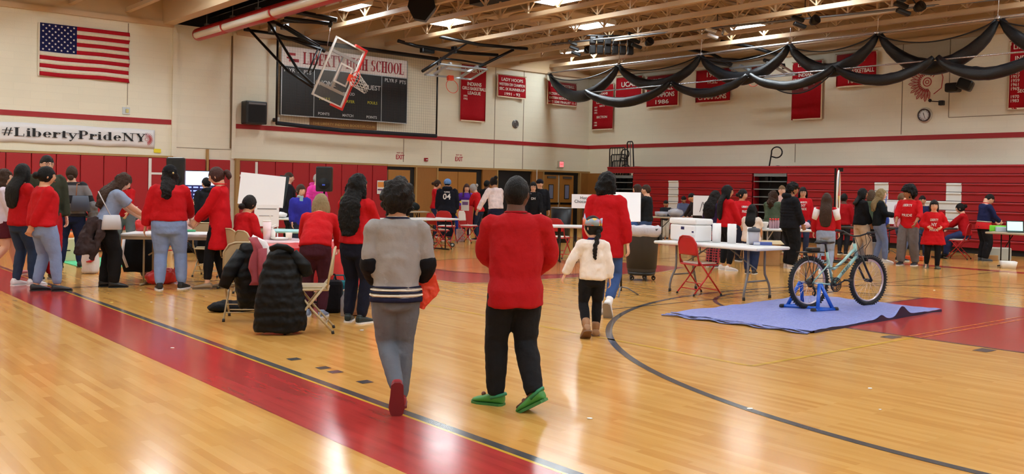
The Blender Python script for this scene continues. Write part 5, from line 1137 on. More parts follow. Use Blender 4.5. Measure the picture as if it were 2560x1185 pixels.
# ---- left group
person('girl with very long black hair, red sweatshirt and white sneakers, second from left edge', 50, 715, 408, 55, skin=2, hair=('straight', 'black', .22), top=dict(col=(172, 13, 20), hem=-.03, loose=1.4), bot=dict(col=(44, 58, 84), loose=.95),
    shoes=('sneaker', (228, 228, 230), (236, 236, 236)), lh=(-.12, .06, .5), rh=(.1, .1, .5), rf=(.06, .07, 0, 0, 12), hy_=-10)
c = person('woman in red sweatshirt with hands behind her back and ripped light jeans', 108, 728, 415, 68, skin=2, girth=1.18, hair=('bun', 'black', .05), top=dict(col=RED, hem=.0, loose=1.5), bot=dict(col=(128, 146, 184), loose=1.0, length=.97),
    shoes=('clog', (40, 42, 46), (30, 30, 32)), rf=(.07, .08, 0, 0, 8), lf=(-.07, -.03, 0, 0, 4), hy_=8, feat=True, **back_)
person('tall man with short dark hair and glasses in red sweatpants, behind the women at left', 112, 706, 386, 165, skin=1, fem=False, hair=('short', 'dark', 0), feat=True, glasses=True, top=dict(col=(52, 54, 40), loose=1.4, name='olive_jacket'), bot=dict(col=(170, 18, 26), loose=1.6, name='sweatpants'),
    shoes=('sneaker', (26, 24, 26), (210, 206, 200)), hy_=-8, pos=flr(112, 698), H=1.83)
mstr = bpy.data.materials.new('striped_knit'); mstr.use_nodes = True; nt = mstr.node_tree; bs = nt.nodes['Principled BSDF']; bs.inputs['Roughness'].default_value = .9
tc = nt.nodes.new('ShaderNodeTexCoord'); sp = nt.nodes.new('ShaderNodeSeparateXYZ'); nt.links.new(tc.outputs['Object'], sp.inputs[0]); mm = nt.nodes.new('ShaderNodeMath'); mm.operation = 'MULTIPLY'; mm.inputs[1].default_value = 3.3; nt.links.new(sp.outputs[2], mm.inputs[0])
fr_ = nt.nodes.new('ShaderNodeMath'); fr_.operation = 'FRACT'; nt.links.new(mm.outputs[0], fr_.inputs[0]); cr = nt.nodes.new('ShaderNodeValToRGB'); cr.color_ramp.interpolation = 'CONSTANT'; nt.links.new(fr_.outputs[0], cr.inputs[0])
cr.color_ramp.elements[0].color = (*srgb((122, 118, 120)), 1); cr.color_ramp.elements[1].position = .55; cr.color_ramp.elements[1].color = (*srgb((30, 28, 34)), 1); nt.links.new(cr.outputs[0], bs.inputs['Base Color'])
c = person('woman seen from behind in grey and black striped sweater with a dark shoulder bag', 176, 668, 414, 8, skin=1, girth=1.2, hair=('bun', 'brown', -.25), top=dict(mat=mstr, hem=-.02, loose=1.5, name='striped_sweater'), bot=dict(col=(26, 34, 64), loose=1.1, name='dark_jeans'),
    shoes=('sneaker', (22, 22, 24), (30, 30, 30)), lf=(-.09, .0, 0, 0, -15), rf=(.09, .0, 0, 0, 12), lh=(-.17, -.02, .56), rh=(.16, .12, .55)); W5 = c
c = person('woman with long brown hair leaning to a table, blue tee, black trousers, grey purse', 262, 718, 422, 80, skin=1, girth=1.12, hair=('wavy', 'brown', .2), lean=16, hp=25, top=dict(col=(136, 150, 176), hem=.0, sleeve=.45, loose=1.3, name='blue_tee'),
    bot=dict(col=(22, 21, 23), loose=1.5, name='black_trousers'), shoes=('boot', (24, 23, 25), (20, 20, 20)), lh=(-.06, .34, .55), rh=(.06, .36, .56), rf=(.06, .06, 0, 0, 6), feat=True); W7 = c
person('helper in red behind the left table wearing grey trousers and colourful sneakers', 312, 642, 455, 200, skin=2, hair=('straight', 'dark', .1), H=1.6, lean=14, top=dict(col=(178, 17, 24), loose=1.4), bot=dict(col=(96, 98, 104), loose=1.3), shoes=('sneaker', (210, 60, 60), (240, 236, 230)),
    lf=(-.1, 0, 0, 0, -10), rf=(.09, .02, 0, 0, 10), lh=(-.1, .25, .5), rh=(.06, .27, .5), feat=True, sock=((40, 50, 130), .2))
c = person('woman from behind in red sweatshirt, tight light jeans, dark hair under a black cap', 420, 724, 412, 8, skin=2, girth=1.32, hair=('curlylong', 'dark', .13), top=dict(col=RED, hem=.03, loose=1.7, name='red_sweatshirt'), bot=dict(col=(128, 150, 194), loose=.95, name='light_jeans'),
    shoes=('sneaker', (26, 26, 28), (226, 226, 226)), lf=(-.06, -.03, 0, 0, -12), rf=(.1, .04, 0, 0, 20), lh=(-.2, .02, .44), rh=(.14, .22, .56))
MB().ball(c['HP']((0, -.03, .16)), (.40*c['hh'], .46*c['hh'], .42*c['hh']), 18, 10, c['RH']).build('cap', fab('black_cap', (16, 16, 20)), c['root'])
MB().ball(c['HP']((.22, -.42, .1)), (.06*c['hh'], .03*c['hh'], .06*c['hh']), 8, 6, c['RH']).build('hair_clip', mat('gold_clip', (200, 180, 120), .3, metal=.6), c['root'])
c = person('girl in a long red sweatshirt with ponytail and black leggings, facing left', 547, 722, 416, -72, skin=1, girth=.98, hair=('pony', 'auburn', .1), hp=14, top=dict(col=(188, 13, 24), hem=-.20, loose=1.7, flare=.08, name='long_red_sweatshirt'), bot=dict(col=(20, 20, 24), loose=.9, length=.93, name='leggings'),
    shoes=('clog', (146, 124, 98), (120, 100, 80)), lf=(-.05, .08, 0, 0, -5), rf=(.05, -.03, 0, 0, 5), lh=(-.08, .17, .56), rh=(.06, .19, .56), feat=True)
MB().tube([c['TP'](.33)[0]+c['TP'](.33)[1]*.035*c['S']*math.cos(a)*1.5+c['TP'](.33)[2]*.05*c['S']*math.sin(a)+c['TP'](.33)[3]*.012 for a in [k*PI/6 for k in range(13)]], .009, 6).build('lanyard', fab('lanyard_red', (206, 30, 34)), c['root'])
c = person('person at the left edge with long dark hair, pale top and bare legs, walking', 4, 694, 428, 85, skin=1, hair=('wavy', 'brown', .2), H=1.62, feat=True, top=dict(col=(206, 194, 206), loose=1.4, name='pale_top'), bot=dict(col=(84, 28, 38), length=.33, loose=1.6, name='shorts'),
    shoes=('sneaker', (196, 120, 128), (210, 180, 176)), lf=(-.05, .14, 0, -10, 0), rf=(.05, -.14, .05, 40, 0), lh=(-.16, .02, .45), rh=(.12, .1, .5))
# seated girl, bending girl, blue hoodie, etc.
person('girl in red with a low dark bun sitting on a beige folding chair', 600, 722, 500, 52, skin=2, hair=('bun', 'dark', -.22), sit=.45, H=1.55, lean=12, top=dict(col=(178, 13, 20), hem=-.03, loose=1.8), bot=dict(col=(30, 30, 40)), lf=(-.09, .28, 0, 0, 0), rf=(.09, .28, 0, 0, 0), lh=(-.05, .17, .42), rh=(.1, .17, .42), hp=8)
person('blond girl in red shirt and maroon leggings bending over the red-covered table', 786, 792, 518, 8, skin=5, girth=1.05, hair=('bob', 'blond', .1), H=1.5, lean=42, top=dict(col=(192, 19, 26), hem=.0, loose=1.8), bot=dict(col=(70, 30, 42), loose=1.0, name='maroon_leggings'),
    shoes=('sneaker', (130, 146, 176), (228, 228, 228)), lh=(-.1, .36, .52), rh=(.13, .35, .51), lf=(-.06, .02, 0, 0, -8), rf=(.06, -.02, 0, 0, 8))
c = person('child in blue fleece with pale collar looking back over one shoulder', 748, 700, 460, 168, skin=1, hair=('bun', 'brown', 0), hy_=-20, feat=True, girth=1.0, top=dict(col=(48, 48, 156), hem=-.05, loose=1.9, name='blue_fleece', bands=[(.325, .345, (150, 200, 214), .006, 'collar')]), bot=dict(col=(40, 44, 60)), pos=flr(748, 652), lh=(-.12, .08, .5), rh=(.12, .08, .5))
p, rt, fw, up = c['TP'](.29); MB().box(p+fw*.068*c['S']+up*.01, (.045*c['S'], .03, .08*c['S']), Euler((-.25, 0, 0)).to_matrix(), .008).build('collar_placket', fab('pale_aqua', (150, 200, 214)), c['root'])
person('man in black jacket in profile before the red pads, behind the white board', 717, 622, 430, 78, skin=1, fem=False, hair=('short', 'brown', 0), feat=True, girth=1.1, top=dict(col=(24, 25, 32), hem=-.07, loose=1.9, name='black_jacket', hood=True), bot=dict(col=(22, 22, 26), loose=1.4))
person('woman with short grey hair and glasses in a long pink quilted coat', 790, 624, 433, 140, skin=5, hair=('short', 'grey', 0), feat=True, glasses=True, hy_=-25, top=dict(col=(224, 60, 156), hem=-.17, loose=1.5, puff=True, name='pink_quilted_coat', hood=True), bot=dict(col=(40, 40, 50)))
c = person('girl with waist-length black hair, red sweatshirt and navy trousers at the red table', 886, 806, 433, 34, skin=2, girth=1.05, hair=('wavy', 'black', .27), top=dict(col=(178, 15, 22), hem=.01, loose=1.8), bot=dict(col=(20, 22, 38), loose=1.1, name='navy_trousers'),
    shoes=('sneaker', (24, 40, 40), (228, 228, 226)), lf=(-.05, .0, 0, 0, -25), rf=(.07, -.02, 0, 0, 12), lh=(-.1, .16, .56), rh=(.08, .18, .57), hy_=14)
person('person in dark jacket in front of the lit screen behind the left tables', 514, 640, 443, -30, skin=1, fem=False, hair=('short', 'black', 0), top=dict(col=(26, 28, 34), loose=1.9, hood=True, name='dark_jacket'), bot=dict(col=(24, 24, 28)), girth=1.15)
person('seated person in white and pink patterned top with black trousers behind the left table', 468, 652, 480, 120, skin=5, hair=('short', 'light', 0), sit=.45, H=1.3, top=dict(col=(222, 196, 200), loose=1.3), bot=dict(col=(22, 22, 26), loose=1.4), lf=(-.1, .32, .0, 0, 0), rf=(.1, .32, .0, 0, 0), feat=True)
person('person in black hood with patterned coat behind the girl with waist-length hair', 872, 634, 472, 20, skin=2, hair=('curly', 'black', 0), H=1.5, top=dict(col=(120, 120, 60), loose=1.4, hem=-.08, name='patterned_coat', hood=True), bot=dict(col=(30, 30, 34)))
# ---- middle distance
person('person with glasses and red top bending to a table, left of the number 04 hoodie', 1087, 592, 449, 95, skin=1, hair=('bun', 'brown', 0), feat=True, glasses=True, hp=10, lean=0, top=dict(col=(188, 21, 28), loose=1.1), bot=dict(col=(40, 48, 80)), lh=(-.1, .1, .42), rh=(.12, .2, .45))
c = person('man in black hoodie with the number 04 on its back and a blue patterned cap', 1116, 602, 447, 4, skin=2, fem=False, girth=1.3, hair=('buzz', 'black', 0), top=dict(col=(22, 24, 34), hem=-.08, loose=2.0, hood=True, name='black_hoodie'), bot=dict(col=(22, 24, 34), loose=1.5), shoes=('sneaker', (60, 62, 66), (200, 200, 200)))
MB().ball(c['HP']((0, -.03, .18)), (.42*c['hh'], .48*c['hh'], .40*c['hh']), 18, 10, c['RH']).build('cap', mat('blue_patterned_cap', (96, 140, 206), .7, var=.8, bscale=14), c['root'])
chest_print(c, [('TORRES', .27, .045, .1), ('04', .19, .13, .13)], back=True)
c = person('small child in a yellow and blue top between the 04 hoodie and the purple top', 1146, 592, 482, 160, skin=4, fem=False, hair=('short', 'black', 0), top=dict(col=(226, 190, 40), loose=1.3, hem=-.1, name='yellow_top'), bot=dict(col=(40, 60, 150)), feat=True)
person('woman with dark hair and a purple top facing the camera beside a red box', 1164, 596, 459, 172, skin=1, hair=('straight', 'auburn', .15), feat=True, top=dict(col=(92, 50, 160), loose=1.0, name='purple_top'), bot=dict(col=(60, 30, 60)), lh=(-.04, .1, .58), rh=(.1, .08, .6))
person('grey-haired helper in red leaning left behind the red sign', 1196, 600, 457, -65, skin=1, hair=('bun', 'grey', .2), lean=14, hp=20, feat=True, top=dict(col=(194, 23, 28), loose=1.3), bot=dict(col=(40, 48, 70)), lh=(-.08, .24, .48), rh=(.06, .25, .48))
person('person in black with short dark hair behind the patterned white jacket', 1214, 592, 450, 40, skin=4, fem=False, hair=('short', 'black', 0), top=dict(col=(24, 24, 28), loose=1.6, name='black_jacket'), bot=dict(col=(24, 24, 28)))
c = person('child in white jacket with pink marks, dark hair up, navy sweater tied at the waist', 1238, 620, 441, -30, skin=3, girth=1.0, hair=('bun', 'dark', .4), lean=10, hp=10, top=dict(mat=mat('white_speckled_jacket', (226, 206, 204), .8, var=.35, bscale=16), loose=1.6, hem=.02, name='speckled_jacket'), bot=dict(col=(26, 28, 50)), lh=(-.26, .12, .46), rh=(.12, .14, .5), feat=True)
c = person('girl with long black hair, glasses and a black sweatshirt with a white mark', 1330, 616, 454, 176, skin=1, hair=('straight', 'black', .18), feat=True, glasses=True, top=dict(col=(20, 20, 24), loose=1.7, name='black_sweatshirt'), bot=dict(col=(22, 22, 26)), lh=(-.12, .1, .5), rh=(.12, .1, .5))
chest_print(c, [('DH', .22, .06, .07)])
c = person('man in black with a dark cap behind the girl with glasses', 1346, 606, 447, 165, skin=1, fem=False, hair=('short', 'black', 0), feat=True, top=dict(col=(22, 22, 28), loose=1.8, name='black_coat'), bot=dict(col=(22, 22, 26)))
MB().ball(c['HP']((0, .0, .2)), (.4*c['hh'], .48*c['hh'], .36*c['hh']), 16, 10, c['RH']).build('cap', fab('navy_cap', (20, 20, 34)), c['root'])
person('woman in pale top behind the boy in a black sweater', 1592, 626, 460, -70, skin=1, hair=('straight', 'brown', .1), feat=True, top=dict(col=(200, 194, 192), loose=1.3), bot=dict(col=(80, 90, 120)))
c = person('boy in black sweater with a blue jacket over his arm, facing left', 1614, 642, 461, -68, skin=1, fem=False, hair=('short', 'brown', 0), feat=True, top=dict(col=(24, 25, 28), loose=1.7, name='black_sweater'), bot=dict(col=(60, 80, 120)), lh=(-.12, .2, .5), rh=(.1, .2, .5)); B33 = c
person('small boy in dark shirt and pale trousers standing behind the far craft table', 1663, 598, 499, 185, skin=3, fem=False, hair=('short', 'black', 0), feat=True, hp=15, top=dict(col=(28, 30, 38), loose=1.4), bot=dict(col=(190, 184, 172), loose=1.4), lh=(-.1, .2, .56), rh=(.1, .2, .56))
person('boy in grey-blue shirt looking down behind the far craft table', 1707, 597, 488, 180, skin=3, fem=False, hair=('short', 'black', 0), feat=True, hp=22, top=dict(col=(84, 92, 122), loose=1.5), bot=dict(col=(50, 50, 60)), lh=(-.1, .2, .56), rh=(.1, .2, .56))
person('boy in dark brown sweater reaching down beside the white sign board', 1742, 612, 480, -110, skin=2, fem=False, hair=('short', 'black', 0), feat=True, lean=16, hp=15, top=dict(col=(40, 30, 28), loose=1.5), bot=dict(col=(40, 40, 46)), lh=(-.12, .26, .5), rh=(.1, .26, .5))
mpl = bpy.data.materials.new('red_plaid'); mpl.use_nodes = True; nt = mpl.node_tree; bs = nt.nodes['Principled BSDF']; bs.inputs['Roughness'].default_value = .9
ck = nt.nodes.new('ShaderNodeTexBrick'); ck.inputs['Scale'].default_value = 1; ck.inputs['Brick Width'].default_value = .05; ck.inputs['Row Height'].default_value = .05; ck.inputs['Mortar Size'].default_value = .009; ck.offset = 0
ck.inputs['Color1'].default_value = (*srgb((30, 26, 34)), 1); ck.inputs['Color2'].default_value = (*srgb((44, 22, 30)), 1); ck.inputs['Mortar'].default_value = (*srgb((170, 60, 66)), 1)
tc = nt.nodes.new('ShaderNodeTexCoord'); mp = nt.nodes.new('ShaderNodeMapping'); mp.inputs['Rotation'].default_value = (PI/2, 0, 0); nt.links.new(tc.outputs['Object'], mp.inputs[0]); nt.links.new(mp.outputs[0], ck.inputs[0]); nt.links.new(ck.outputs[0], bs.inputs['Base Color'])
person('person with long wavy dark hair and red plaid trousers behind the cooler table', 1780, 668, 474, 40, skin=2, hair=('wavy', 'dark', .24), girth=1.05, top=dict(col=(50, 36, 70), loose=1.4, name='dark_top'), bot=dict(mat=mpl, loose=1.5, name='plaid_trousers'), shoes=('sneaker', (90, 92, 100), (200, 200, 200)), hp=14)
person('girl with long black hair, red sweatshirt, black leggings and white sneakers by the cooler', 1811, 676, 462, 55, skin=2, girth=1.08, hair=('straight', 'black', .26), hy_=20, glasses=True, top=dict(col=(188, 17, 26), loose=1.6, hem=-.01), bot=dict(col=(22, 22, 26), loose=.95, length=.93), shoes=('sneaker', (236, 230, 228), (236, 236, 236)), lh=(-.08, .14, .54), rh=(.1, .15, .54), lf=(-.08, .02, 0, 0, 8), rf=(.08, 0, 0, 0, 14))
c = person('helper in red tee looking right behind the cooler table, dark hair tied back', 1851, 652, 472, 150, skin=2, girth=1.1, hair=('bun', 'dark', 0), feat=True, hy_=-30, top=dict(col=(196, 21, 32), loose=1.5), bot=dict(col=(40, 44, 60)), lh=(-.06, .16, .5), rh=(.12, .18, .5)); chest_print(c, [('LIBERTY', .24, .05, .12), ('PRIDE', .17, .05, .09)])
person('little girl with long black ponytail in cream ringer tee and jeans at the cooler table', 1876, 684, 510, 14, skin=2, girth=1.22, hair=('straight', 'black', .16), top=dict(col=(226, 212, 200), sleeve=.45, loose=1.4, hem=-.05, name='cream_tee', bands=[(.318, .332, (196, 40, 60), .005, 'red_collar')]), bot=dict(col=(36, 46, 76), loose=1.2), shoes=('sneaker', (34, 34, 40), (230, 230, 230)), lh=(-.1, .2, .52), rh=(.1, .2, .52))
person('woman in green sweatshirt with curly dark hair, seen from behind', 1929, 645, 475, 20, skin=1, girth=1.12, hair=('curlylong', 'brown', .09), top=dict(col=(78, 96, 78), loose=1.6, name='green_sweatshirt'), bot=dict(col=(60, 60, 66)), lh=(-.08, .16, .55), rh=(.1, .14, .55))
person('person mostly hidden behind the man in the black puffer jacket', 1951, 630, 463, 170, skin=5, hair=('short', 'light', 0), feat=True, top=dict(col=(210, 170, 160)), bot=dict(col=(60, 60, 70)))
person('man in black puffer jacket and black trousers standing in profile at the drinks table', 1972, 670, 457, 68, skin=3, fem=False, girth=1.2, hair=('curly', 'black', 0), feat=True, hp=6, top=dict(col=(22, 23, 28), loose=1.5, puff=True, hem=-.06, name='black_puffer_jacket', hood=True), bot=dict(col=(22, 23, 26), loose=1.8, name='black_trousers'), shoes=('sneaker', (226, 220, 214), (236, 236, 236)), lh=(-.08, .12, .5), rh=(.1, .12, .5))
c = person('smiling woman with glasses and long dark hair in a red printed sweatshirt', 2003, 640, 467, 172, skin=1, hair=('straight', 'dark', .12), feat=True, glasses=True, top=dict(col=(194, 17, 30), loose=1.5), bot=dict(col=(50, 60, 90))); chest_print(c, [('LIBERTY', .26, .045, .12), ('NY', .21, .06, .06), ('PRIDE', .16, .045, .09)])
c = person('girl with waist-length brown hair, red and white jacket, light jeans, back to camera', 2062, 684, 482, 6, skin=1, hair=('straight', 'brown', .27), top=dict(col=(178, 17, 28), loose=1.4, hem=.02, name='red_jacket'), bot=dict(col=(150, 166, 196), loose=1.1, name='light_jeans'), shoes=('sneaker', (230, 230, 230), (236, 236, 236)), lh=(-.16, .08, .5), rh=(.15, .1, .5)); G45 = c
for k in 'LR':
    sh, el, wr = c['hands'][k]; S = c['S']; MB().tube([sh+Vector((0, 0, .01)), sh.lerp(el, .55), sh.lerp(el, .8)], [.053*S, .052*S, .048*S], 14).build('white_sleeve', fab('white_sleeve', (232, 224, 222)), c['root'], mods=[wrinkle(.008, .05)])
person('person in red with short dark hair by the bleachers, behind the prize wheel', 2106, 636, 483, 20, skin=4, fem=False, hair=('short', 'black', 0), top=dict(col=(172, 17, 26), loose=1.4), bot=dict(col=(40, 40, 46)))
person('woman in black top and cream trousers walking right beside the prize wheel', 2150, 652, 470, 70, skin=3, girth=1.12, hair=('straight', 'black', .1), feat=True, top=dict(col=(22, 23, 28), loose=1.5, name='black_top'), bot=dict(col=(206, 184, 160), loose=1.6, name='cream_trousers'), lf=(-.05, -.12, .02, 25, 0), rf=(.06, .10, 0, 0, 0), lh=(-.06, .1, .54), rh=(.1, .1, .52))
person('person in olive top with short brown hair behind the blond woman', 2174, 640, 474, 30, skin=1, hair=('bob', 'rust', .05), top=dict(col=(70, 84, 66), loose=1.4), bot=dict(col=(30, 30, 36)))
person('woman with blond wavy hair, black sweatshirt and ripped blue jeans, holding a cup', 2196, 656, 471, 78, skin=5, hair=('wavy', 'blond', .17), feat=True, top=dict(col=(18, 24, 28), loose=1.8, name='black_sweatshirt'), bot=dict(col=(118, 136, 176), loose=1.0, name='ripped_jeans'), shoes=('sneaker', (232, 232, 232), (236, 236, 236)), lh=(-.06, .16, .66), rh=(.08, .17, .65), lf=(-.05, -.04, 0, 0, 0), rf=(.05, .07, 0, 0, 0)); 
person('person in pale pink shirt behind the boy with afro hair', 2250, 652, 480, 60, skin=5, fem=False, hair=('short', 'light', 0), top=dict(col=(226, 160, 170), loose=1.3, name='pink_shirt'), bot=dict(col=(90, 100, 130)), H=1.55)
c = person('boy with big curly black hair in red printed tee and grey trousers', 2270, 663, 468, 200, skin=3, fem=False, hair=('afro', 'black', 0), feat=True, hy_=50, top=dict(col=(200, 23, 30), loose=1.6, hem=-.05, sleeve=.8), bot=dict(col=(112, 106, 106), loose=1.7, name='grey_trousers'), shoes=('sneaker', (40, 40, 44), (226, 222, 222)), lh=(-.14, .16, .56), rh=(.1, .17, .56), lf=(-.08, -.03, 0, 0, 0), rf=(.07, .06, 0, 0, 0)); chest_print(c, [('LIBERTY', .25, .05, .13), ('PRIDE', .12, .045, .13)])
c = person('small girl with dark bob wearing an oversized red printed tee and black leggings', 2331, 671, 499, 176, skin=1, girth=1.05, hair=('straight', 'dark', .05), feat=True, top=dict(col=(194, 17, 24), loose=2.2, hem=-.17, flare=.25, name='oversized_red_tee'), bot=dict(col=(22, 22, 26), loose=.95), shoes=('boot', (84, 80, 60), (60, 60, 56)), lh=(-.1, .12, .62), rh=(.08, .12, .62), lf=(-.06, .03, 0, 0, -8), rf=(.08, -.05, .02, 25, 10)); chest_print(c, [('LIBERTY', .2, .05, .12), ('NY', .13, .07, .07), ('PRIDE', .05, .05, .12)])
person('woman with dark bun in red sweater and jeans sitting on a red chair facing left', 2412, 644, 519, -78, skin=1, hair=('bun', 'dark', .15), feat=True, sit=.45, H=1.58, lean=10, hp=10, top=dict(col=(178, 15, 24), loose=1.5, hem=-.03), bot=dict(col=(50, 62, 104), loose=1.5, name='flared_jeans'), shoes=('flat', (24, 24, 28), (20, 20, 22)), lf=(-.08, .26, 0, 0, 0), rf=(.08, .30, 0, 0, 0), lh=(-.06, .32, .42), rh=(.08, .3, .42))
c = person('man in navy and red panelled jacket and black trousers looking at his phone', 2457, 652, 481, 62, skin=1, fem=False, girth=1.05, hair=('short', 'dark', 0), feat=True, glasses=True, hp=30, lean=4, top=dict(col=(28, 34, 74), loose=1.7, hem=-.05, name='panelled_jacket', bands=[(-.055, .045, (200, 34, 38), .006, 'red_panel'), (.048, .062, (226, 214, 190), .009, 'cream_stripe'), (.325, .338, (200, 34, 38), .006, 'red_collar')]), bot=dict(col=(24, 24, 28), loose=1.7, name='black_trousers'), shoes=('sneaker', (80, 88, 96), (90, 96, 100)), lh=(-.05, .2, .58), rh=(.07, .2, .59)); M54 = c
person('person with dark hair low behind the boy with afro hair, at the black table', 2302, 640, 498, 175, skin=2, fem=False, hair=('short', 'black', 0), feat=True, H=1.5, top=dict(col=(30, 34, 70), loose=1.3), bot=dict(col=(60, 76, 110)))
# ================================================================== FURNITURE AND THINGS
m_chr = mat('chair_red_enamel', (184, 26, 32), .35); m_seatw = mat('seat_vinyl_white', (226, 218, 208), .5); m_beige = mat('chair_beige_enamel', (178, 160, 126), .4); m_beiget = mat('chair_beige_tube', (168, 152, 120), .35)
m_rub = mat('rubber_dark', (36, 32, 32), .7); m_tabw = plas('table_white', (222, 222, 222), .45, bump=.08, bscale=60); m_leg = mat('leg_grey', (116, 114, 116), .35, metal=.3)
m_tan_top = mat('laminate_beige', (176, 160, 136), .45); m_brownedge = mat('brown_edge', (70, 56, 44), .6)
def make_chair(frame, seatm, backm=None, text_=False):
    """folding chair; sits facing local +y"""
    t = thing('folding_chair', 'x', 'chair'); backm = backm or frame; W = .225
    MB().tube([(-W, -.205, .03), (-W+.01, -.16, .45), (-W+.02, -.21, .74), (-.15, -.228, .82), (-.08, -.234, .845), (.08, -.234, .845), (.15, -.228, .82), (W-.02, -.21, .74), (W-.01, -.16, .45), (W, -.205, .03)][1:-1], .0115, 8).build('back_frame', frame, t)
    MB().grid(lambda u, v: (((u-.5)*2*(.205-.09*max(0, (v-.5)/.5)**2.2)), -.2-.014*math.cos((u-.5)*3)-.024*v, .575+.265*v), 14, 12).build('backrest', backm, t, mods=[lambda o: setattr(o.modifiers.new('k', 'SOLIDIFY'), 'thickness', .012)])
    MB().bb(-.2, .2, -.18, .2, .425, .45, .012).build('seat', frame, t)
    MB().bb(-.175, .175, -.15, .18, .448, .47, .012).build('seat_pad', seatm, t)
    for sx in (-1, 1):
        l = MB().tube([(sx*(W-.01), -.16, .5), (sx*(W-.005), .0, .3), (sx*W, .235, .02)], .0115, 8).build('front_leg', frame, t); MB().cyl((sx*W, .23, .03), (sx*W, .238, .0), .015, 10).build('foot_cap', m_rub, l)
        l = MB().tube([(sx*(W-.03), .13, .43), (sx*(W-.03), -.02, .24), (sx*(W-.03), -.225, .02)], .011, 8).build('rear_leg', frame, t); MB().cyl((sx*(W-.03), -.22, .03), (sx*(W-.03), -.228, .0), .015, 10).build('foot_cap', m_rub, l)
    MB().cyl((-W, .19, .075), (W, .19, .075), .008, 6).build('front_stretcher', frame, t); MB().cyl((-W+.03, -.16, .09), (W-.03, -.16, .09), .008, 6).build('rear_stretcher', frame, t); MB().cyl((-W+.03, -.09, .17), (W-.03, -.09, .17), .007, 6).build('rear_stretcher', frame, t)
    return t
def azr(px, py): P = flr(px, py); return math.atan2(P.x, P.y)
proto = {}
def chair(kind, P, face, lab, group=None):
    """face: 0 = sitter looks away from the camera, 90 = to the right"""
    if kind not in proto:
        proto[kind] = make_chair(m_chr if kind[0] == 'r' else m_beige, {'r': m_seatw, 'rw': m_seatw, 'b': m_beige}[kind], m_seatw if kind == 'rw' else None); t = proto[kind]
    else: t = copy_tree(proto[kind])
    t.location = (P[0], P[1], 0); t.rotation_euler = (0, 0, -math.atan2(P[0], P[1])-math.radians(face)); tag(t, lab, 'chair', group); return t
P = (flr(1688, 735)+flr(1808, 737)+flr(1744, 742)+flr(1742, 728))/4
chair('r', (10.68, 8.62), 52, 'red folding chair with white seat in front of the white cooler table')
chair('r', flr(1395, 645), 25, 'red folding chair behind the boy in the plain red sweatshirt')
chair('r', flr(1095, 622), 60, 'red folding chair seen from its side at the middle wheeled table')
chair('r', flr(1115, 608), 20, 'red folding chair behind the middle wheeled table post')
chair('rw', flr(1170, 606), 120, 'red folding chair with a white printed backrest, near the red sign')
chair('r', (22.45, 10.3), -78, 'red folding chair under the seated woman with the dark bun')
chair('r', flr(425, 636), -20, 'red folding chair left of the black clothes heap behind the tables')
chair('r', flr(500, 628), 150, 'red folding chair right of the black clothes heap behind the tables')
Pg = flr(600, 722); chair('b', (Pg.x, Pg.y), 52, 'beige folding chair carrying the seated girl with the dark bun')
chair('b', flr(640, 735), 60, 'beige folding chair between the seated girl and the draped jackets')
chair('b', flr(525, 690), 20, 'beige folding chair behind the girl in the long red sweatshirt')
cP = Vector((4.25, 8.72, 0)); c_coat = chair('b', (4.45, 8.5), 150, 'beige folding chair turned to the left carrying the long black puffer coat'); c_coat.rotation_euler = (0, 0, math.radians(60))
c2P = flr(625, 800); chair('b', (c2P.x, c2P.y+.1), 10, 'beige folding chair hidden under the black puffer jacket and rose scarf')

TABS = []
def table(lab, c, rz, L, W, h=.74, top=None, leg=None, style='bent', edge=None, cat='table', group=None):
    TABS.append((c[0], c[1], rz, L, W)); t = thing('folding_table', lab, cat, (c[0], c[1], 0), rz, group); top = top or m_tabw; leg = leg or m_leg
    MB().bb(-L/2, L/2, -W/2, W/2, h-.045, h, .018).build('tabletop', top, t)
    if edge: MB().bb(-L/2+.02, L/2-.02, -W/2+.02, W/2-.02, h-.085, h-.045).build('apron', edge, t)
    for sx in (-1, 1):
        x = sx*(L/2-.28)
        if style == 'bent':
            for sy in (-1, 1):
                l = MB().tube([(x, sy*.19, h-.05), (x, sy*.19, h-.32), (x+sx*.0, sy*.2, h-.4), (x+sx*.02, sy*(W/2-.12), .2), (x+sx*.02, sy*(W/2-.09), .1), (x+sx*.02, sy*(W/2-.09), .0)], .0165, 10).build('leg', leg, t)
                MB().cyl((x+sx*.02, sy*(W/2-.09), .045), (x+sx*.02, sy*(W/2-.09), 0), .021, 10).build('foot_cap', m_rub, l)
            MB().cyl((x+sx*.01, -.26, .25), (x+sx*.01, .26, .25), .013, 8).build('crossbar', leg, t)
        else:
            for sy in (-1, 1): MB().cyl((x, sy*(W/2-.16), h-.05), (x, sy*(W/2-.16), .03), .014, 8).build('leg', leg, t)
            MB().tube([(x, -W/2+.02, .02), (x, W/2-.02, .02)], .016, 8).build('floor_bar', leg, t)
        MB().cyl((x, 0, h-.33), (sx*.16, 0, h-.05), .011, 8).build('brace', leg, t)
    return t
# front right table
T1c = ((10.61+10.47+11.9+11.76)/4-.0, (9.34+7.49+7.93+9.72)/4); 
T1 = table('white plastic folding table holding the white cooler and paper rolls', (10.92, 8.44), math.radians(-90), 1.84, .78)
def on(T, x, y): c = T.matrix_world if False else (Matrix.Translation(T.location)@Euler(T.rotation_euler).to_matrix().to_4x4()); return c@Vector((x, y, 0))
TZ = .74
def at(px, py, z=TZ): return flr(px, py, z)
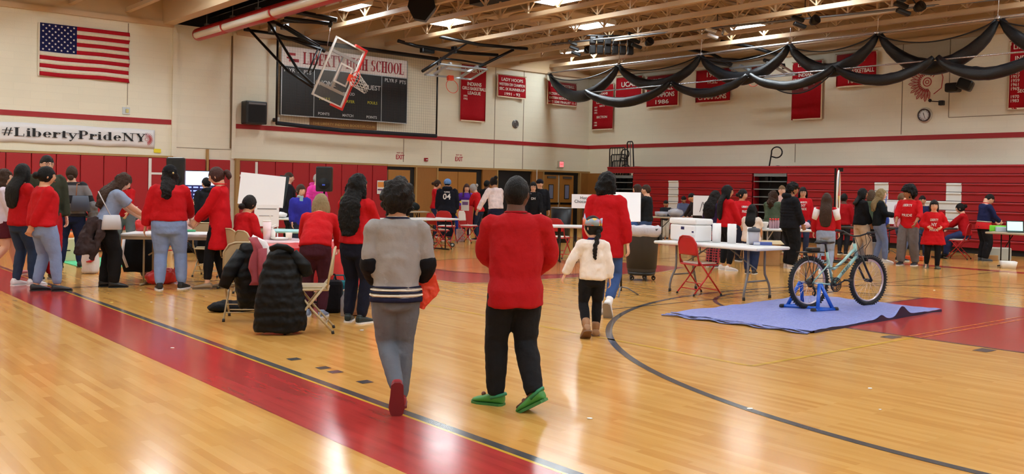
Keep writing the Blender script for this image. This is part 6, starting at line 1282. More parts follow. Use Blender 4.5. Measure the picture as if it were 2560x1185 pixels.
# cooler
P = at(1738, 599); A1 = at(1693, 594); A2 = at(1785, 602); rz = math.atan2(A2.y-A1.y, A2.x-A1.x)
t = thing('cooler', 'large white ice cooler standing on the white folding table', 'cooler', (P.x+.12, P.y+.13, TZ), rz); t.scale = (.86, .86, .95)
MB().bb(-.34, .34, -.19, .19, 0, .26, .03).build('body', plas('cooler_white', (236, 236, 236), .35), t); MB().bb(-.355, .355, -.205, .205, .262, .355, .03).build('lid', plas('cooler_white', (236, 236, 236)), t)
MB().bb(-.03, .05, -.198, -.19, .18, .225).build('blue_badge', mat('badge_navy', (34, 30, 88), .4), t); MB().bb(.27, .35, -.225, -.2, .1, .24, .01).build('latch', plas('cooler_white', (236, 236, 236)), t); MB().bb(.3, .34, -.235, -.225, .14, .165).build('latch_pad', mat('badge_navy', (34, 30, 88), .4), t)
m_ptow = mat('paper_towel', (240, 240, 240), .8, bump=.2, bscale=60)
for i, (px, py) in enumerate(((1791, 606), (1829, 608))):
    P = at(px, py); t = thing('paper_towel_roll', ['paper towel roll standing against the cooler on the white table', 'paper towel roll right of the roll that touches the cooler'][i], 'paper towels', (P.x, P.y, TZ))
    MB().lathe([(.02, .002), (.062, .0), (.066, .14), (.062, .28), (.02, .28)], n=28).build('paper', m_ptow, t); MB().lathe([(.019, .0), (.019, .281), (.016, .281), (.016, 0)], n=16).build('core', mat('cardboard_core', (170, 140, 100), .8), t)
P = at(1884, 612); t = thing('drink_dispenser', 'clear plastic drink container with dark grey lid on the white table', 'container', (P.x, P.y, TZ))
m_clear = mat('clear_plastic', (214, 214, 226), .12, alpha=.42, spec=.6)
MB().lathe([(.0, .01), (.068, .01), (.072, .05), (.082, .19), (.08, .19), (.066, .02), (0, .02)], n=24).build('jug', m_clear, t); MB().lathe([(.05, 0), (.06, 0), (.062, .03), (.04, .035), (0, .035)], n=24).build('base', mat('jug_base', (70, 66, 96), .4, alpha=.8), t)
MB().lathe([(.088, .185), (.09, .215), (.082, .225), (.075, .235), (.03, .24), (.03, .255), (0, .255)], n=24).build('lid', plas('lid_grey', (62, 66, 74)), t)
P = at(1932, 612); t = thing('foil_box', 'flat blue and white carton at the right end of the white table', 'box', (P.x, P.y, TZ), -.75)
MB().bb(-.13, .13, -.035, .035, 0, .045, .004).build('carton', mat('carton_blue', (70, 90, 160), .5), t); MB().bb(-.128, -.04, -.036, -.0352, .006, .04).build('printed_panel', mat('carton_white', (210, 214, 226), .5), t)
P = at(1908, 609); tag(MB().lathe([(0, 0), (.055, 0), (.05, .12), (.045, .2), (.05, .24), (0, .24)], (P.x, P.y, TZ), 24).build('cup_stack', m_ptow), 'tall stack of white cups behind the blue carton', 'cups')

# other tables, placed from their front corners
def tb(lab, pa, pb, depth, h=.74, **k):
    """front edge runs between the two picture points on the table height; the table extends away from the camera"""
    A, B_ = flr(*pa, h), flr(*pb, h); d = (B_-A); L = d.length; d.normalize(); n = Vector((-d.y, d.x, 0))
    if n.dot(A) < 0: n = -n
    c = (A+B_)/2+n*depth/2; return table(lab, (c.x, c.y), math.atan2(d.y, d.x), L, depth, h, **k)
T2 = tb('long folding table with white top and beige apron at the left, crowded by helpers', (300, 583), (628, 588), .76, style='straight', leg=m_beiget, edge=m_tan_top)
T3 = tb('round-fronted table under a pink-tinted plastic cloth behind the seated girl', (648, 601), (790, 606), .6, style='straight', leg=m_blacksteel)
cloth = MB(); 
def drape(name, lab, T, mat_, L, W, drop, h=.742, seed=1, cat='tablecloth'):
    r_ = random.Random(seed); c = T.location; rz = T.rotation_euler.z
    def f(u, v):
        x, y = (u-.5)*2, (v-.5)*2; ax, ay = abs(x), abs(y); e = .62; X = min(ax, e)/e*L/2; Y = min(ay, e)/e*W/2
        ox = max(0, ax-e)/(1-e); oy = max(0, ay-e)/(1-e); dz = drop*max(ox, oy)
        w_ = .035*max(ox, oy)*math.sin((x*9 if oy > ox else y*9)*2+seed)
        X += .012+.04*ox+(w_ if ox >= oy else 0); Y += .012+.04*oy+(w_ if oy > ox else 0)
        q = Matrix.Rotation(rz, 3, 'Z')@Vector((math.copysign(X, x), math.copysign(Y, y), 0)); return (c.x+q.x, c.y+q.y, h+.004-dz)
    o = MB().grid(f, 40, 40).build(name, mat_, mods=[lambda o: setattr(o.modifiers.new('k', 'SOLIDIFY'), 'thickness', .003), wrinkle(.012, .12)]); return tag(o, lab, cat)
m_pcl = mat('pale_plastic_cloth', (236, 208, 214), .25, alpha=.8, spec=.7, bump=.3, bscale=8); m_rcl = mat('red_plastic_cloth', (222, 40, 42), .3, alpha=.9, spec=.6, bump=.25, bscale=6)
drape('tablecloth', 'pale pink plastic tablecloth draped over the table behind the seated girl', T3, m_pcl, T3.dimensions.x or .8, .72, .3) if False else drape('tablecloth', 'pale pink plastic tablecloth draped over the table behind the seated girl', T3, m_pcl, .82, .62, .32)
T4 = tb('folding table hidden beneath the bright red plastic tablecloth', (795, 618), (925, 614), .76, style='straight', leg=m_blacksteel)
drape('tablecloth', 'bright red plastic tablecloth hanging low beside the bending blond girl', T4, m_rcl, 1.45, .78, .5, seed=3)
T5 = tb('table with pale teal top behind the tableware in front of the blue fleece child', (660, 575), (905, 580), .5, top=mat('teal_top', (160, 210, 210), .4), style='straight', leg=m_blacksteel)
T6 = tb('white-topped table with black legs before the red pads, behind the blue fleece', (690, 545), (800, 547), .6, style='straight', leg=m_blacksteel)
T7 = tb('white folding table with wheels in the middle distance, red chairs around it', (985, 548), (1148, 546), .76, style='straight', leg=m_blacksteel)
T8 = tb('beige table stacked with dark bags near the brown doors', (985, 528), (1075, 529), .6, style='straight', leg=m_blacksteel, top=m_tan_top)
T9 = tb('long white table behind the boy in plain red, right of centre', (1368, 564), (1478, 566), .7, style='straight', leg=m_blacksteel)
T10 = tb('far craft table with beige top where three boys stand', (1625, 541), (1748, 545), .45, style='straight', leg=m_blacksteel, top=m_tan_top)
T11 = tb('white serving table with cups and red-capped bottles behind the cooler table', (1890, 572), (2038, 575), .7, style='straight', leg=m_tabw)
T12 = tb('dark craft table behind the red-shirted children at the bleachers', (2140, 568), (2395, 570), .55, style='straight', leg=m_blacksteel, top=mat('dark_top', (52, 44, 40), .5))
T13 = tb('beige folding table near the right edge with green tray and laptop', (2462, 579), (2610, 586), .75, style='straight', leg=m_blacksteel, top=m_tan_top)
T14 = tb('black-legged table at far left behind the shopper with shoulder bag', (200, 539), (330, 545), .6, style='straight', leg=m_blacksteel, top=mat('dark_top', (52, 44, 40), .5))
# wheels under the middle table
for i, (px, py) in enumerate(((1082, 614), (1131, 618))):
    P = flr(px, py); t = thing('table_caster', ['black caster wheel under the middle white table, left one', 'black caster wheel under the middle white table, right one'][i], 'wheel', (P.x, P.y, .055)); MB().torus((0, 0, 0), .04, .015, (.6, .8, 0), 20, 8).build('tyre', m_rub, t); MB().cyl((-.018, -.024, 0), (.018, .024, 0), .03).build('hub', m_alum, t)
# --- trash can
P = flr(1603, 700); t = thing('trash_can', 'large dark grey round trash can on a wheeled dolly', 'trash can', (P.x, P.y, 0))
m_can = plas('can_grey', (52, 50, 50), .6, bump=.05)
MB().lathe([(0, .14), (.225, .14), (.235, .16), (.27, .80), (.30, .80), (.305, .86), (.285, .87), (.28, .83), (.245, .2), (0, .2)], n=36).build('bin_body', m_can, t)
MB().torus((0, 0, .80), .285, .012, n=36).build('rim_ring', m_can, t)
for a in (.9, .9+PI): c_, s_ = math.cos(-a), math.sin(-a); MB().box((.30*c_, .30*s_, .70), (.05, .17, .13), Matrix.Rotation(-a, 3, 'Z'), .015).build('grip_handle', plas('can_dark', (26, 25, 26)), t)
MB().lathe([(0, .09), (.22, .09), (.23, .14), (0, .14)], n=24).build('dolly', plas('can_dark', (26, 25, 26)), t)
for k in range(5): a = k*2*PI/5+.5; w_ = MB().torus((.2*math.cos(a), .2*math.sin(a), .04), .028, .012, (math.cos(a+1), math.sin(a+1), 0), 16, 6).cyl((.2*math.cos(a), .2*math.sin(a), .04), (.2*math.cos(a), .2*math.sin(a), .09), .012).build('caster', m_rub, t)
MB().lathe([(.29, .70+.03), (.31, .80), (.312, .88), (.29, .90), (.27, .88), (.25, .6)], n=40).build('bin_liner', mat('clear_liner', (226, 222, 230), .2, alpha=.72, spec=.7, bump=.6, bscale=14), t, mods=[wrinkle(.05, .09)])
P = flr(1377, 608); t = thing('trash_can', 'black barrel trash can in front of the doors nearest the corner', 'trash can', (P.x+.55, P.y+.2, 0)); MB().lathe([(0, 0), (.24, 0), (.29, .95), (.25, .95), (.24, .9), (0, .1)], n=28).build('bin_body', plas('barrel_black', (22, 22, 28)), t); MB().torus((0, 0, .95), .28, .02).build('rim_ring', m_grey, t)
tag(MB().cyl((P.x-.35, P.y+.1, 0), (P.x-.35, P.y+.1, .9), .02).build('wooden_post', m_trimwood), 'short wooden post left of the black barrel can', 'post')
tag(MB().cyl((P.x+.5, P.y+.25, 0), (P.x+.5, P.y+.25, .62), .015).build('yellow_stick', mat('neon_yellow', (210, 230, 60), .5)), 'neon yellow stick leaning by the black barrel can', 'stick')

# --- music stands and sign boards
def stand(lab, px, py, h, board, rz=None, boardm=None, writing=None, tilt=.25, cat='sign stand'):
    P = flr(px, py); az = math.atan2(P.x, P.y); t = thing('music_stand', lab, cat, (P.x, P.y, 0), -az if rz is None else rz)
    MB().cyl((0, 0, .06), (0, 0, h*.62), .014).cyl((0, 0, h*.6), (0, 0, h), .009).build('pole', m_blacksteel, t)
    for k in range(3): a = k*2*PI/3+.4; MB().tube([(0, 0, .12), (.1*math.cos(a), .1*math.sin(a), .1), (.27*math.cos(a), .27*math.sin(a), .0)], .011, 6).build('leg', m_leg, t)
    w_, hh_ = board; R = Euler((-tilt, 0, 0)).to_matrix()
    MB().box((0, -.03, h), (w_*.9, .012, hh_*.9), R).build('desk_plate', mat('stand_navy', (36, 34, 66), .4), t); MB().box(R@Vector((0, -.02, 0))+Vector((0, -.03, h)), (w_, .008, hh_), R).build('white_board', boardm or mat('poster_board', (238, 238, 240), .6), t)
    return t, R, h
st, R, h = stand('black music stand with a blank white poster board, beside the woman in red', 1552, 738, 1.24, (.5, .46), tilt=.5)
st, R, h = stand('stand with a white Hot Chocolate sign left of the woman in red', 1455, 660, 1.24, (.46, .28), tilt=.2)
text('Hot\nChocolate', .085, m_ink, st, R@Vector((0, -.03, .03))+Vector((0, -.03, h)), R@Vector((1, 0, 0)), R@Vector((0, 0, 1)), name='handwriting')
st, R, h = stand('stand with white sign board and black strokes by the girl with wavy dark hair', 1750, 640, 1.16, (.36, .46), tilt=.1)
MB().box((.0, -.075, h-.03), (.012, .004, .24), Euler((0, .25, 0)).to_matrix()).box((.07, -.075, h-.03), (.012, .004, .24), Euler((0, -.2, 0)).to_matrix()).build('pen_strokes', m_ink, st)
st, R, h = stand('dark stand with pale front poster between cream trousers and pink shirt', 2222, 638, 1.05, (.4, .55), tilt=.1)
P = flr(652, 660); t = thing('easel', 'large white poster board propped up behind the seated girl', 'easel', (P.x, P.y, 0), -math.atan2(P.x, P.y)); R = Euler((-.16, .09, 0)).to_matrix()
MB().box((0, 0, 1.35), (.8, .012, .58), R).build('white_board', mat('poster_board', (238, 238, 240), .6), t); MB().box((.36, .06, 1.35), (.2, .012, .56), Euler((-.16, .09, -.6)).to_matrix()).build('dark_side_panel', mat('dark_green_panel', (24, 44, 50), .5), t)
MB().cyl((.05, .02, 0), (.05, .02, 1.2), .012).build('pole', m_leg, t); MB().tube([(-.35, .25, 0), (.05, 0, .5), (.4, .25, 0)], .012, 6).build('leg', m_leg, t)
P = flr(663, 668); t = thing('flip_chart', 'white paper flip chart with a written line, below the large poster board', 'chart', (P.x, P.y, 0), -math.atan2(P.x, P.y)); MB().bb(-.2, .22, -.01, .01, .72, 1.1).build('paper_sheet', mat('poster_board', (238, 238, 240), .6), t); MB().bb(-.15, .18, -.014, -.01, 1.02, 1.035).bb(-.12, .12, -.014, -.01, .9, .908).build('written_line', m_leg, t); MB().cyl((.2, .02, 0), (.2, .02, .8), .012).build('pole', m_alum, t)
# speakers on stands
for (px, py, zt, zb_, lab) in ((808, 632, 1.86, 1.32, 'black loudspeaker on a pole beside the pink quilted coat'), (437, 640, 1.95, 1.35, 'black loudspeaker left of the lit screen')):
    P = flr(px, py); az = math.atan2(P.x, P.y); t = thing('loudspeaker', lab, 'loudspeaker', (P.x, P.y, zb_), -az-.1)
    MB().bb(-.17, .17, -.15, .15, 0, zt-zb_, .03).build('cabinet', m_sb, t); MB().bb(-.07, .07, -.157, -.15, (zt-zb_)*.66, (zt-zb_)*.88, .0).build('horn', m_black, t); MB().lathe([(.0, 0), (.12, 0), (.125, .01)], (0, -.151, .17), 24, Matrix(((1, 0, 0), (0, 0, -1), (0, 1, 0)))).build('woofer_grille', mat('grille_black', (8, 8, 9), .8), t)
    MB().bb(-.03, .03, -.168, -.162, .13, .16).build('badge', mat('badge_blue', (60, 90, 200), .4), t)
    s = thing('speaker_stand', lab.replace('loudspeaker', 'tripod stand under the loudspeaker'), 'stand', (P.x, P.y, 0), -az); MB().cyl((0, 0, .1), (0, 0, zb_), .018).build('pole', m_blacksteel, s)
    for k in range(3): a = k*2*PI/3; MB().cyl((0, 0, .55), (.4*math.cos(a), .4*math.sin(a), .01), .012, 6).build('leg', m_blacksteel, s)
# TV screen
P = flr(480, 612); t = thing('display_screen', 'large lit display screen with icon rows behind the left tables', 'screen', (P.x, P.y, 0), -math.atan2(P.x, P.y)-.1)
MB().bb(-.5, .5, 0, .05, 1.0, 1.74, .01).build('screen_frame', m_sb, t); MB().bb(-.48, .48, -.006, 0, 1.4, 1.72).build('bright_header', mat('screen_white', (190, 215, 255), .3, emit=2.6), t); MB().bb(-.48, .48, -.005, 0, 1.02, 1.4).build('dark_field', mat('screen_navy', (30, 30, 80), .3, emit=.4), t)
b = MB()
for r_ in range(4):
    for c_ in range(6): b.bb(-.44+.15*c_, -.33+.15*c_, -.009, -.005, 1.33-.085*r_, 1.365-.085*r_)
b.build('icon_grid', mat('screen_icon', (150, 170, 240), .3, emit=1.0), t); MB().bb(-.4, .4, .0, .2, .0, .06).cyl((0, .06, .05), (0, .06, 1.1), .04).build('screen_stand', m_blacksteel, t)

# --- coats over the chairs
m_puff = mat('puffer_black', (11, 12, 14), .55, spec=.2)
nt = m_puff.node_tree; tc = nt.nodes.new('ShaderNodeTexCoord'); wv = nt.nodes.new('ShaderNodeTexWave'); wv.bands_direction = 'Z'; wv.inputs['Scale'].default_value = 3.4; wv.inputs['Distortion'].default_value = 1.6; wv.inputs['Detail'].default_value = 3; wv.inputs['Detail Scale'].default_value = 2.2
nt.links.new(tc.outputs['Object'], wv.inputs[0]); bp = nt.nodes.new('ShaderNodeBump'); bp.inputs['Strength'].default_value = .4; bp.inputs['Distance'].default_value = .02; nt.links.new(wv.outputs['Fac'], bp.inputs['Height']); nt.links.new(bp.outputs[0], nt.nodes['Principled BSDF'].inputs['Normal'])
def coat(lab, P, rz, pts, name='puffer_coat', mt_=None, q=.105):
    """pts: rows (z, halfwidth, depthoffset, thickness)"""
    t = thing(name, lab, 'coat', P, rz); b = MB(); rows = []
    n = 64
    for i in range(n+1):
        s = i/n*(len(pts)-1); k = min(int(s), len(pts)-2); f_ = s-k; f_ = f_*f_*(3-2*f_); z, w_, o, th = [pts[k][j]*(1-f_)+pts[k+1][j]*f_ for j in range(4)]
        rp = .005*abs(math.sin(PI*z/q))**.6; rows.append((Vector((0, o, z)), Vector((w_+rp, 0, 0)), Vector((0, th+rp, 0))))
    b.loft(rows, 28, e=.75); b.build('body_panel', mt_ or m_puff, t, mods=[remesh(.011, 1), wrinkle(.05, .22), wrinkle(.018, .05)]); return t
Pc = flr(712, 838); az = math.atan2(Pc.x, Pc.y)
t = coat('long black puffer coat draped over a beige chair, hem brushing the floor', (Pc.x, Pc.y+.1, 0), -az+.0, [(.03, .235, 0, .12), (.1, .25, 0, .14), (.35, .23, 0, .14), (.6, .19, .02, .12), (.78, .14, .05, .10), (.86, .09, .06, .07)])
MB().tube([(.10, -.0, .80), (.22, .0, .66), (.26, .02, .58)], [.06, .075, .05], 10).build('sleeve', m_puff, t, mods=[wrinkle(.03, .1)]); MB().tube([(-.1, -.05, .84), (-.04, -.09, .87), (.04, -.08, .86), (.1, -.03, .82)], .03, 10).build('collar', m_puff, t)
Pc = flr(630, 805); az = math.atan2(Pc.x, Pc.y)
t = coat('shiny black puffer jacket hanging on a chair behind the long coat', (Pc.x, Pc.y, 0), -az+.3, [(.16, .13, .02, .09), (.3, .16, 0, .12), (.5, .2, 0, .13), (.7, .17, .03, .12), (.84, .10, .05, .08)], name='puffer_jacket')
MB().tube([(-.12, -.02, .74), (-.25, -.03, .55), (-.32, -.04, .38)], [.07, .08, .06], 10).build('sleeve', m_puff, t, mods=[wrinkle(.03, .1)])
t = thing('scarf', 'rose pink sweater hung over the shiny black puffer jacket', 'sweater', (Pc.x, Pc.y-.1, 0), -az+.3)
MB().loft([(Vector((-.05+.02*math.sin(i), -.13+.14*(i > 9)*((i-9)/5), .42+.045*i if i < 11 else .9+.01*(i-11))), Vector((.075-.002*i, .01, 0)), Vector((0, .035, .0))) for i in range(13)], 14).build('knit_body', fab('rose_knit', (152, 70, 78)), t, mods=[wrinkle(.03, .08)])
MB().tube([(.0, -.16, .8), (.0, -.17, .55), (.03, -.16, .3)], [.05, .045, .03], 10).build('hanging_sleeve', fab('rose_knit', (152, 70, 78)), t, mods=[wrinkle(.02, .06)])
Pc = flr(678, 810); t = thing('pale_garment', 'white and cream garment over a chair back between the two black coats', 'garment', (Pc.x, Pc.y+.25, 0), -az)
MB().tube([(-.14, 0, .78), (-.08, -.02, .86), (0, -.04, .82), (.08, -.05, .68), (.1, -.05, .56)], [.04, .06, .06, .055, .03], 12).build('folded_sleeve', fab('white_fleece', (226, 222, 222)), t, mods=[wrinkle(.03, .08)]); MB().torus((-.07, 0, .78), .07, .03, (.3, 1, 0), 20, 8).build('cream_cuff', fab('cream_fleece', (206, 190, 160)), t)
Pc = flr(575, 778); t = thing('black_jacket', 'black jacket dropped in a heap on the floor beside the coats', 'jacket', (Pc.x, Pc.y, 0))
MB().ball((0, 0, .06), (.24, .12, .07)).ball((.15, -.08, .05), (.2, .08, .05)).ball((-.12, .03, .05), (.14, .1, .05)).build('heap', fab('black_cloth', (20, 21, 24)), t, mods=[remesh(.012, 2), wrinkle(.05, .1)])
Pc = flr(490, 630); t = thing('black_clothes', 'heap of black clothes on the floor behind the long left table', 'clothes', (Pc.x, Pc.y, 0))
MB().ball((0, 0, .1), (.5, .25, .14)).ball((.35, 0, .15), (.3, .25, .16)).build('heap', fab('black_cloth', (20, 21, 24)), t, mods=[remesh(.02, 2), wrinkle(.1, .2)])
Pc = flr(512, 690); t = thing('hanging_jacket', 'black jacket hung on the beige chair under the long left table', 'jacket', (Pc.x, Pc.y, 0)); MB().loft([(Vector((0, 0, z)), Vector((w_, 0, 0)), Vector((0, .05, 0))) for z, w_ in ((.2, .1), (.35, .14), (.6, .12), (.7, .08))], 14).build('cloth', fab('black_cloth', (20, 21, 24)), t, mods=[wrinkle(.05, .1)])
Pc = flr(345, 700); t = thing('hanging_coat', 'black coat with a white lining hanging off the near end of the left table', 'coat', (Pc.x, Pc.y, 0), -.3)
MB().loft([(Vector((0, 0, z)), Vector((w_, 0, 0)), Vector((0, .09, 0))) for z, w_ in ((.12, .2), (.3, .24), (.55, .22), (.68, .15))], 16).build('cloth', fab('black_cloth', (20, 21, 24)), t, mods=[wrinkle(.08, .12)]); MB().tube([(-.2, -.1, .62), (-.22, -.11, .4), (-.15, -.1, .2)], .02, 8).build('white_lining', fab('white_fleece', (226, 222, 222)), t)
Pc = flr(330, 698); t = thing('backpack', 'dark patterned backpack under the near end of the left table', 'backpack', (Pc.x+.35, Pc.y+.2, 0), -.3); MB().bb(-.16, .16, -.1, .1, 0, .42, .07).build('bag_body', mat('dark_pattern', (42, 30, 30), .7, var=.9, bscale=18), t); MB().bb(-.12, .12, -.14, -.09, .03, .2, .03).build('front_pocket', mat('rust_pattern', (120, 60, 40), .7, var=.9, bscale=20), t)
Pc = flr(410, 716); t = thing('red_bag', 'red plastic bag on the floor behind the large woman in light jeans', 'bag', (Pc.x+.1, Pc.y+.35, 0)); MB().ball((0, 0, .1), (.26, .15, .12)).ball((.22, 0, .16), (.06, .06, .1)).build('bag_body', m_rcl, t, mods=[remesh(.015, 1), wrinkle(.07, .1)]); MB().tube([(.16, 0, .18), (.2, .02, .28), (.26, 0, .2)], .012, 6).build('bag_handle', m_rcl, t)
for i, (px, py, col, lab) in enumerate(((862, 788, (30, 110, 120), 'teal backpack under the red-covered table'), (905, 800, (150, 110, 84), 'tan handbag between the legs of the girl with waist-length hair'), (838, 792, (24, 22, 26), 'black backpack under the red-covered table'))):
    P = flr(px, py); t = thing(['backpack', 'handbag', 'backpack'][i], lab, 'bag', (P.x+.12, P.y+.35, 0), -.5); k = (1, .7, 1.05)[i]; MB().bb(-.14*k, .14*k, -.09, .09, 0, .36*k, .05).build('bag_body', fab('bag%d' % i, col), t); MB().tube([(-.07*k, 0, .34*k), (-.05*k, 0, .42*k), (.05*k, 0, .42*k), (.07*k, 0, .34*k)], .01, 6).build('bag_handle', fab('bag%d' % i, col), t)
P = flr(872, 792); t = thing('water_bottle', 'clear plastic water bottle under the red-covered table', 'bottle', (P.x, P.y+.1, 0)); MB().lathe([(0, 0), (.045, 0), (.047, .2), (.018, .25), (.018, .28), (0, .28)], n=18).build('bottle', m_clear, t); MB().cyl((0, 0, .28), (0, 0, .3), .02).build('cap', m_white, t)

# --- small things on the tables
def cup(px, py, z, r, h_, m, lab, name='cup', cat='cup', grp=None, lid=None):
    P = flr(px, py, z); t = thing(name, lab, cat, (P.x, P.y, z), 0, grp); MB().lathe([(0, 0), (r*.8, 0), (r, h_), (r*.9, h_), (r*.7, .01), (0, .01)], n=18).build('vessel', m, t)
    if lid: MB().lathe([(0, h_), (r*1.02, h_), (r*1.02, h_+.012), (0, h_+.016)], n=18).build('lid', lid, t)
    return t
m_pinkp = plas('pale_pink', (238, 216, 218), .4)
t = cup(655, 598, .75, .055, .24, m_pinkp, 'tall pale pink tumbler with handle on the pink cloth', 'tumbler', 'tumbler', lid=m_white); MB().torus((.0, 0, .28), .05, .01, (0, 1, 0), 18, 6, 0, PI).build('handle', m_white, t)
P = flr(670, 598, .75); t = thing('spray_bottle', 'small white spray bottle right of the pale pink tumbler', 'bottle', (P.x+.05, P.y-.02, .75)); MB().lathe([(0, 0), (.04, 0), (.042, .1), (.015, .14), (.012, .16), (0, .16)], n=16).build('vessel', m_white, t); MB().box((.02, 0, .175), (.07, .02, .03), Euler((0, -.3, 0)).to_matrix()).build('spray_head', m_white, t)
cup(722, 599, .75, .045, .1, plas('pale_peach', (240, 226, 210)), 'pale cup right of the paper plates on the pink cloth')
P = flr(700, 599, .75); t = thing('paper_plates', 'low pile of white paper plates on the pink cloth', 'plates', (P.x, P.y, .752)); MB().lathe([(0, 0), (.08, 0), (.12, .03), (.115, .035), (.07, .01), (0, .01)], n=24).build('plate_pile', m_white, t)
P = flr(635, 545, .75); tag(MB().ball((P.x, P.y+.8, .80), (.12, .1, .06)).build('white_napkins', m_ptow, mods=[wrinkle(.06, .08)]), 'crumpled white napkins behind the seated girl', 'napkins')
for i, (px, py) in enumerate(((680, 543), (703, 543))): cup(px+10, py-2, .75, .05, .07, m_white if i == 0 else m_clear, ['small white tub on the table before the red pads', 'small clear cup on the table before the red pads'][i])
P = flr(838, 604, .75); t = thing('white_shelf_box', 'white open-fronted display box standing on the red cloth', 'box', (P.x+.1, P.y+.15, .75), -.4)
MB().bb(-.16, .16, .1, .11, 0, .26).bb(-.16, -.15, -.1, .1, 0, .26).bb(.15, .16, -.1, .1, 0, .26).bb(-.16, .16, -.1, .1, 0, .01).bb(-.16, .16, -.1, .1, .25, .26).build('box_shell', m_white, t); MB().bb(.0, .12, -.06, .06, .262, .44, .005).build('upper_box', m_white, t)
for i, (px, py, c_) in enumerate(((332, 520, (210, 214, 220)), (345, 518, (150, 130, 190)), (355, 520, (40, 80, 70)))): cup(px, py+20, .75, .035, .19, plas('btl%d' % i, c_), ['clear water bottle on the far left craft table', 'lilac bottle on the far left craft table', 'dark green bottle on the far left craft table'][i], 'bottle', 'bottle', lid=m_white)
P = flr(463, 580, .74); tag(MB().box((P.x, P.y+.05, .755), (.3, .16, .03), None, .008).build('green_folder', plas('green', (60, 160, 110))), 'green folder on the long left table', 'folder')
P = flr(332, 573, .74); t = thing('red_bucket', 'small red basket on the long left table under the woman\'s hand', 'basket', (P.x, P.y+.05, .74)); MB().lathe([(0, 0), (.08, 0), (.1, .13), (.095, .13), (.075, .01), (0, .01)], n=20).build('vessel', m_rcl, t); MB().ball((0, 0, .13), (.09, .09, .05)).build('red_filling', m_rcl, t, mods=[wrinkle(.05, .06)])
P = flr(255, 668); t = thing('ball_bin', 'cream toy bin with coloured balls beyond the plastic shopping bag', 'toy bin', (P.x+.0, P.y+1.6, 0), -.2)
MB().bb(-.75, .0, -.25, .25, 0, .42, .02).build('bin_body', plas('bin_cream', (214, 204, 168)), t)
for k, cc in enumerate(((220, 60, 40), (236, 210, 40), (60, 190, 70), (236, 210, 40), (230, 120, 40))): MB().ball((-.65+.14*k, -.1, .46), .06).build('ball', plas('ball%d' % k, cc), t)
text('L', .2, m_ink, t, (-.15, -.253, .25), (1, 0, 0), (0, 0, 1))
A, B_ = flr(270, 668), flr(345, 645); tag(MB().bb(A.x-.4, A.x+1.0, A.y, A.y+2.0, .0005, .012).build('green_mat', fab('green_felt', (100, 206, 150))), 'light green mat on the floor beyond the left table', 'mat')
# far table top stuff
for i, (px, w_, c_, lab) in enumerate(((1008, .5, (26, 28, 48), 'navy bag heap on the beige table near the brown doors'), (1038, .36, (40, 44, 42), 'grey-black bag right of the navy bag heap'), (985, .34, (206, 196, 188), 'pale cloth heap left of the navy bags'))):
    P = flr(px, 522, .8); tag(MB().ball((P.x, P.y+.3, .74+.12), (w_*.6, w_*.4, .13)).build('bag_heap', fab('heap%d' % i, c_), mods=[wrinkle(.12, .2)]), lab, 'bag')
P = flr(948, 570); 
P = flr(1163, 600); t = thing('red_sign_box', 'red standing box with a white flyer in front of the purple top', 'box', (P.x, P.y, 0), -math.atan2(P.x, P.y)); MB().bb(-.2, .2, -.12, .12, .35, .95, .01).build('box_panel', mat('box_red', (186, 34, 38), .5), t); MB().bb(-.13, .09, -.13, -.122, .82, 1.12).build('flyer', mat('paper', (228, 222, 214), .7), t); MB().bb(-.1, .06, -.134, -.13, .98, 1.07).build('flyer_picture', mat('flyer_purple', (110, 80, 130), .6), t)
for sx in (-.12, .12): MB().cyl((sx, 0, 0), (sx, 0, .36), .02).build('leg', m_white, t)
P = flr(1150, 604); tag(MB().box((P.x, P.y, .17), (.22, .1, .34), None, .01).build('printed_bag', mat('printed_grey', (176, 150, 150), .6, var=.6, bscale=20)), 'pale printed bag beside the red standing box', 'bag')
# craft table trays
P = flr(1690, 541, .74); t = thing('clear_tub', 'clear plastic tub of craft pieces on the far craft table', 'tub', (P.x, P.y+.3, .74), -.9); MB().lathe([(0, 0), (.16, 0), (.19, .13), (.18, .13), (.15, .01), (0, .01)], n=4).build('tub_wall', m_clear, t); MB().ball((0, 0, .04), (.13, .13, .05)).build('craft_pieces', mat('mixed_beads', (150, 130, 110), .6, var=.9, bscale=60), t)
P = flr(1726, 542, .74); t = thing('clear_bags', 'shiny clear bags of treats beside the craft tub', 'bags', (P.x, P.y+.3, .74)); MB().ball((0, 0, .1), (.28, .16, .12)).build('bag_cluster', m_clear, t, mods=[wrinkle(.1, .08)]); MB().ball((0, 0, .06), (.2, .12, .07)).build('treats', mat('mixed_beads', (150, 130, 110), .6, var=.9, bscale=60), t)
P = flr(1632, 538, .74); cup(1633, 538, .745, .03, .12, m_tan_top, 'small pale jar at the left end of the far craft table', 'jar', 'jar')
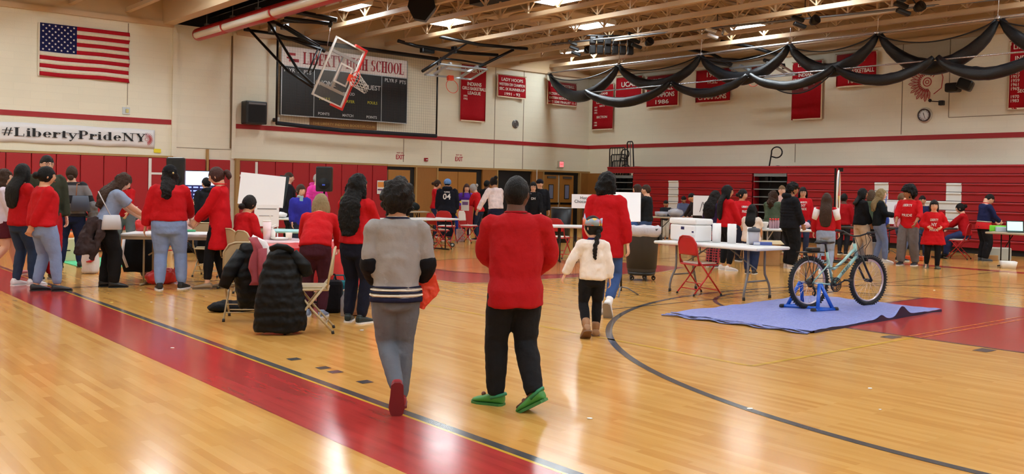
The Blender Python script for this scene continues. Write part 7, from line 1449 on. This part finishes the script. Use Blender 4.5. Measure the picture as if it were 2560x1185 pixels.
# serving table
m_redcap = plas('cap_red', (214, 40, 44)); m_drink = mat('clear_pink_bottle', (196, 160, 170), .15, alpha=.75)
for r_ in range(2):
    for k in range(4):
        P = flr(1931+k*6, 572-2*r_, .74); t = thing('drink_bottle', 'red-capped small bottle in the block on the serving table', 'bottle', (P.x+.06*r_, P.y+.09*r_+.05, .74), 0, 'red-capped bottles on the serving table')
        MB().lathe([(0, 0), (.026, 0), (.027, .13), (.014, .17), (.014, .18), (0, .18)], n=12).build('vessel', m_drink, t); MB().cyl((0, 0, .175), (0, 0, .205), .017, 12).build('cap', m_redcap, t)
P = flr(1905, 572, .74); t = thing('foam_bowls', 'stack of white foam bowls left of the red-capped bottles', 'bowls', (P.x, P.y+.15, .74)); MB().lathe([(0, 0), (.11, 0), (.15, .12), (.14, .14), (0, .14)], n=24).build('bowl_stack', m_white, t)
P = flr(2018, 572, .74); t = thing('treat_bags', 'pink and white wrapped treats heaped on the serving table', 'treats', (P.x, P.y+.2, .74)); MB().ball((0, 0, .05), (.3, .18, .08)).build('wrapped_heap', mat('pink_wraps', (232, 190, 204), .35, var=.4, bscale=24), t, mods=[wrinkle(.08, .06)]); MB().ball((-.2, -.1, .07), (.08, .06, .06)).build('blue_pack', plas('blue_pack', (60, 70, 170)), t)
m_card = mat('cardboard', (190, 146, 96), .8, var=.06, bscale=12)
for i, (px, py, s3, rz, lab) in enumerate(((1848, 652, (.5, .35, .36), -.5, 'open cardboard box under the serving table, left one'), (1935, 666, (.62, .45, .5), -.55, 'open cardboard box under the serving table, right and larger'))):
    P = flr(px, py); t = thing('cardboard_box', lab, 'box', (P.x+.1, P.y+.38, 0), rz); x, y, z = s3[0]/2, s3[1]/2, s3[2]
    MB().bb(-x, x, -y, -y+.01, 0, z).bb(-x, x, y-.01, y, 0, z).bb(-x, -x+.01, -y, y, 0, z).bb(x-.01, x, -y, y, 0, z).bb(-x, x, -y, y, 0, .01).build('box_walls', m_card, t)
    MB().box((0, -y-.09, z-.02), (2*x, .2, .008), Euler((.35, 0, 0)).to_matrix()).build('flap', mat('cardboard_pale', (222, 200, 160), .8), t)
P = flr(1905, 640); t = thing('paper_bag', 'white paper bag stack under the serving table', 'bag', (P.x+.4, P.y+.5, 0)); MB().bb(-.13, .13, -.09, .09, .0, .68, .02).build('bag_body', m_white, t)
P = flr(1955, 625); tag(MB().ball((16.9, 12.2, .56), (.22, .16, .1)).build('red_wraps', m_rcl, mods=[remesh(.014, 1), wrinkle(.12, .08)]), 'crumpled red plastic on top of the cardboard box', 'plastic')
# right tables
P = flr(2500, 578, .74); t = thing('green_tray', 'lime green tray standing on the right edge table', 'tray', (P.x+.1, P.y+.35, .74), -1.0); MB().bb(-.3, .3, -.02, .02, 0, .13, .01).build('tray_body', plas('lime', (120, 220, 60)), t)
P = flr(2532, 580, .74); t = thing('pale_bin', 'pale blue bin beside the lime tray', 'bin', (P.x+.1, P.y+.2, .74), -1.0); MB().bb(-.2, .2, -.12, .12, 0, .1, .01).build('bin_body', plas('pale_blue', (196, 212, 224)), t)
P = flr(2552, 582, .74); t = thing('laptop', 'open dark laptop at the very right edge of the picture', 'laptop', (P.x, P.y+.1, .74), -1.05); MB().bb(-.17, .17, -.12, .12, 0, .018).build('keyboard_deck', m_sb, t); MB().box((0, .15, .13), (.34, .012, .24), Euler((-.25, 0, 0)).to_matrix()).build('laptop_lid', m_sb, t); MB().box((0, .142, .13), (.3, .004, .2), Euler((-.25, 0, 0)).to_matrix()).build('laptop_screen', mat('laptop_glow', (180, 230, 220), .3, emit=1.0), t)
P = flr(2533, 672); t = thing('white_tub', 'white plastic tub on the floor under the right edge table', 'tub', (P.x, P.y+.1, 0), -1.0); MB().lathe([(0, 0), (.17, 0), (.21, .15), (.195, .15), (.16, .01), (0, .01)], n=4, R=Matrix.Rotation(PI/4, 3, 'Z')).build('tub_wall', m_white, t)
P = flr(2530, 655); t = thing('clear_bin', 'clear storage bin behind the white tub', 'bin', (P.x+.35, P.y+.45, 0), -1.0); MB().bb(-.25, .25, -.15, .15, 0, .3, .02).build('bin_body', mat('cloudy_plastic', (196, 200, 190), .3, alpha=.8), t)
P = flr(2490, 658); t = thing('cardboard_tray', 'low cardboard tray on the floor behind the man with the phone', 'tray', (P.x+.9, P.y+.6, 0), -1.2); MB().bb(-.25, .25, -.15, .15, 0, .12, .005).build('tray_body', m_card, t)
P = flr(2300, 662); t = thing('orange_tool', 'orange plastic thing on the floor behind the girl in oversized tee', 'toy', (P.x+1.2, P.y+.8, 0), -1.2); MB().bb(-.25, .25, -.08, .08, 0, .1, .02).build('toy_body', plas('orange', (226, 86, 40)), t)
for i, (px, py, s3, cc, lab, zz) in enumerate(((2345, 575, (.3, .2, .1), (120, 110, 100), 'grey craft tray on the dark craft table', .74), (2298, 575, (.16, .12, .08), (150, 120, 70), 'brown craft box on the dark craft table', .74), (2195, 571, (.6, .3, .4), (150, 150, 148), 'grey storage crate under the dark craft table', .12))):
    P = flr(px, py, .74); t = thing('craft_box' if i < 2 else 'storage_crate', lab, 'box', (P.x+.35, P.y+.35, zz if zz > .5 else 0), -1.1); MB().bb(-s3[0]/2, s3[0]/2, -s3[1]/2, s3[1]/2, 0, s3[2], .01).build('box_body', plas('cb%d' % i, cc), t)

# --- prize wheel on a post, seen edge-on
P = flr(2088, 655); az = math.atan2(P.x, P.y); t = thing('prize_wheel', 'tall prize wheel on a black post, seen nearly edge-on', 'prize wheel', (P.x, P.y, 0), -az+math.radians(87))
MB().lathe([(0, 0), (.28, 0), (.26, .03), (.03, .05)], n=24).build('base', m_blacksteel, t); MB().bb(-.03, .03, .02, .06, .03, 2.05).build('post', m_blacksteel, t)
MB().torus((0, -.03, 1.45), .55, .018, (0, 1, 0), 48, 8).build('wheel_rim', m_white, t)
for k in range(12):
    a0, a1 = k*PI/6, (k+1)*PI/6; MB().add([(0, -.03, 1.45), (.54*math.cos(a0), -.03, 1.45+.54*math.sin(a0)), (.54*math.cos((a0+a1)/2), -.03, 1.45+.54*math.sin((a0+a1)/2)), (.54*math.cos(a1), -.03, 1.45+.54*math.sin(a1))], [(0, 1, 2, 3)]).build('wheel_segment', mat('seg%d' % (k % 5), ((220, 60, 60), (236, 190, 60), (70, 120, 200), (90, 60, 150), (60, 160, 90))[k % 5], .5), t, mods=[lambda o: setattr(o.modifiers.new('k', 'SOLIDIFY'), 'thickness', .012)])
MB().bb(-.06, .02, -.12, -.02, 1.98, 2.06).build('pointer', m_blacksteel, t)

# --- things carried
def sack(name, lab, cat, P, pts, mt_, handle=True, thick=.6, rz=0):
    t = thing(name, lab, cat, P, rz); b = MB(); b.loft([(Vector((0, 0, z)), Vector((w_, 0, 0)), Vector((0, w_*thick, 0))) for z, w_ in pts], 18); b.build('bag_body', mt_, t, mods=[subsurf(1), wrinkle(.04, .09)])
    if handle: MB().tube([(-.05, 0, pts[-1][0]-.02), (-.02, 0, pts[-1][0]+.1), (.02, 0, pts[-1][0]+.1), (.05, 0, pts[-1][0]-.02)], .006, 6).build('bag_handle', mt_, t)
    return t
P = flr(1062, 1010); D0 = Vector((3.25, 4.95, 0)); v = ray(1062, 700); tt_ = math.hypot(3.3, 5.15)*1.03/math.hypot(v.x, v.y); q = CAM+v*tt_
t = thing('plastic_bag', 'bright orange-red plastic bag carried in front of the boy in the grey pullover', 'bag', q, -TH)
MB().prism([(-.1, .2), (.02, .2), (.105, -.07), (.0, -.2), (-.12, -.16)], .02, -.01, (0, 0, 0), (1, 0, 0), (0, 0, 1)).build('bag_body', mat('orange_red_film', (244, 70, 44), .3, alpha=.9, spec=.6, bump=.4, bscale=8), t, mods=[lambda o: setattr(o.modifiers.new('s', 'SUBSURF'), 'subdivision_type', 'SIMPLE') or setattr(o.modifiers['s'], 'render_levels', 5) or setattr(o.modifiers['s'], 'levels', 4), wrinkle(.035, .09)])
t = sack('shopping_bag', 'white plastic shopping bag with red swoosh and green leaf hanging behind the leaning woman', 'bag', (flr(226, 684).x, flr(226, 684).y, .004), [(.0, .11), (.02, .135), (.2, .13), (.40, .115), (.52, .085), (.60, .04)], mat('white_film', (222, 216, 214), .35, bump=.5, bscale=9), rz=-.3)
MB().tube([(-.06, -.083, .19), (0.0, -.09, .195), (.045, -.088, .22), (.06, -.085, .27), (.03, -.085, .30)], [.008, .022, .016, .009, .004], 8).build('red_swoosh', m_inkr, t); MB().ball((.035, -.082, .335), (.03, .006, .014), R=Euler((0, -.6, 0)).to_matrix()).build('green_leaf', mat('leaf_green', (40, 130, 60), .5), t)
def purse(c, lab, name, pt, size, m, strap=None, sm=None):
    root = c['root']; Mw = Matrix.Translation(root.location)@Matrix.Rotation(root.rotation_euler.z, 4, 'Z'); q = Mw@Vector(pt); t = thing(name, lab, 'bag', q, root.rotation_euler.z)
    w_, d_, h_ = size; t.rotation_euler.z = -math.atan2(q.x, q.y)+.2 if name == 'purse' else root.rotation_euler.z; MB().loft([(Vector((0, 0, z)), Vector((a, 0, 0)), Vector((0, b_, 0))) for z, a, b_ in ((0, w_*.48, d_*.4), (.01, w_*.5, d_*.5), (h_*.5, w_*.47, d_*.5), (h_, w_*.4, d_*.3))], 20, e=.55).build('bag_body', m, t)
    if strap: MB().tube([Vector(p)-Vector(pt) for p in strap], .008, 6).build('strap', sm or m, t)
    return t
S7 = W7['S']; S5 = W5['S']
TPp, rt_, fw_, up_ = W7['TP'](.3)
purse(W7, 'small pale grey purse on a strap at the hip of the leaning woman', 'purse', (.16*S7, .03, .50*S7), (.26, .09, .2), mat('purse_grey', (186, 184, 186), .5), strap=[(.16*S7, .03, .60*S7), TPp+rt_*.06*S7-fw_*.02])
root = W7['root']; q = Matrix.Translation(root.location)@Matrix.Rotation(root.rotation_euler.z, 4, 'Z')@Vector((.03, -.10*S7, .60*S7)); t = thing('tied_jacket', 'dark brown jacket tied around the waist of the leaning woman', 'jacket', q, root.rotation_euler.z)
MB().loft([(Vector((.02*math.sin(k), -.015*k, -.055*k)), Vector((.12+.012*k-.02*max(0, k-6), .0, 0)), Vector((0, .07+.008*k-.014*max(0, k-6), 0))) for k in range(10)], 18).tube([(.12, .06, -.05), (.2, .06, -.2), (.19, .0, -.42), (.14, -.05, -.56)], [.05, .06, .055, .03], 12).build('jacket_body', fab('dark_brown_cloth', (58, 46, 46)), t, mods=[remesh(.012, 2), wrinkle(.07, .13)])
TPp, rt_, fw_, up_ = W5['TP'](.3)
purse(W5, 'dark blue-grey shoulder bag with tan base on the striped-sweater woman', 'shoulder_bag', (.10*S5, -.13*S5, .56*S5), (.3, .14, .26), mat('bag_slate', (56, 62, 78), .5), strap=[(.06*S5, -.12*S5, .7*S5), TPp+rt_*.06*S5-fw_*.07*S5, TPp+rt_*.09*S5+up_*.02], sm=mat('strap_tan', (150, 90, 54), .5))
# phone in the red boy's hand
# --- tarp
m_tarp = mat('blue_tarp', (122, 132, 196), .4, var=.25, bscale=26, bump=1.0, spec=.6); m_tarpd = mat('tarp_underside', (24, 24, 58), .5)
C4 = [Vector((8.61, 7.36, 0)), Vector((11.2, 7.72, 0)), Vector((12.15, 5.82, 0)), Vector((8.75, 5.52, 0))]
C4 = [flr(1676, 787), flr(2030, 742), flr(2350, 778), flr(2032, 833)]
def tarp(u, v):
    p = (C4[0]*(1-u)+C4[1]*u)*(1-v)+(C4[3]*(1-u)+C4[2]*u)*v
    e = noise.noise(Vector((p.x*2.4, p.y*2.4, 0)))*.014+noise.noise(Vector((p.x*7, p.y*7, 3)))*.007
    z = .014+e+.01
    f = max(0, v-.93)/.07
    z += f*(.11*math.exp(-((u-.66)/.045)**2)+.05*math.exp(-((u-.49)/.03)**2)); 
    z = max(.006, z); p = p+Vector((noise.noise(p*1.3)*.05, noise.noise(p*1.7+Vector((5, 0, 0)))*.05, 0)); return (p.x, p.y, z)
t = thing('tarp', 'blue plastic tarpaulin spread on the floor under the bicycle', 'tarp')
b = MB(); b.grid(tarp, 110, 90); b.build('tarp_sheet', [m_tarp], t, mods=[lambda o: setattr(o.modifiers.new('k', 'SOLIDIFY'), 'thickness', .004)])
b = MB(); pts = [Vector(tarp(u/40, 1.0))+Vector((0, -.002, -.003)) for u in range(41)]
b.add([tuple(p) for p in pts]+[(p.x-.003, p.y-.004, .001) for p in pts], [(i, i+1, 42+i, 41+i) for i in range(40)], True)
b.build('dark_hem', m_tarpd, t)
b = MB()
for o_, z_ in ((0.02, .03), (.07, .02), (.12, .012)):
    q = [C4[0].lerp(C4[3], s/30)+(C4[1]-C4[0]).normalized()*(-o_+.03*math.sin(s*.9+o_*40))+Vector((0, 0, z_+.006*math.sin(s*.8))) for s in range(31)]; b.tube(q, [(.03, .006)]*31, 8, ref=(1, 0, 0))
b.build('folded_edge', m_tarp, t, mods=[wrinkle(.02, .1)]); q = [C4[0].lerp(C4[3], s/30)+(C4[1]-C4[0]).normalized()*(-.05+.02*math.sin(s*.7))+Vector((0, 0, .02)) for s in range(31)]; MB().tube(q, .008, 6).build('dark_fold', m_tarpd, t)

# --- bicycle on the trainer
Rw_, Fw_ = flr(2020, 776), flr(2160, 768); ax = (Fw_-Rw_).normalized(); ang = math.atan2(ax.y, ax.x); wb = 1.06
bk = thing('bicycle', 'pale green mountain bicycle with black tyres mounted on a blue trainer', 'bicycle', (Rw_.x, Rw_.y, .02), ang)
m_tyre = mat('tyre_black', (26, 26, 28), .7, bump=.8, bscale=60); m_mint = mat('frame_mint', (150, 190, 184), .3, metal=.2); m_rimm = metal('rim_silver', (206, 196, 204), .3); m_bk = mat('bike_black', (18, 18, 20), .4)
def wheel(x, nm):
    w_ = MB().torus((x, 0, .335), .305, .027, (0, 1, 0), 56, 10)
    for k in range(56):
        a = 2*PI*k/56
        for sy in (-.014, .014): w_.box((x+.333*math.cos(a+(.03 if sy > 0 else 0)), sy, .335+.333*math.sin(a+(.03 if sy > 0 else 0))), (.012, .014, .014), Euler((0, -a, 0)).to_matrix())
    w_ = w_.build(nm, m_tyre, bk)
    MB().torus((x, 0, .335), .272, .013, (0, 1, 0), 56, 8).build('rim', m_rimm, w_)
    b = MB()
    for k in range(28): a = 2*PI*k/28; s_ = (-1)**k; a2 = a+(.9 if k % 4 < 2 else -.9); b.tube([(x+.018*math.cos(a2), s_*.03, .335+.018*math.sin(a2)), (x+.27*math.cos(a), 0, .335+.27*math.sin(a))], .0016, 4)
    b.build('spokes', m_rimm, w_); MB().cyl((x, -.05, .335), (x, .05, .335), .022).build('hub', m_bk, w_)
wheel(0, 'rear_wheel'); wheel(wb, 'front_wheel')
BBp = (.42, 0, .30); ST = (.30, 0, .72); HT = (.80, 0, .80); HB = (.84, 0, .66); AX = (0, 0, .335)
b = MB(); b.tube([BBp, ST], .017, 10).tube([HB, BBp], .022, 10).tube([(.805, 0, .76), (.6, 0, .60), (.44, 0, .50), (.355, 0, .52)], .019, 10).tube([(HT[0]-.01, 0, HT[2]+.02), (HB[0]+.005, 0, HB[2]-.02)], .024, 12)
for sy in (-.05, .05): b.tube([BBp, (.3, sy, .31), (0, sy*1.2, .335)], .010, 8).tube([(.34, 0, .60), (.28, sy, .56), (0, sy*1.2, .335)], .009, 8)
fr_o = b.build('frame', m_mint, bk)
for sy in (1,): text('HUFFY', .062, m_bk, fr_o, (.63, sy*-.0235, .495), (.76, 0, .64) if sy > 0 else (-.76, 0, -.64), (-.64, 0, .76) if sy > 0 else (-.64, 0, .76), name='brand_lettering', depth=.002)
b = MB()
for sy in (-.06, .06): b.tube([(.86, sy, .66), (.95, sy, .50), (wb, sy, .335)], .014, 8)
b.tube([(.86, -.06, .66), (.85, 0, .67), (.86, .06, .66)], .018, 8).tube([(.79, 0, .83), (.77, 0, .90)], .015, 8).box((.96, 0, .62), (.04, .14, .06), None, .01); b.build('fork', m_bk, bk)
b = MB(); b.tube([(.80, -.30, .98), (.81, -.2, .97), (.80, -.08, .93), (.78, 0, .92), (.80, .08, .93), (.81, .2, .97), (.80, .30, .98)], .011, 8); hb = b.build('handlebar', m_bk, bk)
for sy in (-1, 1): MB().cyl((.80, sy*.2, .972), (.79, sy*.32, .983), .017, 12).build('grip', m_rub, hb); MB().tube([(.82, sy*.17, .965), (.86, sy*.2, .94), (.86, sy*.28, .935)], .006, 6).build('brake_lever', m_bk, hb)
MB().tube([(.82, .18, .96), (.93, .12, .9), (.95, .05, .72), (.96, .03, .63)], .004, 6).tube([(.82, -.18, .96), (.98, -.1, .88), (.99, 0, .75), (.96, -.03, .63)], .004, 6).tube([(.82, -.15, .96), (.9, -.1, .82), (.8, -.03, .72), (.6, -.03, .56), (.2, -.05, .5)], .004, 6).build('brake_cables', m_bk, bk)
b = MB(); b.tube([(.14, 0, .84), (.2, 0, .855), (.27, 0, .845), (.34, 0, .84), (.42, 0, .845)], [(.06, .02), (.085, .03), (.06, .028), (.03, .022), (.018, .014)], 14, ref=(0, 1, 0)); b.build('saddle', m_bk, bk); MB().cyl((.305, 0, .70), (.27, 0, .83), .013).build('seat_post', m_bk, bk)
MB().bb(-.16, .2, -.07, .07, .715, .728).bb(-.02, .14, -.05, .05, .73, .78, .01).tube([(.0, -.06, .34), (.02, -.07, .71)], .006, 6).tube([(.0, .06, .34), (.02, .07, .71)], .006, 6).tube([(.0, -.065, .36), (.13, -.065, .7)], .005, 6).tube([(0, .065, .36), (.13, .065, .7)], .005, 6).tube([(-.0, -.065, .38), (-.1, -.065, .7)], .005, 6).build('rear_rack', m_bk, bk)
MB().bb(.235, .25, -.03, .03, .62, .67).build('rear_reflector', mat('reflector_red', (180, 24, 30), .2), bk)
b = MB()
for r_, y_ in ((.09, -.055), (.075, -.048), (.058, -.041)): b.torus((BBp[0], y_, BBp[2]), r_, .006, (0, 1, 0), 32, 6)
for k in range(5): a = k*2*PI/5; b.tube([(BBp[0], -.05, BBp[2]), (BBp[0]+.085*math.cos(a), -.052, BBp[2]+.085*math.sin(a))], .006, 6)
b.cyl((BBp[0], -.06, BBp[2]), (BBp[0], .06, BBp[2]), .02); cr_ = b.build('crankset', m_bk, bk)
for sg in (-1, 1): MB().tube([(BBp[0], sg*-.065, BBp[2]), (BBp[0]+sg*.15, sg*-.075, BBp[2]+sg*.06)], .010, 8).build('crank_arm', m_bk, cr_); MB().box((BBp[0]+sg*.15, sg*-.12, BBp[2]+sg*.06), (.09, .09, .022), None, .006).build('pedal', m_bk, cr_)
b = MB()
for r_, y_ in ((.055, -.035), (.045, -.045), (.034, -.052)): b.torus((0, y_, .335), r_, .006, (0, 1, 0), 28, 6)
b.tube([(0, -.06, .33), (.02, -.07, .27), (.05, -.07, .21), (.03, -.07, .17)], .012, 8).torus((.03, -.06, .2), .022, .006, (0, 1, 0), 16, 6); b.build('derailleur', m_bk, bk)
MB().tube([(.0, -.05, .39), (BBp[0], -.05, BBp[2]+.09)], .004, 5).tube([(.04, -.055, .19), (BBp[0], -.05, BBp[2]-.09)], .004, 5).build('chain', m_bk, bk)
# trainer
m_blue = mat('trainer_blue', (20, 90, 200), .25, spec=.6)
tr = thing('bike_trainer', 'bright blue steel trainer stand holding the rear wheel of the bicycle', 'trainer', (Rw_.x, Rw_.y, .02), ang)
b = MB()
MB().tube([(-.16, -.26, .02), (.20, -.26, .02)], .021, 10).build('floor_bar', m_blue, tr); MB().tube([(-.22, .22, .02), (.26, .22, .02)], .021, 10).build('floor_bar', m_blue, tr)
MB().tube([(.16, -.24, .02), (-.22, .22, .02)], .02, 10).build('cross_bar', m_blue, tr)
for sy, xo in ((-.26, .02), (.24, 0)):
    MB().tube([(xo-.12, sy, .02), (xo, sy*.62, .33)], .023, 10).build('upright', m_blue, tr); MB().tube([(xo+.14, sy, .02), (xo+.02, sy*.62, .33)], .023, 10).build('upright', m_blue, tr); MB().cyl((xo, sy*.62, .33), (xo, sy*.25, .335), .012, 8).build('axle_clamp', m_alum, tr)
for x, y in ((-.17, -.26), (.21, -.26), (-.23, .22), (.27, .22)): MB().cyl((x-.025, y, .021), (x+.025, y, .021), .026, 12).build('end_cap', m_rub, tr)
text('Trainer', .05, mat('print_white', (228, 224, 220), .8), tr, (-.055, -.236, .17), (.36, .3, .88), (-.9, 0, .36), name='stand_lettering') if False else None
# --- objects held by people
def held(c, lab, name, cat, key, build, off=(0, .03, 0)):
    root = c['root']; Mw = Matrix.Translation(root.location)@Matrix.Rotation(root.rotation_euler.z, 4, 'Z'); wr = c['hands'][key][2]; el = c['hands'][key][1]; d = (wr-el).normalized(); q = Mw@(wr+d*.07*c['S']+Vector(off)); t = thing(name, lab, cat, q, root.rotation_euler.z); build(t); return t
held(M54, 'dark phone held by the man in the panelled jacket', 'phone', 'phone', 'L', lambda t: (MB().box((0, 0, 0), (.07, .14, .009), Euler((.5, 0, 0)).to_matrix(), .004).build('phone_body', m_sb, t)), off=(.02, .02, .02))
held(B33, 'blue jacket hanging over the forearm of the boy in black sweater', 'blue_jacket', 'jacket', 'L', lambda t: (MB().ball((0, -.05, -.1), (.14, .12, .16)).ball((.05, -.1, -.2), (.1, .1, .16)).build('cloth', fab('denim_jacket', (60, 90, 140)), t, mods=[remesh(.014, 1), wrinkle(.06, .1)])), off=(.05, -.05, -.05))
held(B33, 'red-orange bag held below the blue jacket', 'small_bag', 'bag', 'R', lambda t: (MB().box((0, 0, -.25), (.2, .06, .22), None, .01).build('bag_body', m_rcl, t)), off=(0, .0, -.05))
P = flr(2238, 650); q = Vector((P.x, P.y, 0)); t = thing('blue_bag', 'blue checked bag carried beside the boy with the afro', 'bag', (q.x-.15, q.y-.1, .86)); MB().ball((0, 0, 0), (.14, .1, .15)).build('bag_body', mat('blue_check', (50, 90, 190), .5, var=.5, bscale=22), t); MB().tube([(0, 0, .12), (.03, 0, .35), (.08, 0, .62)], .012, 6).build('strap', mat('strap_blue', (80, 100, 170), .6), t)

root = W5['root']; q = Matrix.Translation(root.location)@Matrix.Rotation(root.rotation_euler.z, 4, 'Z')@Vector((.19*S5, .0, .60*S5)); t = thing('grey_jacket', 'grey jacket carried over the arm of the striped-sweater woman', 'jacket', q, root.rotation_euler.z)
MB().ball((0, 0, 0), (.1, .12, .1)).ball((.02, -.02, -.18), (.08, .09, .2)).build('cloth', fab('grey_wool', (104, 100, 100)), t, mods=[remesh(.012, 2), wrinkle(.06, .1)])

# everything standing on a table is moved fully onto its top
for o in list(COL.objects):
    if o.parent or o.get('category') in (None, 'person', 'table', 'tablecloth', 'chair', 'coat') or o.get('kind'): continue
    ms = ([o] if o.type == 'MESH' else [])+[c for c in o.children_recursive if c.type == 'MESH']
    if not ms: continue
    Mo = Matrix.Translation(o.location)@o.rotation_euler.to_matrix().to_4x4(); vs_ = []
    for m_ in ms: vs_ += [Mo@v.co if m_ is not o else Mo@v.co for v in m_.data.vertices]
    zb_ = min(v.z for v in vs_)
    if not .68 < zb_ < .80: continue
    x0, x1, y0, y1 = min(v.x for v in vs_), max(v.x for v in vs_), min(v.y for v in vs_), max(v.y for v in vs_); c = Vector(((x0+x1)/2, (y0+y1)/2)); hw = max(.05, min(x1-x0, y1-y0)/2)
    best = None
    for (tx, ty, rz_, L, W) in TABS:
        d = c-Vector((tx, ty)); u = Vector((math.cos(rz_), math.sin(rz_))); n_ = Vector((-u.y, u.x)); a, b_ = d.dot(u), d.dot(n_)
        la, lb = max(0, L/2-hw), max(0, W/2-hw); a2, b2 = max(-la, min(la, a)), max(-lb, min(lb, b_)); sh = u*(a2-a)+n_*(b2-b_)
        if best is None or sh.length < best.length: best = sh
    if best is not None and best.length < 1.6: o.location.x += best.x; o.location.y += best.y
    o.location.z += .742-zb_
